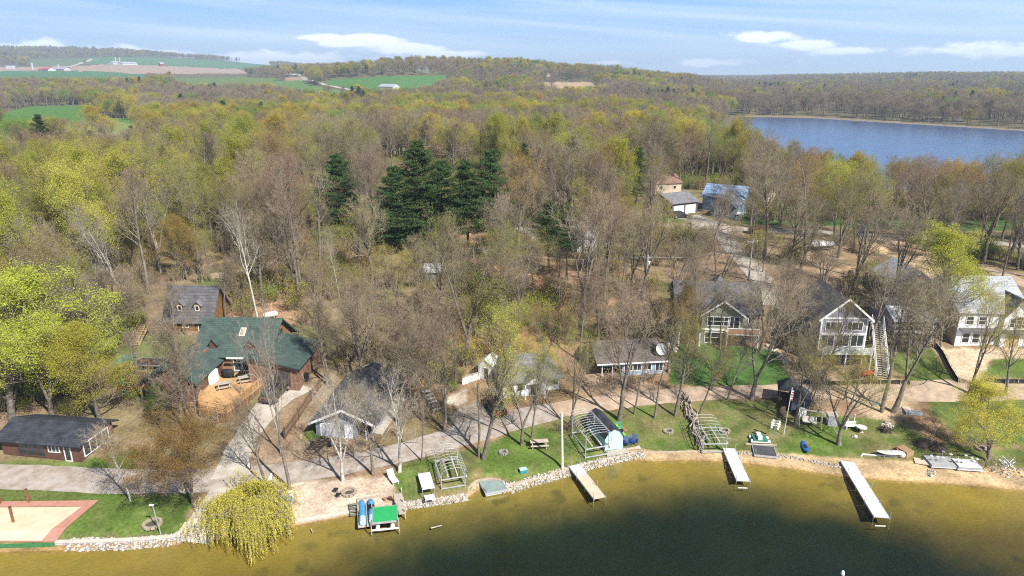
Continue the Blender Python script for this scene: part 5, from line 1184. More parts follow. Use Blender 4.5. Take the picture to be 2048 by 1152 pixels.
# --- white house under construction
t, w_ = site('unfinished_house', 'large white-wrapped house under construction at the right edge', (1908, 692), (2046, 688), 13); d = 12; e_ = 5.2
walls(MB(), 0, w_, 0, d, -2, e_, 3.6).build('wall', S_WRAP, t); gable(MB(), 0, w_, 0, d, e_ + .1, 3.6, 'x', .35, .2).build('roof', C_LGREY, t)
g0, g1 = w_ * .62, w_ * 1.02; m_ = MB(); walls(m_, g0, g1, -.5, 4, -2, e_ - .1, 2.3, 'y'); m_.build('gable_wall', S_WRAP, t); gable(MB(), g0, g1, -.5, 5.5, e_, 2.3, 'y', .45).build('gable_roof', C_GREY, t)
MB().slab([(g0 - .2, -1.2, 2.5), (g1 + .2, -1.2, 2.5), (g1 + .2, -.5, 2.85), (g0 - .2, -.5, 2.85)], .1).build('skirt_roof', C_DGREY, t); MB().slab([(.2, -.7, 2.5), (g0 - .3, -.7, 2.5), (g0 - .3, 0, 2.85), (.2, 0, 2.85)], .1).build('skirt_roof', C_DGREY, t)
win(t, front(-.5), g0 + .7, 3.15, .8, 1.4, 1, 2); win(t, front(-.5), g0 + 1.6, 3.1, 1.7, 1.75, 2, 3); win(t, front(-.5), g0 + 3.45, 3.15, .8, 1.4, 1, 2)
win(t, front(-.5), g0 + .7, .0, 1.9, 2.1, 2, 1, name='doorway', pane=PLYW); win(t, front(-.5), g0 + 3.2, .3, 1.2, 1.6, 2, 2); win(t, front(), w_ * .38, 0, 1.3, 2.2, 1, 1, name='doorway', pane=PLYW)
win(t, front(), .8, .5, 1.1, 1.6, 1, 2); win(t, front(), 2.2, .5, 1.1, 1.6, 1, 2); win(t, front(), 3.6, .5, .9, 1.6, 1, 2); win(t, front(), .9, 3.3, 1.1, 1.3, 1, 2); win(t, front(), 2.6, 3.3, 1.1, 1.3, 1, 2)
MB().box(-.04, 0, 0.2, d - .1, -1, e_ - .2).build('sheathing', S_SHEET, t)
m_ = MB(); walls(m_, -3.0, 3.2, d + .1, d + 9, -2, 5.6, 2.0, 'y'); m_.build('garage_wall', S_SHEET, t); gable(MB(), -3.0, 3.2, d + .1, d + 9, 5.7, 2.0, 'y', .4, .2).build('garage_roof', C_LGREY, t)

# --- far garages and houses
t, w_ = site('double_garage', 'grey-roofed garage with white doors, dark car in front', (1343, 430), (1394, 425), 8, 'garage'); d = 9
walls(MB(), 0, w_, 0, d, -1, 3.0, 1.8).build('wall', mat('charcoal_siding', (.10, .10, .11), (.07, .07, .08), 2, .7, .3, kind='siding', freq=2.4), t); gable(MB(), 0, w_, 0, d, 3.1, 1.8, 'x', .45).build('roof', C_GREY, t)
for f in (.06, .52): win(t, front(), w_ * f, 0, w_ * .40, 2.3, 1, 1, name='garage_door', pane=GARD)
t, w_ = site('blue_roof_house', 'slate-blue house with light blue metal roof and outside stairs', (1427, 434), (1467, 439), 9); d = 8
walls(MB(), 0, w_, 0, d, -1, 3.3, 1.9, 'y').build('wall', S_SLATE, t); gable(MB(), 0, w_, 0, d, 3.4, 1.9, 'y', .5).build('roof', C_GREY, t); walls(MB(), -5.5, w_ - .3, d, d + 8, -1, 3.8, 2.0).build('rear_wall', S_SLATE, t); gable(MB(), -5.5, w_ - .3, d + .5, d + 8, 3.9, 2.6, 'x', .5).build('metal_roof', BLUEM, t)
win(t, right(w_), 2.4, 1.3, 1.6, 1.3, 2, 1); win(t, front(), w_ * .15, .8, .9, 1.2, 1, 1); win(t, front(), w_ * .55, .8, .9, 1.2, 1, 1)
m_ = MB(); m_.box(w_, w_ + 1.6, 1.0, 5, 1.0, 1.12); m_.box(w_, w_ + 1.6, 1, 1.08, 1.9, 2.0); [m_.box(w_ + 1.5, w_ + 1.6, y, y + .1, -1, 1.9) for y in (1, 2.9, 4.8)]
for i in range(6): m_.box(w_ + .4, w_ + 1.5, 1 - .3 * (i + 1), 1 - .3 * i, .9 - .18 * (i + 1), .97 - .18 * (i + 1))
m_.build('stairs', WH, t)
def small_house(name, label, a, b, dep, wall, rise, wm, rm, cat='house', axis='x', wins=2, group=None, over=.35, doors=0):
    t, w_ = site(name, label, a, b, dep, cat, group)
    walls(MB(), 0, w_, 0, dep, -1.2, wall, rise, axis).build('wall', wm, t); gable(MB(), 0, w_, 0, dep, wall + .1, rise, axis, over).build('roof', rm, t)
    for i in range(wins): win(t, front(), w_ * (i + .5) / wins - .5 * min(1.1, w_ * .12), wall * .35, min(1.1, w_ * .12), wall * .4, 1, 1)
    if doors: win(t, front(), w_ * .4, 0, w_ * .2, wall * .8, 1, 1, name='door', pane=GARD)
    return t
small_house('white_garage', 'white garage with pale roof at the end of the back road', (1124, 503), (1190, 503), 7, 3.0, 1.8, S_WHITE, C_LGREY, 'garage', 'x', 1, doors=1)
small_house('white_bungalow', 'long white bungalow half hidden by bare trees at the left edge', (26, 572), (158, 584), 8, 2.6, 1.7, S_WHITE, C_GREY)
small_house('wood_cabin', 'small white-roofed outbuilding deep in the grey wood below the pines', (850, 560), (880, 560), 4, 1.5, .9, S_GREY, C_LGREY, 'shed', 'x', 1)
small_house('red_roof_house', 'low house with faded red-brown roof among trees beyond the garages', (1308, 386), (1362, 384), 9, 2.8, 2.0, S_SHEET, mat('faded_red_shingles', (.26, .15, .12), (.19, .11, .09), 1, .9, .3, kind='shingle'))
small_house('pump_house', 'tiny brown-roofed shed on the lawn near the far lake', (1532, 404), (1556, 403), 4, 2.3, 1.2, S_SHEET, C_BRSH, 'shed', 'y', 1)
small_house('lakeside_house', 'brown-roofed house peeping out of trees left of the far lake', (1380, 220), (1405, 222), 12, 4, 3, S_SHEET, C_BRSH)
S_FAR = mat('far_white_walls', (.50, .51, .52), (.42, .43, .44), .2, .7); RFAR = mat('far_pale_roof', (.42, .43, .45), (.33, .34, .36), .2, .7)
for lb, a, b, dp, wl_, rs_, wm, rm in [
    ('white farmhouse left of two others in the far treeline', (243,189),(272,189), 14, 5, 3.5, S_FAR, C_LGREY), ('small white farmhouse between two others in the far treeline', (284,189),(298,189), 10, 4, 2.5, S_FAR, RFAR),
    ('tiny white far farmhouse, rightmost of the treeline three', (325,190),(335,190), 8, 4, 2.5, S_FAR, RFAR), ('dark-roofed far house left of the green hill fields', (364,185),(388,186), 12, 5, 3, S_SHEET, C_DGREY),
    ('white house beside the gravel hill road at its crest', (570,154),(592,153), 14, 4, 3, S_FAR, RFAR), ('white house with grey roof below the green hill field', (757,180),(786,181), 14, 5, 3.5, S_FAR, C_LGREY),
    ('large dark-roofed house on the wooded ridge above the green field', (832,146),(857,146), 18, 8, 5, S_SAGE, C_DGREY), ('brick house in the trees on the ridge right of the green field', (1090,153),(1108,153), 14, 6, 3.5, S_SHEET, C_BRSH),
    ('pale far house, left of a pair beyond the far lake', (1677,199),(1690,199), 16, 6, 4, S_FAR, C_BRSH), ('pale far house, right of a pair beyond the far lake', (1694,200),(1708,200), 16, 6, 4, S_FAR, C_GREY),
    ('tiny white house far beyond the far lake near the right edge', (1880,209),(1889,209), 14, 5, 3, S_FAR, C_GREY)]:
    small_house('farmhouse', lb, a, b, dp, wl_, rs_, wm, rm, 'house', 'x', 3, 'far houses')
for lb, a, b, dp, wl_, rs_, wm, rm in [
    ('long white barn with red roof in the far left farm', (76,142),(96,142), 20, 5, 5, S_FAR, mat('red_roof', (.45,.10,.08), None, 1, .7)), ('white cattle shed right of the red-roofed far barn', (100,141),(128,141), 18, 5, 4, S_FAR, C_LGREY),
    ('white barn at the far left edge of the farmland', (12,137),(30,137), 18, 5, 4, S_FAR, C_LGREY), ('long white barn of the hilltop farm', (246,130),(276,130), 30, 7, 5, S_FAR, RFAR), ('smaller white barn of the hilltop farm', (226,129),(242,129), 24, 7, 5, S_FAR, C_LGREY), ('red barn on the brown hill field', (322,133),(329,133), 22, 10, 6, RED, C_LGREY)]:
    small_house('barn', lb, a, b, dp, wl_, rs_, wm, rm, 'barn', 'x', 0, 'far farm buildings', 1.0)
for i, (lb, a, r_, h_) in enumerate([('white silo of the far left farm', (66,140), 6, 22), ('white silo of the hilltop farm, left one', (232,127), 6, 24), ('white silo of the hilltop farm, right one', (240,126), 6, 22), ('white silo right of the cattle shed', (118,140), 6, 16)]):
    p = G(*a); t = thing('silo', lb, 'silo', tuple(p), 0, 'far silos'); MB().lathe([(r_ * .5, -2), (r_ * .5, h_ * .85)]).build('tank', RFAR, t); MB().lathe([(r_ * .51, h_ * .85), (r_ * .4, h_ * .94), (r_ * .1, h_)]).build('dome', C_LGREY, t)
# ---------------------------------------------------------------- shore works
def wall_line(name, label, pts, th, h0, h1, m, cap=None, cat='retaining wall', zbase=None):
    """a wall along photo pixels; bottom h0 under and top h1 above the ground at each point"""
    P = [G(*p) for p in pts]; t = thing(name, label, cat, tuple(P[0])); o = P[0]; mb = MB(); mc = MB(); Pn = []
    for i, p in enumerate(P):
        a = P[max(0, i - 1)]; b = P[min(len(P) - 1, i + 1)]; d = Vector((b.x - a.x, b.y - a.y, 0)).normalized(); Pn.append(Vector((-d.y, d.x, 0)))
    def strip(m_, w_, z0, z1):
        for i in range(len(P) - 1):
            vs = []
            for p, n_ in ((P[i], Pn[i]), (P[i + 1], Pn[i + 1])):
                q = p - o; vs += [q - n_ * w_ / 2 + Vector((0, 0, z0)), q + n_ * w_ / 2 + Vector((0, 0, z0)), q + n_ * w_ / 2 + Vector((0, 0, z1)), q - n_ * w_ / 2 + Vector((0, 0, z1))]
            m_.add(vs, [(0,4,5,1)[::-1], (1,5,6,2)[::-1], (2,6,7,3)[::-1], (3,7,4,0)[::-1]] + ([(0,1,2,3)] if i == 0 else []) + ([(4,7,6,5)] if i == len(P) - 2 else []))
    strip(mb, th, h0, h1); mb.build('wall_face', m, t)
    if cap: strip(mc, th + .08, h1, h1 + .07); mc.build('cap', cap, t)
    return t
TIMB = mat('weathered_timber', (.44, .36, .28), (.32, .26, .20), 2, .85, .4); BLOCK = mat('grey_wall_blocks', (.36, .35, .36), (.27, .26, .27), 2, .9, .4, kind='brick'); CAPM = mat('pale_cap', (.55, .49, .42), (.45, .40, .34), 1.5, .85)
wall_line('seawall', 'grey seawall with tan cap in front of the sandbox lawn', [(112,1086),(200,1084),(280,1080),(345,1075),(362,1066),(374,1048)], .35, -.9, .12, BLOCK, CAPM, 'seawall')
wall_line('seawall', 'pale concrete seawall below the sandy yard beside the barrel raft', [(590,1045),(650,1034),(706,1023)], .4, -.8, .10, CONC, CAPM, 'seawall')
wall_line('timber_wall', 'timber edging curving round the little sandy cove with the raft', [(792,1008),(860,1001),(935,989),(938,975),(952,962),(975,957),(1000,960),(1012,971),(1080,955),(1150,934)], .25, -.6, .06, TIMB, None, 'edging')
wall_line('timber_wall', 'timber edging along the lawn above the riprap beside the blue boat shed', [(1152,932),(1200,920),(1262,908),(1300,905),(1405,902),(1450,902)], .22, -.5, .06, TIMB, None, 'edging')
wall_line('timber_wall', 'short white timber edging in front of the upturned boat', [(1722,914),(1725,909),(1770,912),(1815,914)], .14, -.2, .1, WH, None, 'edging')
wall_line('green_board', 'green board edging below the sandbox', [(-160,1092),(0,1091),(110,1088)], .5, -.5, .06, mat('green_board_paint', (.05, .19, .07), (.04, .13, .05), 2, .7), None, 'edging')
# rocks
def rock_mesh(n, seed):
    rs_ = np.random.RandomState(seed); g = (1 + 5 ** .5) / 2
    V = np.array([(-1,g,0),(1,g,0),(-1,-g,0),(1,-g,0),(0,-1,g),(0,1,g),(0,-1,-g),(0,1,-g),(g,0,-1),(g,0,1),(-g,0,-1),(-g,0,1)], float); V /= np.linalg.norm(V[0])
    F = np.array([(0,11,5),(0,5,1),(0,1,7),(0,7,10),(0,10,11),(1,5,9),(5,11,4),(11,10,2),(10,7,6),(7,1,8),(3,9,4),(3,4,2),(3,2,6),(3,6,8),(3,8,9),(4,9,5),(2,4,11),(6,2,10),(8,6,7),(9,8,1)])
    return V, F, rs_
ROCK = [mat('pale_stone', (.48, .44, .39), (.33, .30, .26), 2.5, .9, .3), mat('tan_stone', (.36, .30, .23), (.26, .21, .16), 2.5, .9, .3), mat('grey_stone', (.30, .28, .26), (.20, .19, .18), 2.5, .9, .3)]
def rocks(name, label, pts, width, n, s0, s1, seed, kind='stuff', cat=None):
    P = [G(*p) for p in pts]; V, F, rs_ = rock_mesh(n, seed); D = [0]
    for a, b in zip(P[:-1], P[1:]): D.append(D[-1] + math.hypot(b.x - a.x, b.y - a.y))
    s = rs_.rand(n) * D[-1]; X = np.interp(s, D, [p.x for p in P]); Y = np.interp(s, D, [p.y for p in P])
    j = np.clip(np.searchsorted(D, s) - 1, 0, len(P) - 2); dx = np.array([P[i + 1].x - P[i].x for i in j]); dy = np.array([P[i + 1].y - P[i].y for i in j]); l = np.hypot(dx, dy)
    o_ = (rs_.rand(n) - .5) * width; X += -dy / l * o_; Y += dx / l * o_; Z = np.maximum(H(X, Y), -.15)
    sz = s0 + (s1 - s0) * rs_.rand(n) ** 2; VV = V[None] * (1 + rs_.uniform(-.22, .22, (n, 12, 1))) * sz[:, None, None] * rs_.uniform(.7, 1.2, (n, 1, 3)); VV[:, :, 2] *= .75
    VV = VV + np.stack([X, Y, Z + sz * .25], 1)[:, None]; FF = F[None] + (np.arange(n) * 12)[:, None, None]; mi = np.repeat(rs_.choice([0, 0, 0, 1, 2], n), 20)
    return tag(link(name, mesh_np(name, VV.reshape(-1, 3), FF.reshape(-1, 3), mi, ROCK)), label, cat, kind=kind)
rocks('riprap', 'white riprap stones below the sandbox seawall', [(135,1090),(250,1090),(350,1080),(372,1066)], 1.2, 900, .06, .19, 1)
rocks('riprap', 'riprap stones between green lift and sandy cove', [(792,1014),(870,1006),(935,995)], 1.0, 850, .05, .16, 2)
rocks('riprap', 'riprap stones from the sandy cove to the first dock', [(998,972),(1015,980),(1060,966),(1110,952),(1150,942)], 1.3, 1200, .05, .17, 3)
rocks('riprap', 'riprap stones between first dock and beach', [(1155,938),(1200,926),(1250,914),(1288,908)], 1.1, 800, .05, .17, 4)
rocks('riprap', 'line of pale stones along the top of the beach', [(1460,905),(1500,908),(1560,912),(1600,918),(1650,928),(1690,936)], .6, 420, .05, .15, 5)
rocks('riprap', 'stone border beside the left corner of the sage house', [(1343,706),(1345,690),(1349,672),(1338,650),(1332,630)], 1.2, 90, .2, .5, 6)
rocks('riprap', 'stone edging on the right side of the steep green lawn', [(1528,690),(1545,698),(1558,712),(1572,728)], .6, 70, .12, .35, 7)
rocks('riprap', 'few stones on the beach below the dock stacks', [(1852,942),(1868,950)], 1.2, 22, .1, .22, 8)
rocks('riprap', 'stones beside the willow on the right shore', [(1985,935),(2020,948),(2060,950)], 2.0, 60, .08, .2, 12)
def place(name, label, px, py, cat, to=None, rz=None, group=None, dz=0.0):
    """thing at a photo pixel; local x axis points towards the pixel TO"""
    p = G(px, py); a = 0
    if to: q = G(*to); a = math.atan2(q.y - p.y, q.x - p.x)
    if rz is not None: a = R(rz)
    return thing(name, label, cat, (p.x, p.y, max(p.z, 0) + dz), a, group)
# ---- docks: local x along the dock
def dock(label, a, b, wd, m, z_=.45, legs=True, panels=None, bar=True):
    p = G(*a); qx, qy = W0(*b, z=z_ + .0); L_ = math.hypot(qx - p.x, qy - p.y)
    t = thing('dock', label, 'dock', (p.x, p.y, 0), math.atan2(qy - p.y, qx - p.x), 'docks in the water')
    n = max(3, round(L_ / 2.4)); s = L_ / n
    for i in range(n):
        mb = MB(); k = 10
        for j in range(k): mb.box(i * s + .02 + j * (s - .04) / k, i * s + .02 + (j + 1) * (s - .04) / k - .015, -wd / 2, wd / 2, z_, z_ + .05)
        mb.build('deck_panel', panels[i % len(panels)] if panels else m, t)
    mb = MB(); mb.box(0, L_, -wd / 2 - .05, -wd / 2 - .005, z_ - .12, z_ + .06); mb.box(0, L_, wd / 2 + .005, wd / 2 + .05, z_ - .12, z_ + .06); mb.build('side_rail', ALU, t)
    for i in range(n + 1):
        for sy in (-1, 1):
            MB().rod((min(i * s + .05, L_ - .05), sy * (wd / 2 + .08), -1.6), (min(i * s + .05, L_ - .05), sy * (wd / 2 + .08), z_ + (.75 if (i + (sy > 0)) % 2 else .25)), .028).build('post', STEEL, t)
    return t
DALU = mat('white_dock_panels', (.62, .62, .63), (.50, .50, .52), 1.1, .6); DWD = mat('tan_dock_boards', (.55, .46, .34), (.45, .37, .27), 1.5, .8)
dock('first dock from the left, narrow with tan boards in its middle', (1148,933), (1200,997), 1.25, DALU, panels=[DALU, DWD, DWD, DWD, DALU])
dock('short white dock beside the boat lift in the middle of the beach', (1457,900), (1487,963), 1.35, DALU)
dock('longest white dock, on the right side of the beach', (1694,926), (1764,1036), 1.4, DALU)
# ---- boat lifts: x across, y along
def lift(label, px, py, to, wd, ln, hh, arch, nrib):
    t = place('boat_lift', label, px, py, 'boat lift', to=to, group='boat lifts on the shore')
    for sx in (0, wd):
        for y in (.2, ln * .8): MB().rod((sx, y, -.5), (sx, y, hh), .05).build('leg', ALU, t)
    m_ = MB(); [m_.beam((0, y, z_), (wd, y, z_), .1, .12) for y, z_ in ((.2, .25), (ln * .8, .25), (.2, 1.3), (ln * .8, 1.3))]; [m_.beam((x, .2, .25), (x, ln * .8, .25), .1, .1) for x in (0, wd)]; [m_.beam((x, .2, 1.3), (x, ln * .8, 1.3), .08, .1) for x in (0, wd)]; m_.rod((0, .2, .3), (0, ln * .8, 1.3), .025); m_.rod((wd, .2, 1.3), (wd, ln * .8, .3), .025); m_.build('cradle', ALU, t)
    m_ = MB(); [m_.beam((wd * f, .3, 1.5), (wd * f, ln * .75, 1.62), .16, .14) for f in (.3, .7)]; m_.build('bunk', GREYW, t)
    MB().lathe([(.02, 0), (.32, .02), (.32, .06), (.02, .08)], n=16).build('winch_wheel', STEEL, t, (wd + .1, .4, 1.2)).rotation_euler = (0, R(90), 0)
    m_ = MB(); n = 9
    for i in range(nrib):
        y = -ln * .08 + ln * 1.12 * i / (nrib - 1); pts = [(wd * (.5 - .56 * math.cos(math.pi * k / n)), y, hh + arch * math.sin(math.pi * k / n)) for k in range(n + 1)]; m_.path(pts, .019, 5)
    for k in (0, 2, 4.5, 7, 9):
        a = math.pi * k / n; q = (wd * (.5 - .56 * math.cos(a)), hh + arch * math.sin(a)); m_.rod((q[0], -ln * .08, q[1]), (q[0], ln * 1.04, q[1]), .022, 5)
    m_.build('canopy_frame', ALU, t); return t
lift('arched silver boat lift frame on the lawn beside the short grey dock section', 884, 984, (921,978), 2.5, 5.0, 2.2, .7, 11)
lift('tall silver boat lift frame with curved canopy ribs beside the blue boat shed', 1172, 921, (1213,916), 2.8, 5.2, 3.0, .55, 12)
lift('flat-topped silver boat lift frame at the head of the short beach dock', 1406, 910, (1450,908), 2.7, 5.0, 2.2, .25, 8)
# ---- grey dock section standing over the riprap
t = place('dock_section', 'short grey dock section on tall legs over the riprap', 858, 999, 'dock section', to=(850,962)); MB().box(0, 3.0, -.65, .65, 1.25, 1.32).build('deck_panel', DALU, t)
for x in (.1, 2.9):
    for y in (-.6, .6): MB().rod((x, y, -.9), (x, y, 1.6 if y > 0 else 1.3), .03).build('leg', STEEL, t)
m_ = MB(); m_.box(-.9, -.05, -.5, .5, .55, .62); m_.rod((-.85, -.45, -.6), (-.85, -.45, .9), .03); m_.rod((-.85, .45, -.6), (-.85, .45, .9), .03); m_.build('step', DALU, t)
# ---- rafts
def raft(label, px, py, to, L_, wd, m, z_=.35, wheels=True):
    t = place('swim_raft', label, px, py, 'swim raft', to=to); MB().box(0, L_, 0, wd, z_, z_ + .07).build('deck', m, t); m_ = MB()
    m_.box(-.06, L_ + .06, -.06, 0, z_ - .14, z_ + .1); m_.box(-.06, L_ + .06, wd, wd + .06, z_ - .14, z_ + .1); m_.box(-.06, 0, 0, wd, z_ - .14, z_ + .1); m_.box(L_, L_ + .06, 0, wd, z_ - .14, z_ + .1); m_.build('rim', ALU, t)
    for y in (.3, wd - .3): MB().rod((.05, y, z_ - .32), (L_ - .05, y, z_ - .32), .22, 12).build('float', WH, t)
    m_ = MB(); [m_.rod((.15, .15 + s, z_ + .05), (.15, .15 + s, z_ + .6), .02) for s in (0, .4)]; [m_.rod((.15, .15, z_ + .2 + .18 * k), (.15, .55, z_ + .2 + .18 * k), .015) for k in range(3)]; m_.build('ladder', STEEL, t); return t
raft('grey-green swim raft with white floats in the sandy cove', 972, 997, (1000,990), 2.3, 2.6, mat('grey_green_deck', (.23, .29, .27), (.18, .23, .22), 1.5, .8))
raft('dark-decked raft with silver rim lying on the stones above the beach', 1509, 914, (1541,917), 2.4, 2.2, mat('charcoal_deck', (.07, .07, .08), (.05, .05, .055), 1.5, .8), .25)
# ---- barrel raft, green-topped lift, timber slip
BB = mat('blue_plastic', (.06, .26, .48), (.05, .20, .38), 2, .4); PBL = mat('pale_blue_plastic', (.40, .62, .75), None, 2, .4)
t = place('barrel_raft', 'raft carrying two rows of blue barrels beside the green-topped lift', 717, 1066, 'raft', to=(744,1062)); MB().box(0, 1.8, 0, 3.7, .25, .36).build('deck', GREYW, t); m_ = MB(); [m_.box(x, x + .1, 0, 3.7, .36, .5) for x in (0, .85, 1.7)]; m_.build('rail', ALU, t)
for r_ in range(2):
    for i in range(4): MB().lathe([(.22, 0), (.30, .03), (.29, .28), (.31, .30), (.31, .55), (.29, .57), (.30, .82), (.22, .85)], n=14).build('barrel', BLK if (r_, i) == (1, 2) else (PBL if i == 0 else BB), t, (.47 + .9 * r_, .12 + .87 * i + .85, .70)).rotation_euler = (R(90), 0, 0)
t = place('green_raft', 'lift platform topped with bright green carpet over the shallow water', 747, 1074, 'boat lift', to=(786,1070)); MB().box(0, 2.3, .3, 2.75, 1.0, 1.05).build('green_carpet', mat('green_carpet', (.02, .33, .10), (.018, .28, .085), 2, .9), t)
m_ = MB(); m_.box(-.07, 2.37, .23, .3, .88, 1.07); m_.box(-.07, 2.37, 2.75, 2.82, .88, 1.07); m_.box(-.07, 0, .3, 2.75, .88, 1.07); m_.box(2.3, 2.37, .3, 2.75, .88, 1.07); m_.build('platform_rim', ALU, t)
for x in (-.15, 2.45):
    for y in (0, 2.9): MB().rod((x, y, -1.5), (x, y, 1.5), .05).build('post', GREYW, t)
m_ = MB(); m_.beam((-.15, 0, .4), (2.45, 0, .4), .12, .12); m_.beam((-.15, 2.9, .4), (2.45, 2.9, .4), .12, .12); [m_.rod((x, .1, .45), (x, 2.7, .45), .2, 10) for x in (.45, 1.85)]; m_.build('float', WH, t)
t = place('boat_slip', 'timber boat slip walls behind the barrel raft and green lift', 716, 1032, 'boat slip', to=(778,1022)); m_ = MB(); m_.box(0, 3.9, 1.6, 1.8, -.5, .8); m_.box(0, .18, -.2, 1.6, -.6, .75); m_.box(3.7, 3.9, -.2, 1.6, -.6, .8); m_.build('slip_wall', TIMB, t); MB().box(3.9, 4.6, -1.8, 1.9, .62, .72).build('walkway', GREYW, t); [MB().box(4.5, 4.6, y, y + .1, -.8, 1.3).build('post', GREYW, t) for y in (-1.7, 0, 1.7)]
t = place('steps', 'small grey-green steps beside the barrel raft', 701, 1036, 'steps', to=(715,1034)); m_ = MB(); [m_.box(0, .95, .3 * i, .3 * i + .26, .12 + .2 * i, .18 + .2 * i) for i in range(4)]; m_.build('tread', mat('mossy_wood', (.16, .18, .14), None, 2, .8), t); m_ = MB(); [m_.beam((x, 0, .05), (x, 1.2, .85), .05, .16) for x in (-.03, .98)]; m_.build('stringer', DKW, t)
# ---- blue boat shed (gambrel), patio, chairs, kayaks
t, w_ = site('boat_shed', 'pale blue shed with dark gambrel roof beside the tall boat lift', (1209, 901), (1245, 897), 4, 'shed'); d = 5.2; k_ = w_
pr = [(0, 0), (k_, 0), (k_, 1.7), (k_ * .82, 2.35), (k_ / 2, 2.75), (k_ * .18, 2.35), (0, 1.7)]; vs = [(x, 0, z_) for x, z_ in pr] + [(x, d, z_) for x, z_ in pr]; vs = [(x, y, z_ if z_ else -.4) for x, y, z_ in vs]
MB().add(vs, [tuple(range(7)), tuple(range(7, 14))[::-1]] + [(i, 7 + i, 7 + (i + 1) % 7, (i + 1) % 7) for i in range(7)]).build('wall', mat('light_blue_boards', (.40, .60, .66), (.34, .53, .60), 2, .7, .3, kind='boards', freq=2.5), t)
m_ = MB(); rp = [(-.12, 1.62), (k_ * .17, 2.42), (k_ / 2, 2.84), (k_ * .83, 2.42), (k_ + .12, 1.62)]
for a_, b_ in zip(rp[:-1], rp[1:]): m_.slab([(a_[0], -.12, a_[1]), (b_[0], -.12, b_[1]), (b_[0], d + .12, b_[1]), (a_[0], d + .12, a_[1])], .07)
m_.build('roof', C_BLACK, t); win(t, front(), k_ * .5 - .3, 1.35, .6, .45, 1, 1, pane=WH); MB().box(-.1, k_ + .3, -1.0, -.1, -.05, .08).build('doorstep', GREYW, t)
t = place('patio', 'pale plank patio beside the blue boat shed', 1254, 900, 'patio', to=(1277,898)); MB().box(0, 1.7, 0, 5.6, -.1, .08).build('planks', mat('pale_planks', (.47, .40, .32), (.40, .33, .26), 1.5, .85, .3, kind='deck', freq=3), t)
NAVY = mat('navy_paint', (.02, .06, .20), (.018, .05, .16), 3, .5)
for lb, px, py, rz in (('navy lawn chair on the patio, the left of two', 1256, 892, 195), ('navy lawn chair on the patio, the right of two', 1269, 889, 170)):
    t = place('lawn_chair', lb, px, py, 'chair', rz=rz - 180, group='navy lawn chairs', dz=.08); MB().slab([(-.3, -.3, .38), (.3, -.3, .38), (.3, .3, .28), (-.3, .3, .28)], .03).build('seat', NAVY, t)
    m_ = MB(); [m_.slab([(-.3 + .12 * i, .28, .28), (-.2 + .12 * i, .28, .28), (-.22 + .13 * i - .02, .62, 1.0 - abs(i - 2) * .04), (-.32 + .13 * i, .62, 1.0 - abs(i - 2) * .04)], .02) for i in range(5)]; m_.build('backrest', NAVY, t)
    for sx in (-.36, .3): m2 = MB(); m2.box(sx, sx + .1, -.38, .4, .52, .55); m2.build('armrest', NAVY, t)
    for sx in (-.33, .27):
        for y in (-.32, .3): MB().box(sx, sx + .06, y, y + .06, 0, .52 if y < 0 else .5).build('leg', NAVY, t)
def kayak(name, label, px, py, to, L_, wd, m, cat='kayak', dz=.15, grp=None, seat=True, tilt=0):
    t = place(name, label, px, py, cat, to=to, dz=dz, group=grp); n = 12; k = 10; vs = []; fs = []
    for i in range(n + 1):
        f = i / n; s = max(.04, math.sin(math.pi * (.02 + f * .96)) ** .6); rise = .16 * (2 * f - 1) ** 4
        for j in range(k): a = 2 * math.pi * j / k; vs.append((f * L_, s * wd / 2 * math.cos(a), .16 + rise + s * (.17 if math.sin(a) > 0 else .15) * math.sin(a)))
    fs = [(i * k + j, i * k + (j + 1) % k, (i + 1) * k + (j + 1) % k, (i + 1) * k + j) for i in range(n) for j in range(k)] + [tuple(range(k)), tuple(range(n * k, n * k + k))[::-1]]
    MB().add(vs, fs).build('hull', m, t, smooth=True)
    if seat: MB().lathe([(.30, .0), (.34, .03), (.30, .05)], (L_ * .48, 0, .29), 14, 1.4, .62).build('cockpit_rim', BLK, t)
    return t
YEL = mat('yellow_plastic', (.65, .58, .12), None, 2, .4); LIM = mat('lime_plastic', (.20, .62, .06), None, 2, .4)
kayak('kayak', 'yellow kayak leaning between blue boat shed and green kayak', 1243, 880, (1229,860), 3.0, .62, YEL, grp='kayaks'); kayak('kayak', 'lime green kayak beside the yellow one', 1251, 880, (1239,861), 3.0, .62, LIM, grp='kayaks')
kayak('kayak', 'dark blue kayak lying on the lawn above the beach', 1615, 910, (1609,893), 2.6, .85, mat('royal_blue_plastic', (.02, .11, .40), None, 2, .35), dz=.1)
t = place('kayak_rack', 'turquoise upright rack behind the kayaks', 1229, 860, 'rack', to=(1236,860)); m_ = MB(); [m_.box(x, x + .07, 0, .07, 0, 1.2) for x in (0, .7)]; m_.box(0, .77, 0, .06, .9, .97); m_.box(0, .77, 0, .06, .4, .47); m_.build('frame', mat('turquoise_paint', (.05, .42, .38), None, 3, .5), t)
t = place('wooden_tub', 'small round wooden tub at the back of the patio', 1249, 864, 'tub'); MB().lathe([(.28, 0), (.34, .25), (.30, .5), (.24, .5), (.24, .42)], n=12).build('tub', mat('tub_wood', (.28, .16, .09), None, 3, .8), t)
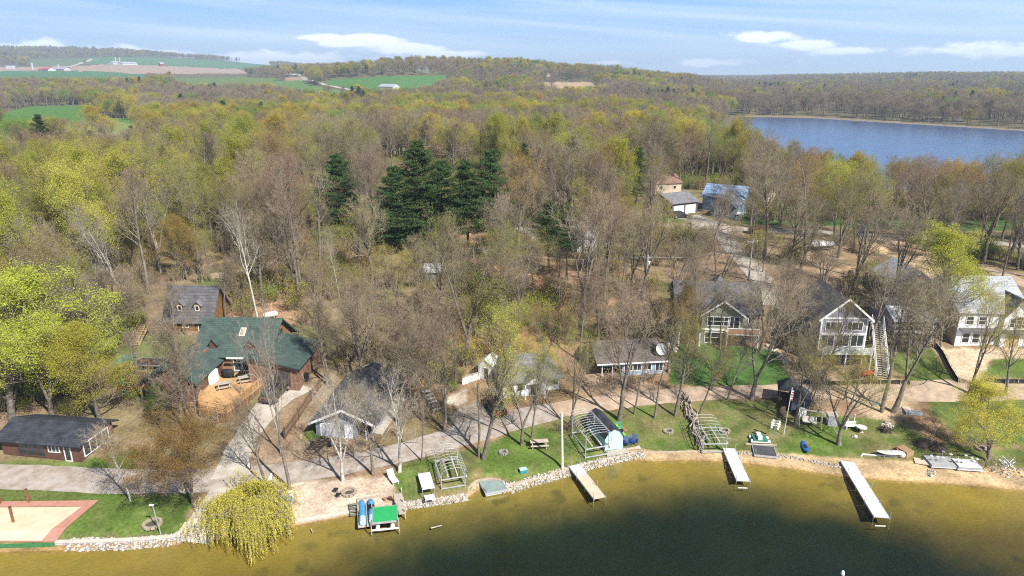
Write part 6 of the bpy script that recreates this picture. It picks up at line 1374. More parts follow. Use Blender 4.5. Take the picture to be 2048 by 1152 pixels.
# ---- tables
def picnic(label, px, py, to, m, L_=2.0, dz=0, loc=None, rz=0):
    t = place('picnic_table', label, px, py, 'picnic table', to=to) if loc is None else thing('picnic_table', label, 'picnic table', loc, rz)
    m_ = MB(); [m_.box(0, L_, -.4 + .16 * i, -.26 + .16 * i, .72, .76) for i in range(5)]; m_.build('table_top', m, t)
    for y in (-.78, .5): MB().box(0, L_, y, y + .28, .42, .46).build('bench', m, t)
    for x in (.25, L_ - .3):
        m_ = MB(); m_.beam((x, -.62, 0), (x, -.25, .73), .08, .06); m_.beam((x, .62, 0), (x, .25, .73), .08, .06); m_.beam((x, -.75, .40), (x, .75, .40), .06, .06); m_.build('leg', m, t)
    return t
picnic('weathered picnic table on the lawn between pale trunks and white pole', 1060, 894, (1092,893), mat('pale_table_wood', (.46, .38, .31), (.36, .30, .24), 3, .85), 2.1)
picnic('grey picnic table on the wooden deck, nearer the viewer', 0, 0, None, GREYW, 1.8, loc=at_house(5.0, -5.6, 0), rz=HOUSE.rotation_euler.z + .5)
picnic('grey picnic table on the wooden deck, nearer the patio doors', 0, 0, None, GREYW, 1.8, loc=at_house(6.9, -3.6, 0), rz=HOUSE.rotation_euler.z + .4)
t = thing('grill', 'black covered grill on the wooden deck beside the brick wing', 'grill', at_house(4.8, -1.9), HOUSE.rotation_euler.z); m_ = MB(); m_.lathe([(.62, 0), (.66, .7), (.5, 1.05), (.1, 1.15)], n=12, sx=1.35, sy=.62); m_.build('cover', BLK, t, smooth=True)
t = thing('cabinet', 'white two-door storage cabinet against the left wing on the deck', 'cabinet', at_house(3.4, -4.3), HOUSE.rotation_euler.z + R(90)); MB().box(0, 1.5, -.62, 0, 0, 1.6).build('body', WH, t); [MB().box(x, x + .7, -.66, -.625, .06, 1.54).build('door', GARD, t) for x in (.03, .77)]
# ---- fire pits
def pit(label, px, py, r_, ash=True):
    t = place('fire_pit', label, px, py, 'fire pit', group='fire pits'); m_ = MB(); n = 12
    for i in range(n): a = 2 * math.pi * i / n; m_.cbox((r_ * math.cos(a), r_ * math.sin(a), .10), (.26, r_ * .48, .26), rz=a)
    m_.build('stone_ring', ROCK[1] if ash else ROCK[2], t); MB().lathe([(r_ * .85, 0), (r_ * .3, .09)], n=12).build('ash_bed', mat('ash', (.10, .085, .075), (.05, .042, .038), 4, .95), t)
pit('fire pit ring in tree shade on the lawn right of the sandbox', 305, 1049, .75); pit('round fire pit on the sandy yard', 698, 986, .65); pit('dark fire bowl left of the picnic table', 1007, 906, .42, False); pit('fire ring on the lawn above the blue boat shed patio', 1337, 864, .5); pit('stone fire ring beside the flat-topped boat lift', 1449, 863, .55); pit('wide round fire circle behind the green-roofed garage', 577, 684, 1.9); pit('orange-brown fire ring under the willow on the right shore', 1962, 898, .5)
# ---- poles
def pole(name, label, px, py, ty, r_, m, cat='pole', lean=0, extra=None, r2=None):
    t = place(name, label, px, py, cat); h = top_h(Vector(t.location), ty); MB().rod((0, 0, -.5), (lean, 0, h), r_, 8, r2 or r_ * .8).build('shaft', m, t); return t, h
pole('log_pole', 'peeled white log pole on the lawn right of the picnic table', 1125, 937, 825, .16, mat('peeled_log', (.58, .53, .46), (.42, .38, .32), 2, .8), lean=-.25)
t, h = pole('lamp_post', 'thin grey light pole on the lawn beside the boat ramp', 323, 1069, 1010, .06, STEEL, 'lamp post', lean=-.35); m_ = MB(); m_.cbox((-.45, 0, h), (.4, .16, .1)); m_.build('lamp_head', WH, t)
t, h = pole('gourd_pole', 'pole with a cluster of white bird gourds on the lawn', 1547, 880, 842, .035, STEEL); m_ = MB(); [m_.rod((0, 0, h - .3 * k), (.5 * math.cos(a), .5 * math.sin(a), h - .3 * k), .015) for k in range(3) for a in (0, 1.57, 3.14, 4.71)]; m_.build('arms', STEEL, t)
for k in range(3):
    for a in (.2, 1.77, 3.34, 4.91): MB().lathe([(.03, 0), (.13, -.1), (.15, -.22), (.08, -.33)][::-1], (.5 * math.cos(a), .5 * math.sin(a), h - .02 - .28 * k), 8).build('gourd', WH, t, smooth=True)
t, h = pole('flagpole', 'white flagpole with hanging striped flag in front of the playhouse', 1567, 869, 775, .05, WH, 'flagpole', lean=.3); m_ = MB(); vs = []
FL = [mat('flag_red', (.42, .05, .05), None, 3, .8), mat('flag_white', (.65, .65, .65), None, 3, .8)]
for q in range(2):
    m_ = MB(); [m_.slab([(.24 - .0, -.02 + .05 * math.sin(i), h - 1.6 + i * .16), (.55, .06 * math.sin(i * 1.3), h - 1.7 + i * .16), (.55, .06 * math.sin(i * 1.3), h - 1.56 + i * .16), (.24, -.02 + .05 * math.sin(i), h - 1.46 + i * .16)], .02) for i in range(8) if i % 2 == q]; m_.build('flag_stripes', FL[q], t)
pole('mast', 'thin bare mast between the brush heaps near the right shore', 1858, 893, 850, .03, STEEL, 'mast', lean=.5)
# utility poles and the wires between them
UP = []
for lb, px, py, ty in (('wooden utility pole left of the thin white trunk', 948, 553, 492), ('wooden utility pole with grey transformer on the slope above the blue cottage', 1292, 574, 510), ('wooden utility pole beside the upper driveway', 1497, 560, 478)):
    t, h = pole('utility_pole', lb, px, py, ty, .15, GREYW, 'utility pole'); MB().beam((-.9, 0, h - .5), (.9, 0, h - .5), .1, .12).build('crossarm', GREYW, t); m_ = MB(); [m_.rod((x, 0, h - .44), (x, 0, h - .22), .05) for x in (-.8, 0, .8)]; m_.build('insulator', WH, t); UP.append((Vector(t.location), h))
    if px == 1292: MB().lathe([(.2, 0), (.24, .05), (.24, .75), (.1, .85)], (.28, 0, h - 1.9), 12).build('transformer', WH, t)
t = thing('power_line', 'power wires strung between the wooden utility poles', 'power line', tuple(UP[0][0]))
for x_ in (-.8, 0, .8):
    m_ = MB()
    for (a, ha), (b, hb) in zip(UP[:-1], UP[1:]):
        pts = []
        for i in range(13): f = i / 12; q = a.lerp(b, f) - UP[0][0]; pts.append((q.x + x_, q.y, q.z + (ha * (1 - f) + hb * f) - .22 - 1.3 * 4 * f * (1 - f)))
        m_.path(pts, .022, 4)
    m_.build('wire', mat('wire_aluminium', (.35, .34, .33), None, 3, .5), t)
# ---- sandbox court with posts
t = place('sand_court', 'pale sand court framed with reddish brick, at the lower left corner', 112, 1084, 'sand court'); P_ = [G(*q) for q in ((-220,1085),(112,1085),(198,1002),(-130,1006))]; I_ = [G(*q) for q in ((-190,1082),(84,1083),(165,1014),(-110,1017))]; o = Vector(t.location)

def drape(P4, lift, n=24):
    """grid between four world corners, laid on the ground"""
    a, b, c, d = P4; V = []; F = []
    for i in range(n + 1):
        for k in range(n + 1):
            u, v = i / n, k / n; q = (a * (1 - u) + b * u) * (1 - v) + (d * (1 - u) + c * u) * v; V.append((q.x, q.y))
    A = np.array(V); Z = H(A[:, 0], A[:, 1]) + lift
    V = [(x - o.x, y - o.y, z_ - o.z) for (x, y), z_ in zip(V, Z)]
    return V, [(i * (n + 1) + k, (i + 1) * (n + 1) + k, (i + 1) * (n + 1) + k + 1, i * (n + 1) + k + 1) for i in range(n) for k in range(n)]
m_ = MB(); [m_.add(*drape((P_[i], P_[(i + 1) % 4], I_[(i + 1) % 4], I_[i]), .10, 20)) for i in range(4)]
m_.build('brick_border', mat('red_brick_border', (.40, .20, .15), (.32, .155, .115), 2, .9, .3, kind='deck', freq=2), t); m_ = MB(); m_.add(*drape(I_, .06)); m_.build('sand', mat('court_sand', (.56, .46, .33), (.48, .38, .26), .8, .95, .5), t)
for lb, px, py, ty in (('rusty post standing in the middle of the sand court', 27, 1045, 1014), ('rusty post on the grass behind the sand court', 58, 1006, 979), ('rusty post cut by the left edge behind the sand court', 1, 1008, 992)):
    t = place('post', lb, px, py, 'post', dz=.05); h = top_h(Vector(t.location), ty); MB().box(-.09, .09, -.09, .09, -.4, h).build('shaft', mat('rusty_wood', (.24, .11, .06), (.17, .075, .04), 3, .8), t); MB().box(-.11, .11, -.11, .11, h, h + .05).build('cap', DKW, t)
# ---- vehicles
def car(name, label, a, b, body, L_=4.7, wd=1.9, h=1.7, cat='car', suv=True, lights=True):
    p = G(*a); q = G(*b); rz = math.atan2(q.y - p.y, q.x - p.x); t = thing(name, label, cat, ((p.x + q.x) / 2, (p.y + q.y) / 2, (p.z + q.z) / 2 + .08), rz); sl = math.asin(max(-.3, min(.3, (q.z - p.z) / max(.1, math.hypot(q.x - p.x, q.y - p.y))))); t.rotation_euler = (0, -sl, rz)
    x0, x1 = -L_ / 2, L_ / 2; z0 = .28; zb = h * .56
    def loft(sec):
        vs = []; fs = []
        for x, ww, zl, zh, rd in sec: vs += [(x, -ww / 2, zl + rd), (x, -ww / 2 + rd, zl), (x, ww / 2 - rd, zl), (x, ww / 2, zl + rd), (x, ww / 2, zh - rd), (x, ww / 2 - rd, zh), (x, -ww / 2 + rd, zh), (x, -ww / 2, zh - rd)]
        n = len(sec)
        for i in range(n - 1): fs += [(i * 8 + j, i * 8 + (j + 1) % 8, (i + 1) * 8 + (j + 1) % 8, (i + 1) * 8 + j) for j in range(8)]
        return vs, fs + [tuple(range(8))[::-1], tuple(range(n * 8 - 8, n * 8))]
    MB().add(*loft([(x0, wd * .86, z0 + .12, zb - .08, .08), (x0 + .15, wd, z0, zb, .1), (-.6, wd, z0 - .05, zb + .02, .1), (x1 - 1.2, wd, z0 - .05, zb - .02, .1), (x1 - .25, wd * .95, z0, zb - .14, .1), (x1, wd * .82, z0 + .12, zb - .26, .08)])).build('body', body, t, smooth=False)
    cf = x1 - 1.25; cr = x0 + (.25 if suv else .75)
    MB().add(*loft([(cr, wd * .86, zb - .05, zb + .05, .03), (cr + .3, wd * .84, zb - .05, h - .1, .06), (cr + .8, wd * .80, zb - .05, h, .07), (cf - .95, wd * .79, zb - .05, h - .01, .07), (cf - .35, wd * .82, zb - .05, zb + .42, .05), (cf, wd * .86, zb - .05, zb + .03, .03)])).build('cabin_glass', GLASS, t)
    MB().add(*loft([(cr + .45, wd * .72, h - .02, h + .03, .02), (cf - .95, wd * .72, h - .02, h + .03, .02)])).build('roof_panel', body, t)
    for sx in (x0 + .85, x1 - .9):
        for sy in (-1, 1):
            o_ = MB().rod((sx, sy * (wd / 2 - .2), .34), (sx, sy * (wd / 2 + .01), .34), .35, 16).build('wheel', BLK, t); MB().rod((sx, sy * (wd / 2 - .02), .34), (sx, sy * (wd / 2 + .03), .34), .2, 10).build('rim', STEEL, o_)
    for sy in (-1, 1):
        MB().cbox((x1 - .05, sy * wd * .33, zb - .32), (.12, .36, .14)).build('headlight', WH, t); MB().cbox((x0 + .03, sy * wd * .36, zb - .15), (.1, .26, .2)).build('taillight', RED, t); MB().cbox((cf - .45, sy * (wd / 2 + .08), zb + .1), (.16, .18, .13)).build('mirror', body, t)
    return t
def paint(name, c):
    m, nt, out = newmat(name); b = nn(nt, 'ShaderNodeBsdfPrincipled', i_Roughness=.3); no = nn(nt, 'ShaderNodeTexNoise', i_Scale=6.0); nt.links.new(mixc(nt, no.outputs[0], c, tuple(v * .8 for v in c)), b.inputs['Base Color']); b.inputs['Coat Weight'].default_value = .6; nt.links.new(b.outputs[0], out.inputs[0]); return m
car('parked_car', 'black station wagon on the concrete driveway beside the wooden deck', (537,808), (567,776), paint('black_car_paint', (.015, .016, .018)))
car('parked_car', 'dark red car parked between two trunks on the gravel parking', (998,832), (982,806), paint('dark_red_paint', (.07, .015, .018)), 4.5, 1.8, 1.5, suv=False)
car('parked_car', 'dark car in front of the grey-roofed double garage', (1350,436), (1371,435), paint('dark_grey_paint', (.03, .03, .035)), 4.6, 1.85, 1.6)
t = place('tractor', 'red garden tractor on the bare dirt below the lake house', 1716, 754, 'tractor', to=(1735,756)); m_ = MB(); m_.cbox((1.1, 0, .75), (1.1, .6, .5)); m_.cbox((.1, 0, .55), (1.2, .8, .2)); m_.build('body', mat('tractor_red', (.50, .09, .03), (.40, .07, .03), 3, .5), t); MB().cbox((0, 0, .85), (.45, .5, .4)).build('seat', BLK, t)
for x, r_ in ((-.15, .5), (1.3, .32)):
    for sy in (-1, 1): MB().rod((x, sy * .45, r_), (x, sy * .68, r_), r_, 14).build('wheel', BLK, t)
MB().rod((.5, 0, 1.0), (.35, 0, 1.25), .02).build('steering_column', BLK, t); MB().cbox((1.95, 0, .4), (.3, 1.2, .45), ry=R(20)).build('loader_bucket', STEEL, t)
t = place('trailer_frame', 'black bare trailer frame lying left of the grey garage', 615, 903, 'trailer', to=(640,905)); m_ = MB(); [m_.beam((x, 0, .4), (x + .9, 2.3, .4), .08, .1) for x in (0, .6, 1.4)]; [m_.beam((.4 * y, y, .45), (1.4 + .4 * y, y, .45), .08, .08) for y in (.1, .8, 1.5, 2.2)]; m_.path([(0, .1, .4), (-.1, -.6, .4), (.4, -1.1, .4), (1.1, -.8, .4), (1.4, .1, .4)], .04); m_.build('frame', DKW, t)
for x in (-.1, 1.9): MB().rod((x + .2, 1.2, .3), (x + .4, 1.2, .3), .3, 12).build('wheel', BLK, t)
t = place('camper', 'small white camper parked beyond the white garage', 1166, 428, 'camper', to=(1190,428)); MB().prism([(0, 0), (3.8, 0), (3.8, 2.1), (0, 2.1)], .5, 2.5).build('body', WH, t); MB().slab([(-.1, -.1, 2.5), (3.9, -.1, 2.5), (3.7, 2.2, 2.62), (.1, 2.2, 2.62)], .1).build('roof', S_WHITE, t); [MB().rod((x, -.03, .35), (x, .2, .35), .33, 12).build('wheel', BLK, t) for x in (1.5, 2.3)]; win(t, front(), 1.2, 1.3, .9, .6, 1, 1); win(t, front(), 2.8, .6, .6, 1.6, 1, 1, name='door')
t = place('covered_boat', 'shiny grey covered boat on a trailer in the bare clearing', 1608, 500, 'boat', to=(1640,501)); m_ = MB(); vs = []; n = 8
for i in range(n + 1):
    f = i / n; s = math.sin(math.pi * (.12 + .83 * f)) ** .6
    vs += [(f * 6, -1.1 * s, 1.0), (f * 6, -.6 * s, 1.75 - .3 * abs(f - .4)), (f * 6, 0, 2.0 - .5 * abs(f - .4)), (f * 6, .6 * s, 1.75 - .3 * abs(f - .4)), (f * 6, 1.1 * s, 1.0)]
fs = [(i * 5 + j, (i + 1) * 5 + j, (i + 1) * 5 + j + 1, i * 5 + j + 1) for i in range(n) for j in range(4)]; MB().add(vs, [f[::-1] for f in fs]).build('cover', mat('silver_tarp', (.50, .50, .52), (.38, .38, .40), 1, .35, .5), t)
vs2 = [(x, y * (1 if k else .55), (1.0 if k else .45)) for x, y, z_ in vs if z_ == 1.0 for k in (0, 1)]; m_ = MB(); n4 = len(vs2); m_.add(vs2, [(i, i + 4, i + 5, i + 1) for i in range(0, n4 - 5, 4)] + [(i + 2, i + 3, i + 7, i + 6) for i in range(0, n4 - 7, 4)] + [(i, i + 2, i + 6, i + 4) for i in range(0, n4 - 6, 4)]); m_.build('hull', DKW, t); [MB().rod((2.6, y, .35), (2.6, y + .2, .35), .33, 12).build('wheel', BLK, t) for y in (-1.0, .8)]
t = place('portable_toilet', 'blue portable toilet beside the upper gravel road', 1716, 470, 'portable toilet', to=(1728,470)); MB().box(0, 1.15, 0, 1.15, 0, 2.1).build('cabin', mat('toilet_blue', (.03, .10, .32), (.025, .08, .26), 2, .5), t); MB().slab([(-.05, -.05, 2.1), (1.2, -.05, 2.1), (1.2, 1.2, 2.25), (-.05, 1.2, 2.25)], .1).build('roof', PBL, t); win(t, front(), .18, .1, .8, 1.85, 1, 1, BB, 'door', mat('toilet_blue', (.03, .1, .3)))
t = place('dumpster', 'rusty brown dumpster on the upper gravel road', 1497, 468, 'dumpster', to=(1516,469)); m_ = MB(); m_.box(0, 4, 0, .1, .2, 1.5); m_.box(0, 4, 1.9, 2, .2, 1.5); m_.box(0, .1, .1, 1.9, .2, 1.5); m_.box(3.9, 4, .1, 1.9, .2, 1.5); m_.box(0, 4, .1, 1.9, .2, .3); [m_.box(x, x + .1, -.08, 0, .2, 1.5) for x in (.3, 1.3, 2.3, 3.5)]; m_.build('bin', mat('rust', (.20, .085, .05), (.14, .06, .04), 2, .8), t)
t = place('propane_tank', 'white propane tank on legs beside the tall white sycamore', 530, 640, 'tank', to=(544,637)); m_ = MB(); m_.rod((0, 0, .75), (1.7, 0, .75), .42, 14); m_.rod((-.25, 0, .75), (0, 0, .75), .22, 14, .42); m_.rod((1.7, 0, .75), (1.95, 0, .75), .42, 14, .22); m_.build('tank', WH, t); [MB().box(x, x + .15, -.25, .25, 0, .45).build('leg', STEEL, t) for x in (.25, 1.3)]
# ---- playhouse, swing, bench, boxes
t, w_ = site('playhouse', 'little dark playhouse on posts with black roof beside the dirt road', (1581, 826), (1609, 830), 3, 'playhouse'); w_ = 2.2
walls(MB(), 0, w_, 0, 2.2, .5, 2.0, .7, 'y').build('wall', mat('slate_boards', (.12, .13, .16), (.08, .09, .11), 2, .7, .3, kind='boards', freq=2.5), t); gable(MB(), 0, w_, -.3, 2.4, 2.1, .75, 'y', .3, .08).build('roof', C_BLACK, t); hip(MB(), -1.5, .9, 1.5, 4.0, 2.5, 1.2, .2, .08).build('tower_roof', C_BLACK, t)
[MB().box(x - .06, x + .06, y - .06, y + .06, -.5, 2.4).build('post', DKW, t) for x in (-1.4, .8) for y in (1.6, 3.9)]; [MB().box(x, x + .1, -.05, .05, -.4, .5).build('post', DKW, t) for x in (0, w_ - .1)]; MB().box(-1.5, .9, 1.5, 4, .9, 1.0).build('floor', DKW, t); win(t, front(), .7, .55, .8, 1.3, 1, 1, pane=DGLASS); MB().slab([(-1.0, 1.4, 1.0), (-.4, 1.4, 1.0), (-.9, -1.6, .05), (-1.5, -1.6, .05)], .06).build('slide', DKW, t); MB().lathe([(.05, 0), (.55, .1), (.6, .16)], n=16).build('saucer_swing', WH, t, (1.2, -.6, .6)).rotation_euler = (R(50), 0, 0)
t = place('swing_frame', 'whitish timber swing frame with bench swing on the lawn', 1597, 848, 'swing', to=(1634,853)); W2 = 2.5; m_ = MB(); m_.beam((0, 0, 2.0), (W2, 0, 2.0), .12, .14)
for x in (0, W2): m_.beam((x, -.6, 0), (x, 0, 2.0), .1, .1); m_.beam((x, .6, 0), (x, 0, 2.0), .1, .1)
m_.build('frame', GREYW, t); m_ = MB(); m_.box(.4, 2.0, -.3, .25, .5, .56); m_.slab([(.4, .25, .55), (2.0, .25, .55), (2.0, .4, 1.1), (.4, .4, 1.1)], .05); m_.build('bench_seat', mat('pale_bench', (.55, .50, .44), None, 3, .8), t); m_ = MB(); [m_.rod((x, 0, .5), (x, 0, 2.0), .012, 4) for x in (.45, 1.95)]; m_.build('chain', STEEL, t); MB().rod((W2, 0, 2.0), (W2 + 1.9, -2.2, .05), .05, 6).build('brace_pole', GREYW, t)
t = place('storage_box', 'tall grey weathered box on the lawn left of the stout budding tree', 1655, 852, 'box', to=(1673,853)); MB().box(0, 1.1, 0, .9, 0, 1.35).build('box', mat('lichen_grey', (.40, .39, .42), (.26, .25, .27), 2.5, .9, .4), t); MB().slab([(-.05, -.05, 1.35), (1.15, -.05, 1.35), (1.15, .95, 1.5), (-.05, .95, 1.5)], .06).build('lid', GREYW, t)
t = place('garden_bench', 'white garden bench with tall back posts right of the stout budding tree', 1692, 860, 'bench', to=(1712,859)); MB().box(0, 1.5, 0, .5, .42, .48).build('seat', WH, t); m_ = MB(); [m_.box(x, x + .08, .45, .53, .4, 1.8) for x in (.3, 1.1)]; m_.box(.1, 1.4, .47, .52, .6, .9); m_.build('backrest', WH, t); [MB().box(x, x + .08, y, y + .08, 0, .42).build('leg', WH, t) for x in (.05, 1.37) for y in (.02, .4)]
t = place('round_table', 'white octagonal table beside the white garden bench', 1722, 864, 'table'); MB().lathe([(.62, .62), (.62, .7)], n=8).build('table_top', mat('flaky_white', (.66, .62, .55), (.48, .44, .38), 3, .8), t); m_ = MB(); m_.lathe([(.3, 0), (.12, .15), (.12, .62)], n=8); m_.build('pedestal', CONC, t)
rocks('boulder', 'pale boulders on the lawn below the octagonal table', [(1705,874),(1714,875)], .3, 5, .2, .34, 9, None, 'boulder'); rocks('boulder', 'rock heap between octagonal table and right bare trunks', [(1765,848),(1785,856)], 1.0, 26, .12, .32, 10, None, 'rock pile')
t = place('log_pile', 'long heap of brush and logs running down the lawn to the flat-topped boat lift', 1400, 892, 'log pile'); P2 = [G(*q) - Vector(t.location) for q in ((1368,790),(1376,815),(1388,850),(1400,892))]; g = random.Random(4)
for nm, m_mat, n, r_ in (('logs', mat('pale_logs', (.46, .38, .31), (.30, .24, .19), 3, .9), 80, .07), ('branches', DKW, 110, .03)):
    m_ = MB()
    for i in range(n):
        f = g.random() * 2.99; k = int(f); c = P2[k].lerp(P2[k + 1], f - k) + Vector((g.gauss(0, .28 if .8 < f < 2.2 else .12), g.gauss(0, .2), g.uniform(.05, .6 if .8 < f < 2.2 else .3))); d = (P2[3] - P2[0]).normalized() + Vector((g.gauss(0, .28), g.gauss(0, .2), g.gauss(0, .08))); d.normalize(); l = g.uniform(.4, 1.3); m_.rod(c - d * l, c + d * l, r_ * g.uniform(.6, 1.4), 5)
    m_.build(nm, m_mat, t)
t = place('pedal_boat', 'green and white pedal boat on logs behind the dark-decked raft', 1501, 889, 'pedal boat', to=(1530,890)); m_ = MB(); [m_.rod((.1, y, .28), (2.3, y, .28), .24, 10, .2) for y in (.35, 1.25)]; m_.build('float', WH, t); m_ = MB(); m_.box(.3, 2.0, .1, 1.5, .42, .52); m_.box(.35, .6, .1, 1.5, .52, .62); m_.build('deck', mat('boat_green', (.04, .20, .13), None, 2, .5), t); [MB().cbox((1.1, y, .75), (.5, .5, .45)).build('seat', WH, t) for y in (.45, 1.15)]; m_ = MB(); [m_.rod((-.6, y, .08), (3.0, y + .1, .08), .09, 8) for y in (-.1, 1.5)]; m_.build('support_log', mat('pale_logs', (.46, .38, .31)), t)
# ---- clutter on the right shore
t = kayak('rowboat', 'upturned pale grey flat boat resting on a stand beside the wooden crates', 1752, 912, (1799,913), 3.4, 1.1, mat('faded_fibreglass', (.50, .53, .48), None, 2, .5), 'boat', .35, None, False); m_ = MB(); [m_.rod((x, y, -.4), (x, y * .8, .1), .04) for x in (.8, 2.6) for y in (-.35, .35)]; m_.build('stand', STEEL, t)
t = place('barrel', 'dark red barrel lying behind the upturned boat', 1790, 905, 'barrel', to=(1801,905)); MB().rod((0, 0, .32), (.9, 0, .32), .32, 14).build('drum', mat('dark_red_drum', (.20, .04, .03), None, 2, .6), t)
t = place('sack', 'cream canvas sack between red barrel and wooden crates', 1804, 915, 'sack'); MB().lathe([(.25, 0), (.36, .2), (.33, .5), (.12, .65)], n=10, sx=1.1, sy=.8).build('sack', mat('canvas', (.60, .52, .38), None, 3, .9), t, smooth=True)
t = place('wooden_crate', 'brown slatted wooden crates left of the stacked dock sections', 1812, 918, 'crate', to=(1828,913)); m_ = MB(); [m_.box(0, 1.1, .25 * i, .25 * i + .18, .0, .8) for i in range(6)]; m_.build('slats', mat('crate_brown', (.34, .22, .12), (.24, .15, .08), 3, .85), t); MB().box(.05, 1.05, .03, 1.35, .05, .72).build('box', DKW, t)
def dockstack(label, a, b, wd, n, posts):
    t = place('dock_stack', label, *a, 'dock sections', to=b); q = G(*b); L_ = (q - G(*a)).length
    for i in range(n): m_ = MB(); m_.box(.06 * i, L_ - .08 * i, .04 * i, wd - .05 * i, .25 + .16 * i, .31 + .16 * i); m_.box(.06 * i, L_ - .08 * i, .04 * i - .03, .04 * i, .2 + .16 * i, .33 + .16 * i); m_.build('deck_panel', DALU if i % 2 == 0 else ALU, t)
    m_ = MB(); [m_.box(x, x + .08, y, y + .08, -.3, .25) for x in (.2, L_ / 2, L_ - .3) for y in (.1, wd - .2)]; m_.build('leg', STEEL, t); g = random.Random(8)
    for i in range(posts): x, y = L_ * (.1 + .8 * i / max(1, posts - 1)), wd * g.uniform(.3, .95); m_ = MB(); m_.rod((x, y, .3), (x, y, g.uniform(1.0, 1.5)), .03); o_ = m_.build('post', STEEL, t); MB().cbox((x, y, 1.1), (.28, .28, .04)).build('foot_plate', DALU, o_)
    return t
dockstack('left stack of white dock sections on the shore, with short posts', (1862,938), (1918,941), 2.2, 2, 5); dockstack('right stack of dock sections with rails and stools beside the willow', (1914,943), (1966,946), 1.8, 3, 6)
t = place('gangplank', 'tan plank ramp left of the dock section stacks', 1830, 928, 'ramp', to=(1862,934)); MB().box(0, 2.2, 0, 1.2, .1, .18).build('planks', DWD, t)
t = place('chair_stack', 'jumble of metal chairs under the willow at the right edge', 2000, 938, 'chairs', to=(2030,942)); g = random.Random(2); m_ = MB(); [m_.rod((g.uniform(0, 1.7), g.uniform(0, 1.4), g.uniform(0, .2)), (g.uniform(0, 1.7), g.uniform(0, 1.4), g.uniform(.5, 1.2)), .025) for _ in range(26)]; m_.build('frames', STEEL, t)
for lb, px, py, s in (('dark brush heap left of the thin mast', 1846, 890, 1.0), ('dark brush heap right of the thin mast', 1873, 896, 1.1), ('low heap of rubble and branches below the right edge of the dirt', 1770, 862, .6)):
    t = place('brush_heap', lb, px, py, 'brush heap', group='brush heaps'); g = random.Random(px); m_ = MB()
    for _ in range(90): a = g.uniform(0, 6.28); r_ = g.uniform(0, 1.0) * s; c = Vector((r_ * math.cos(a), r_ * math.sin(a) * .8, g.uniform(0, .75 * (1 - r_ / 1.3 / s)))); d = Vector((g.gauss(0, 1), g.gauss(0, 1), g.gauss(0, .35))).normalized() * g.uniform(.3, .6); m_.rod(c - d, c + d, .03, 4)
    m_.build('branches', DKW, t); MB().lathe([(.9 * s, -.1), (.7 * s, .3), (.2 * s, .55)], n=9).build('core', mat('leaf_mould', (.10, .07, .05), (.06, .045, .035), 2, .95, .6), t)
# ---- left yard things
t = place('lounge_chair', 'white folded sun lounger standing on the sand beside the lawn edge', 786, 972, 'lounger', to=(797,968)); MB().slab([(0, 0, .35), (.7, 0, .35), (.7, 1.1, .42), (0, 1.1, .42)], .06).build('seat', WH, t); MB().slab([(0, 1.1, .42), (.7, 1.1, .42), (.7, 1.55, 1.1), (0, 1.55, 1.1)], .06).build('backrest', WH, t); [MB().box(x, x + .05, y, y + .05, 0, .34).build('leg', WH, t) for x in (.02, .63) for y in (.05, 1.0)]
for lb, px, py in (('small dark stool on the sandy yard, upper one', 672, 985), ('small dark stool on the sandy yard, lower one', 677, 995)):
    t = place('stool', lb, px, py, 'stool', group='dark stools'); MB().lathe([(.24, .36), (.26, .42), (.2, .45)], n=12).build('seat', BLK, t); [MB().rod((.18 * math.cos(a), .18 * math.sin(a), 0), (.14 * math.cos(a), .14 * math.sin(a), .37), .02).build('leg', DKW, t) for a in (.5, 2.1, 3.7, 5.2)]
t = place('flower_pots', 'red and brown pots at the corner of the sandy yard beside the lawn', 770, 1001, 'pots'); [MB().lathe([(.12, 0), (.2, .28), (.22, .32), (.16, .32)], (x, y, 0), 10).build('pot', m_, t) for x, y, m_ in ((0, 0, TERRA), (.5, .1, DKW), (.95, -.05, RED))]
t = place('cooler', 'small teal chest on the lawn beside the riprap', 1041, 949, 'chest', to=(1053,947)); MB().box(0, .75, 0, .45, .06, .45).build('body', mat('teal_plastic', (.04, .25, .28), None, 3, .5), t); MB().box(-.03, .78, -.03, .48, .45, .54).build('lid', PBL, t)
t = place('board_fence', 'brown board fence running down from the garage towards the yard', 570, 878, 'fence'); o = Vector(t.location); P3 = [G(*q) - o for q in ((570,878),(597,840),(622,802),(643,774))]; m_ = MB(); m2 = MB()
for a_, b_ in zip(P3[:-1], P3[1:]):
    n = int((b_ - a_).length / .18)
    for i in range(n): q = a_.lerp(b_, (i + .5) / n); m_.cbox((q.x, q.y, q.z + .65), (.15, .03, 1.5), rz=math.atan2(b_.y - a_.y, b_.x - a_.x))
    for z_ in (.35, 1.1): m2.beam(a_ + Vector((0.05, -.05, z_)), b_ + Vector((.05, -.05, z_)), .06, .09)
    m2.box(a_.x - .08, a_.x + .08, a_.y - .08, a_.y + .08, a_.z - .3, a_.z + 1.5)
m_.build('boards', mat('fence_brown', (.23, .145, .085), (.16, .10, .06), 2, .85), t); m2.build('rails', DKW, t)
t = place('wooden_stairs', 'yellowish timber garden stairs on the bank left of the chalet', 262, 692, 'stairs', to=(274,692)); q = G(270, 655); L_ = 4.2; m_ = MB(); [m_.box(0, 1.1, .3 * i, .3 * i + .26, .1 + .16 * i, .17 + .16 * i) for i in range(12)]; m_.build('tread', mat('stair_wood', (.46, .34, .19), (.36, .26, .14), 2, .8), t); m_ = MB()
for x in (-.05, 1.15): m_.beam((x, 0, .9), (x, 3.6, 2.85), .06, .08); [m_.box(x - .04, x + .04, .3 * k, .3 * k + .08, .1 + .16 * k, 1.0 + .165 * k) for k in (0, 3, 6, 9, 11)]; m_.beam((x, 0, .05), (x, 3.6, 2.0), .06, .2)
m_.build('handrail', mat('stair_wood', (.46, .34, .19)), t)
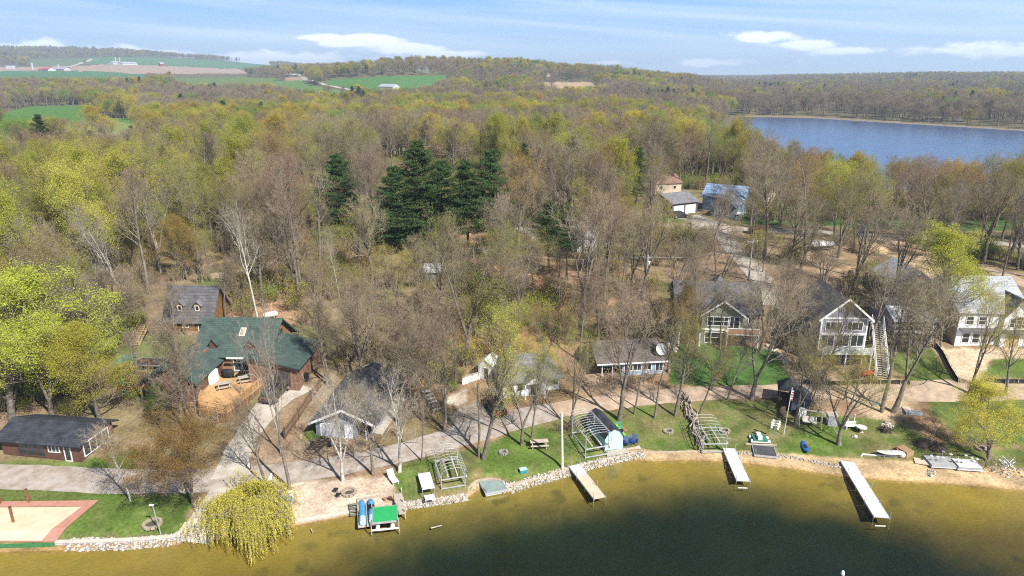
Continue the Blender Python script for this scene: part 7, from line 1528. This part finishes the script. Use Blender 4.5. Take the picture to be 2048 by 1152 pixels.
t = place('metal_stairs', 'long whitish outdoor stairs down the bank right of the lake house', 1752, 755, 'stairs', to=(1772,752)); p = Vector(t.location); W3 = 1.5; q = G(1738, 672, 0); L_ = math.hypot(q.x - p.x, q.y - p.y) ; rise = 4.6; n = 26
a = math.atan2(q.y - p.y, q.x - p.x) - R(90); t.rotation_euler = (0, 0, a); m_ = MB(); [m_.box(.05, W3 - .05, L_ * i / n, L_ * i / n + .24, .1 + rise * i / n, .16 + rise * i / n) for i in range(n)]; m_.build('tread', GREYW, t)
for x in (0, W3):
    m_ = MB(); m_.beam((x, 0, .1), (x, L_, rise + .1), .08, .24); m_.beam((x, 0, 1.05), (x, L_, rise + 1.05), .08, .08); [m_.box(x - .03, x + .03, L_ * k / 20, L_ * k / 20 + .05, .1 + rise * k / 20, 1.05 + rise * k / 20) for k in range(21)]; [m_.box(x - .06, x + .06, L_ * k / 5, L_ * k / 5 + .12, -1.2, .1 + rise * k / 5) for k in (1, 2, 3, 4, 5)]; m_.build('handrail', WH, t)
m_ = MB(); m_.box(-1.6, W3 + .4, L_, L_ + 1.8, rise - .05, rise + .1); m_.build('landing', GREYW, t)
# play area
t = place('playground_pad', 'rust-edged bark rectangle under the play set', 236, 777, 'play area'); o = Vector(t.location); Q4 = [G(*q) - o for q in ((232,780),(282,778),(318,750),(250,742))]; MB().slab([p + Vector((0, 0, .05)) for p in Q4], .3).build('bark_bed', mat('bark_chips', (.11, .065, .05), (.07, .045, .035), 2, .95, .5), t); m_ = MB(); [m_.beam(Q4[i] + Vector((0, 0, .1)), Q4[(i + 1) % 4] + Vector((0, 0, .1)), .16, .2) for i in range(4)]; m_.build('edging', mat('rusty_edging', (.36, .17, .07), None, 2, .8), t)
t = place('play_set', 'timber play set with green slide and teal canopy among the trees', 243, 757, 'play set', to=(262,757)); m_ = MB(); [m_.box(x, x + .1, y, y + .1, -.1, 2.4) for x in (0, 1.5) for y in (0, 1.3)]; m_.box(0, 1.6, 0, 1.4, 1.15, 1.25); m_.beam((1.6, .7, 2.3), (3.6, .7, 2.3), .1, .1); m_.beam((3.6, 0, 0), (3.6, .7, 2.3), .08, .08); m_.beam((3.6, 1.4, 0), (3.6, .7, 2.3), .08, .08); m_.build('frame', S_LOG, t)
gable(MB(), 0, 1.6, 0, 1.4, 2.4, .6, 'x', .15, .04).build('canopy', mat('teal_canvas', (.05, .22, .17), None, 2, .7), t); MB().slab([(.3, -.05, 1.2), (.9, -.05, 1.2), (1.5, -2.3, .1), (.9, -2.3, .1)], .05).build('slide', mat('slide_green', (.03, .25, .16), None, 2, .4), t)
for x in (2.2, 3.0): o_ = MB().cbox((x, .7, .55), (.45, .2, .04)).build('swing_seat', BLK, t); m_ = MB(); [m_.rod((x + s, .7, .55), (x + s, .7, 2.28), .01, 4) for s in (-.2, .2)]; m_.build('rope', STEEL, o_)
t = place('trampoline', 'dark rectangular trampoline behind the play set', 262, 740, 'trampoline', to=(310,743)); MB().box(.1, 3.9, .1, 2.4, .72, .75).build('mat', BLK, t); m_ = MB(); m_.box(0, 4, 0, .1, .68, .78); m_.box(0, 4, 2.4, 2.5, .68, .78); m_.box(0, .1, .1, 2.4, .68, .78); m_.box(3.9, 4, .1, 2.4, .68, .78); m_.build('rim', STEEL, t); [MB().rod((x, y, -.1), (x, y, .7), .03).build('leg', STEEL, t) for x in (.1, 2, 3.9) for y in (.1, 2.4)]
# ---- silt fences
def silt(label, pts):
    t = place('silt_fence', label, *pts[0], 'silt fence', group='black silt fences'); o = Vector(t.location); P5 = [G(*q) - o for q in pts]; m_ = MB(); m2 = MB()
    for a_, b_ in zip(P5[:-1], P5[1:]):
        n = max(1, int((b_ - a_).length / 1.2))
        for i in range(n):
            u, v = a_.lerp(b_, i / n), a_.lerp(b_, (i + 1) / n); z0, z1 = float(H(u.x + o.x, u.y + o.y)) - o.z, float(H(v.x + o.x, v.y + o.y)) - o.z
            m_.slab([(u.x, u.y, z0 - .1), (v.x, v.y, z1 - .1), (v.x, v.y + .12, z1 + .65), (u.x, u.y + .12, z0 + .6)], .03); m2.box(u.x - .03, u.x + .03, u.y - .07, u.y - .01, z0 - .1, z0 + .8)
    m_.build('fabric', BLK, t); m2.build('stake', GREYW, t)
silt('black silt fence falling down the bank left of the white house', [(1868,690),(1885,710),(1900,740),(1916,766)]); silt('black silt fence along the far side of the dirt road below the lake house', [(1600,768),(1680,772),(1740,768),(1820,770)]); silt('black silt fence along the dirt road below the right-hand lawn', [(1960,764),(2010,768),(2060,768)])
# ---- odds and ends
t = place('tree_stump', 'weathered tree stump in the clearing', 1700, 556, 'stump'); MB().lathe([(.8, -.1), (.5, .35), (.42, 1.3), (.3, 1.45)], n=9).build('stump', DKW, t); rocks('boulder', 'rubble around the weathered stump', [(1694,560),(1708,562)], 1.0, 14, .15, .4, 11, None, 'rock pile')
t = place('stone_slab', 'grey slab with a small pallet on the torn-up dirt', 1812, 830, 'slab', to=(1838,832)); MB().box(0, 1.9, 0, .9, .05, .35).build('slab', mat('bluish_slab', (.36, .38, .42), None, 2, .8), t); MB().box(.1, 1.0, .95, 1.9, .1, .25).build('pallet', DWD, t)
t = place('stone_slab', 'flat grey sheet lying behind the left bare trunk on the dirt', 1745, 812, 'slab', to=(1764,812)); MB().box(0, 1.5, 0, .9, .02, .18).build('slab', mat('bluish_slab', (.36, .38, .42)), t)
t = place('sand_heap', 'small heap of building sand in the sandy clearing', 1740, 500, 'sand heap'); MB().lathe([(3.4, -.3), (2.6, .5), (1.4, 1.3), (.2, 1.7)], n=14, sx=1.3).build('heap', mat('builders_sand', (.50, .36, .21), (.42, .30, .17), 1, .95, .6), t, smooth=True)
t = place('buoy', 'small white buoy floating in the dark water at the bottom edge', 1685, 1149, 'buoy'); t.location = (*W0(1685, 1149), 0); MB().lathe([(.05, -.15), (.17, -.05), (.18, .15), (.1, .38), (.04, .42)], n=12).build('float', WH, t, smooth=True)
t = place('driftwood', 'pale driftwood log in the shallow water below the dock section', 862, 1056, 'log', to=(880,1052)); t.location = (*W0(862, 1056), 0); MB().rod((0, 0, -.02), (1.1, 0, .03), .09, 8, .04).build('log', mat('pale_logs', (.46, .38, .31)), t)
t = place('driftwood', 'short pale log in the shallow water right of the willow', 622, 1058, 'log', to=(626,1068)); t.location = (*W0(622, 1058), 0); MB().rod((0, 0, 0), (.6, 0, .0), .07, 8, .05).build('log', mat('pale_logs', (.46, .38, .31)), t)
for lb, px, py in (('white mooring bar floating off the short beach dock', 1476, 976), ('white mooring bar floating off the longest dock', 1750, 1052)):
    t = place('mooring_bar', lb, px, py, 'mooring bar', to=(px + 17, py), group='mooring bars'); t.location = (*W0(px, py), 0); MB().rod((0, 0, .02), (1.0, 0, .02), .05, 8).build('bar', WH, t)
t = kayak('canoe', 'white canoe lying under the yellow willow', 512, 1010, (527,985), 4.2, .85, WH, 'canoe', .6, None, False)
t = place('pontoon', 'blue-grey covered lift frame at the water edge right of the willow', 548, 1078, 'boat lift', to=(566,1076)); MB().box(0, 1.4, 0, 3.8, .9, 1.0).build('cover', mat('blue_grey_tarp', (.26, .31, .40), (.18, .22, .30), 2, .7), t); [MB().rod((x, y, -1), (x, y, 1.5), .05).build('leg', STEEL, t) for x in (0, 1.4) for y in (.1, 3.7)]; m_ = MB(); m_.box(.1, 1.3, 4.0, 4.6, 1.2, 1.3); m_.rod((.1, 4.3, 1.2), (1.3, 4.3, 1.9), .05); m_.build('blue_frame', BB, t)
t = place('rowboat', 'tiny dark boat far out on the distant lake', 1712, 246, 'boat'); t.location = (*W0(1712, 246), 0); MB().lathe([(1.2, -.2), (2.2, .5), (2.1, .6)], n=10, sx=1.6, sy=.7).build('hull', DKW, t)
t = place('shelf_rack', 'white timber steps standing left of the gravel parking', 868, 826, 'rack', to=(880,822)); m_ = MB(); [m_.box(0, 1.0, .5 * i, .5 * i + .4, .3 + .28 * i, .36 + .28 * i) for i in range(6)]; m_.build('tread', WH, t); m_ = MB(); [m_.beam((x, 0, .1), (x, 3.0, 1.9), .06, .16) for x in (-.03, 1.03)]; [m_.box(x, x + .08, 2.8, 2.88, 0, 1.9) for x in (-.03, 1.0)]; m_.build('frame', GREYW, t)
ribbon('garden_path', [(752,868),(770,843),(790,815),(803,792)], 1.4, CONC, .06)

# ---- garden shrubs
def bush(label, px, py, h_, w_, color, k=2, group=None):
    p = G(px, py); c = COLS[color]; t = link('bush', BUSH[k], None, (p.x, p.y, p.z - .1)); t.rotation_euler = (0, 0, rnd.uniform(0, 6.28)); t.scale = (w_, w_, h_); t.color = (*c, 1); return tag(t, label, 'bush', group)
BUSH = []
for i in range(3):
    b_ = BM[i].copy(); b_.name = 'shrub'; b_.materials.clear(); b_.materials.append(TWIG); b_.materials.append(LEAF); BUSH.append(b_)
for lb, px, py, h_, w_, cl, k in (('round green bush at the left post of the porch house', 1797, 694, 1.1, 1.3, 'green', 2), ('dark green bush below the right end of the porch house', 1850, 694, 1.5, 1.8, 'green', 2), ('lime bush on the bank just below the porch house', 1826, 702, .8, 1.2, 'lime', 2),
    ('reddish leafless bush left of the tall boat lift frame', 1140, 862, 1.0, 1.5, 'pink', 1), ('green bush under the front windows of the white cottage', 1030, 800, .6, .9, 'green', 2), ('small green shrub before the grey garage porch', 724, 888, .6, .7, 'lime', 2),
    ('brown hedge-like shrub below the porch of the blue cottage', 1222, 768, 1.0, 1.9, 'pink', 1), ('brown shrub below the middle of the blue cottage', 1258, 768, 1.0, 1.9, 'grey', 1), ('brown shrub below the right end of the blue cottage', 1300, 764, 1.0, 1.9, 'pink', 1),
    ('rusty shrub between playhouse and stout budding tree', 1636, 820, 1.5, 1.9, 'brown', 2), ('olive shrub beside the driveway below the wooden deck', 430, 850, 1.0, 1.3, 'olive', 2), ('orange shrub at the foot of the bank above the grey garage', 770, 770, 1.2, 1.6, 'orange', 2),
    ('leafless shrub beside the brown cabin, near the road', 215, 898, .9, 1.5, 'pink', 1), ('yellow-green bush left of the lake house foundation', 1610, 735, 1.1, 1.5, 'yellow', 2), ('small dark shrub beside the round fire circle', 596, 672, .9, .8, 'green', 2),
    ('olive brush on the bank between cottage and gravel parking', 990, 790, 1.0, 1.6, 'olive', 2), ('brown brush at the right end of the dock stacks', 1978, 936, .8, 1.6, 'grey', 0)):
    bush(lb, px, py, h_, w_, cl, k)
# ---------------------------------------------------------------- haze
mb = MB(); mb.box(-9600, 9600, -400, 9600, -9, 235)
m, nt, out = newmat('haze_air'); v = nn(nt, 'ShaderNodeVolumePrincipled'); v.inputs['Color'].default_value = (.60, .78, 1, 1); v.inputs['Density'].default_value = 0.00016; v.inputs['Anisotropy'].default_value = .1
nt.links.new(v.outputs[0], out.inputs['Volume'])
tag(mb.build('haze', m), kind='stuff')
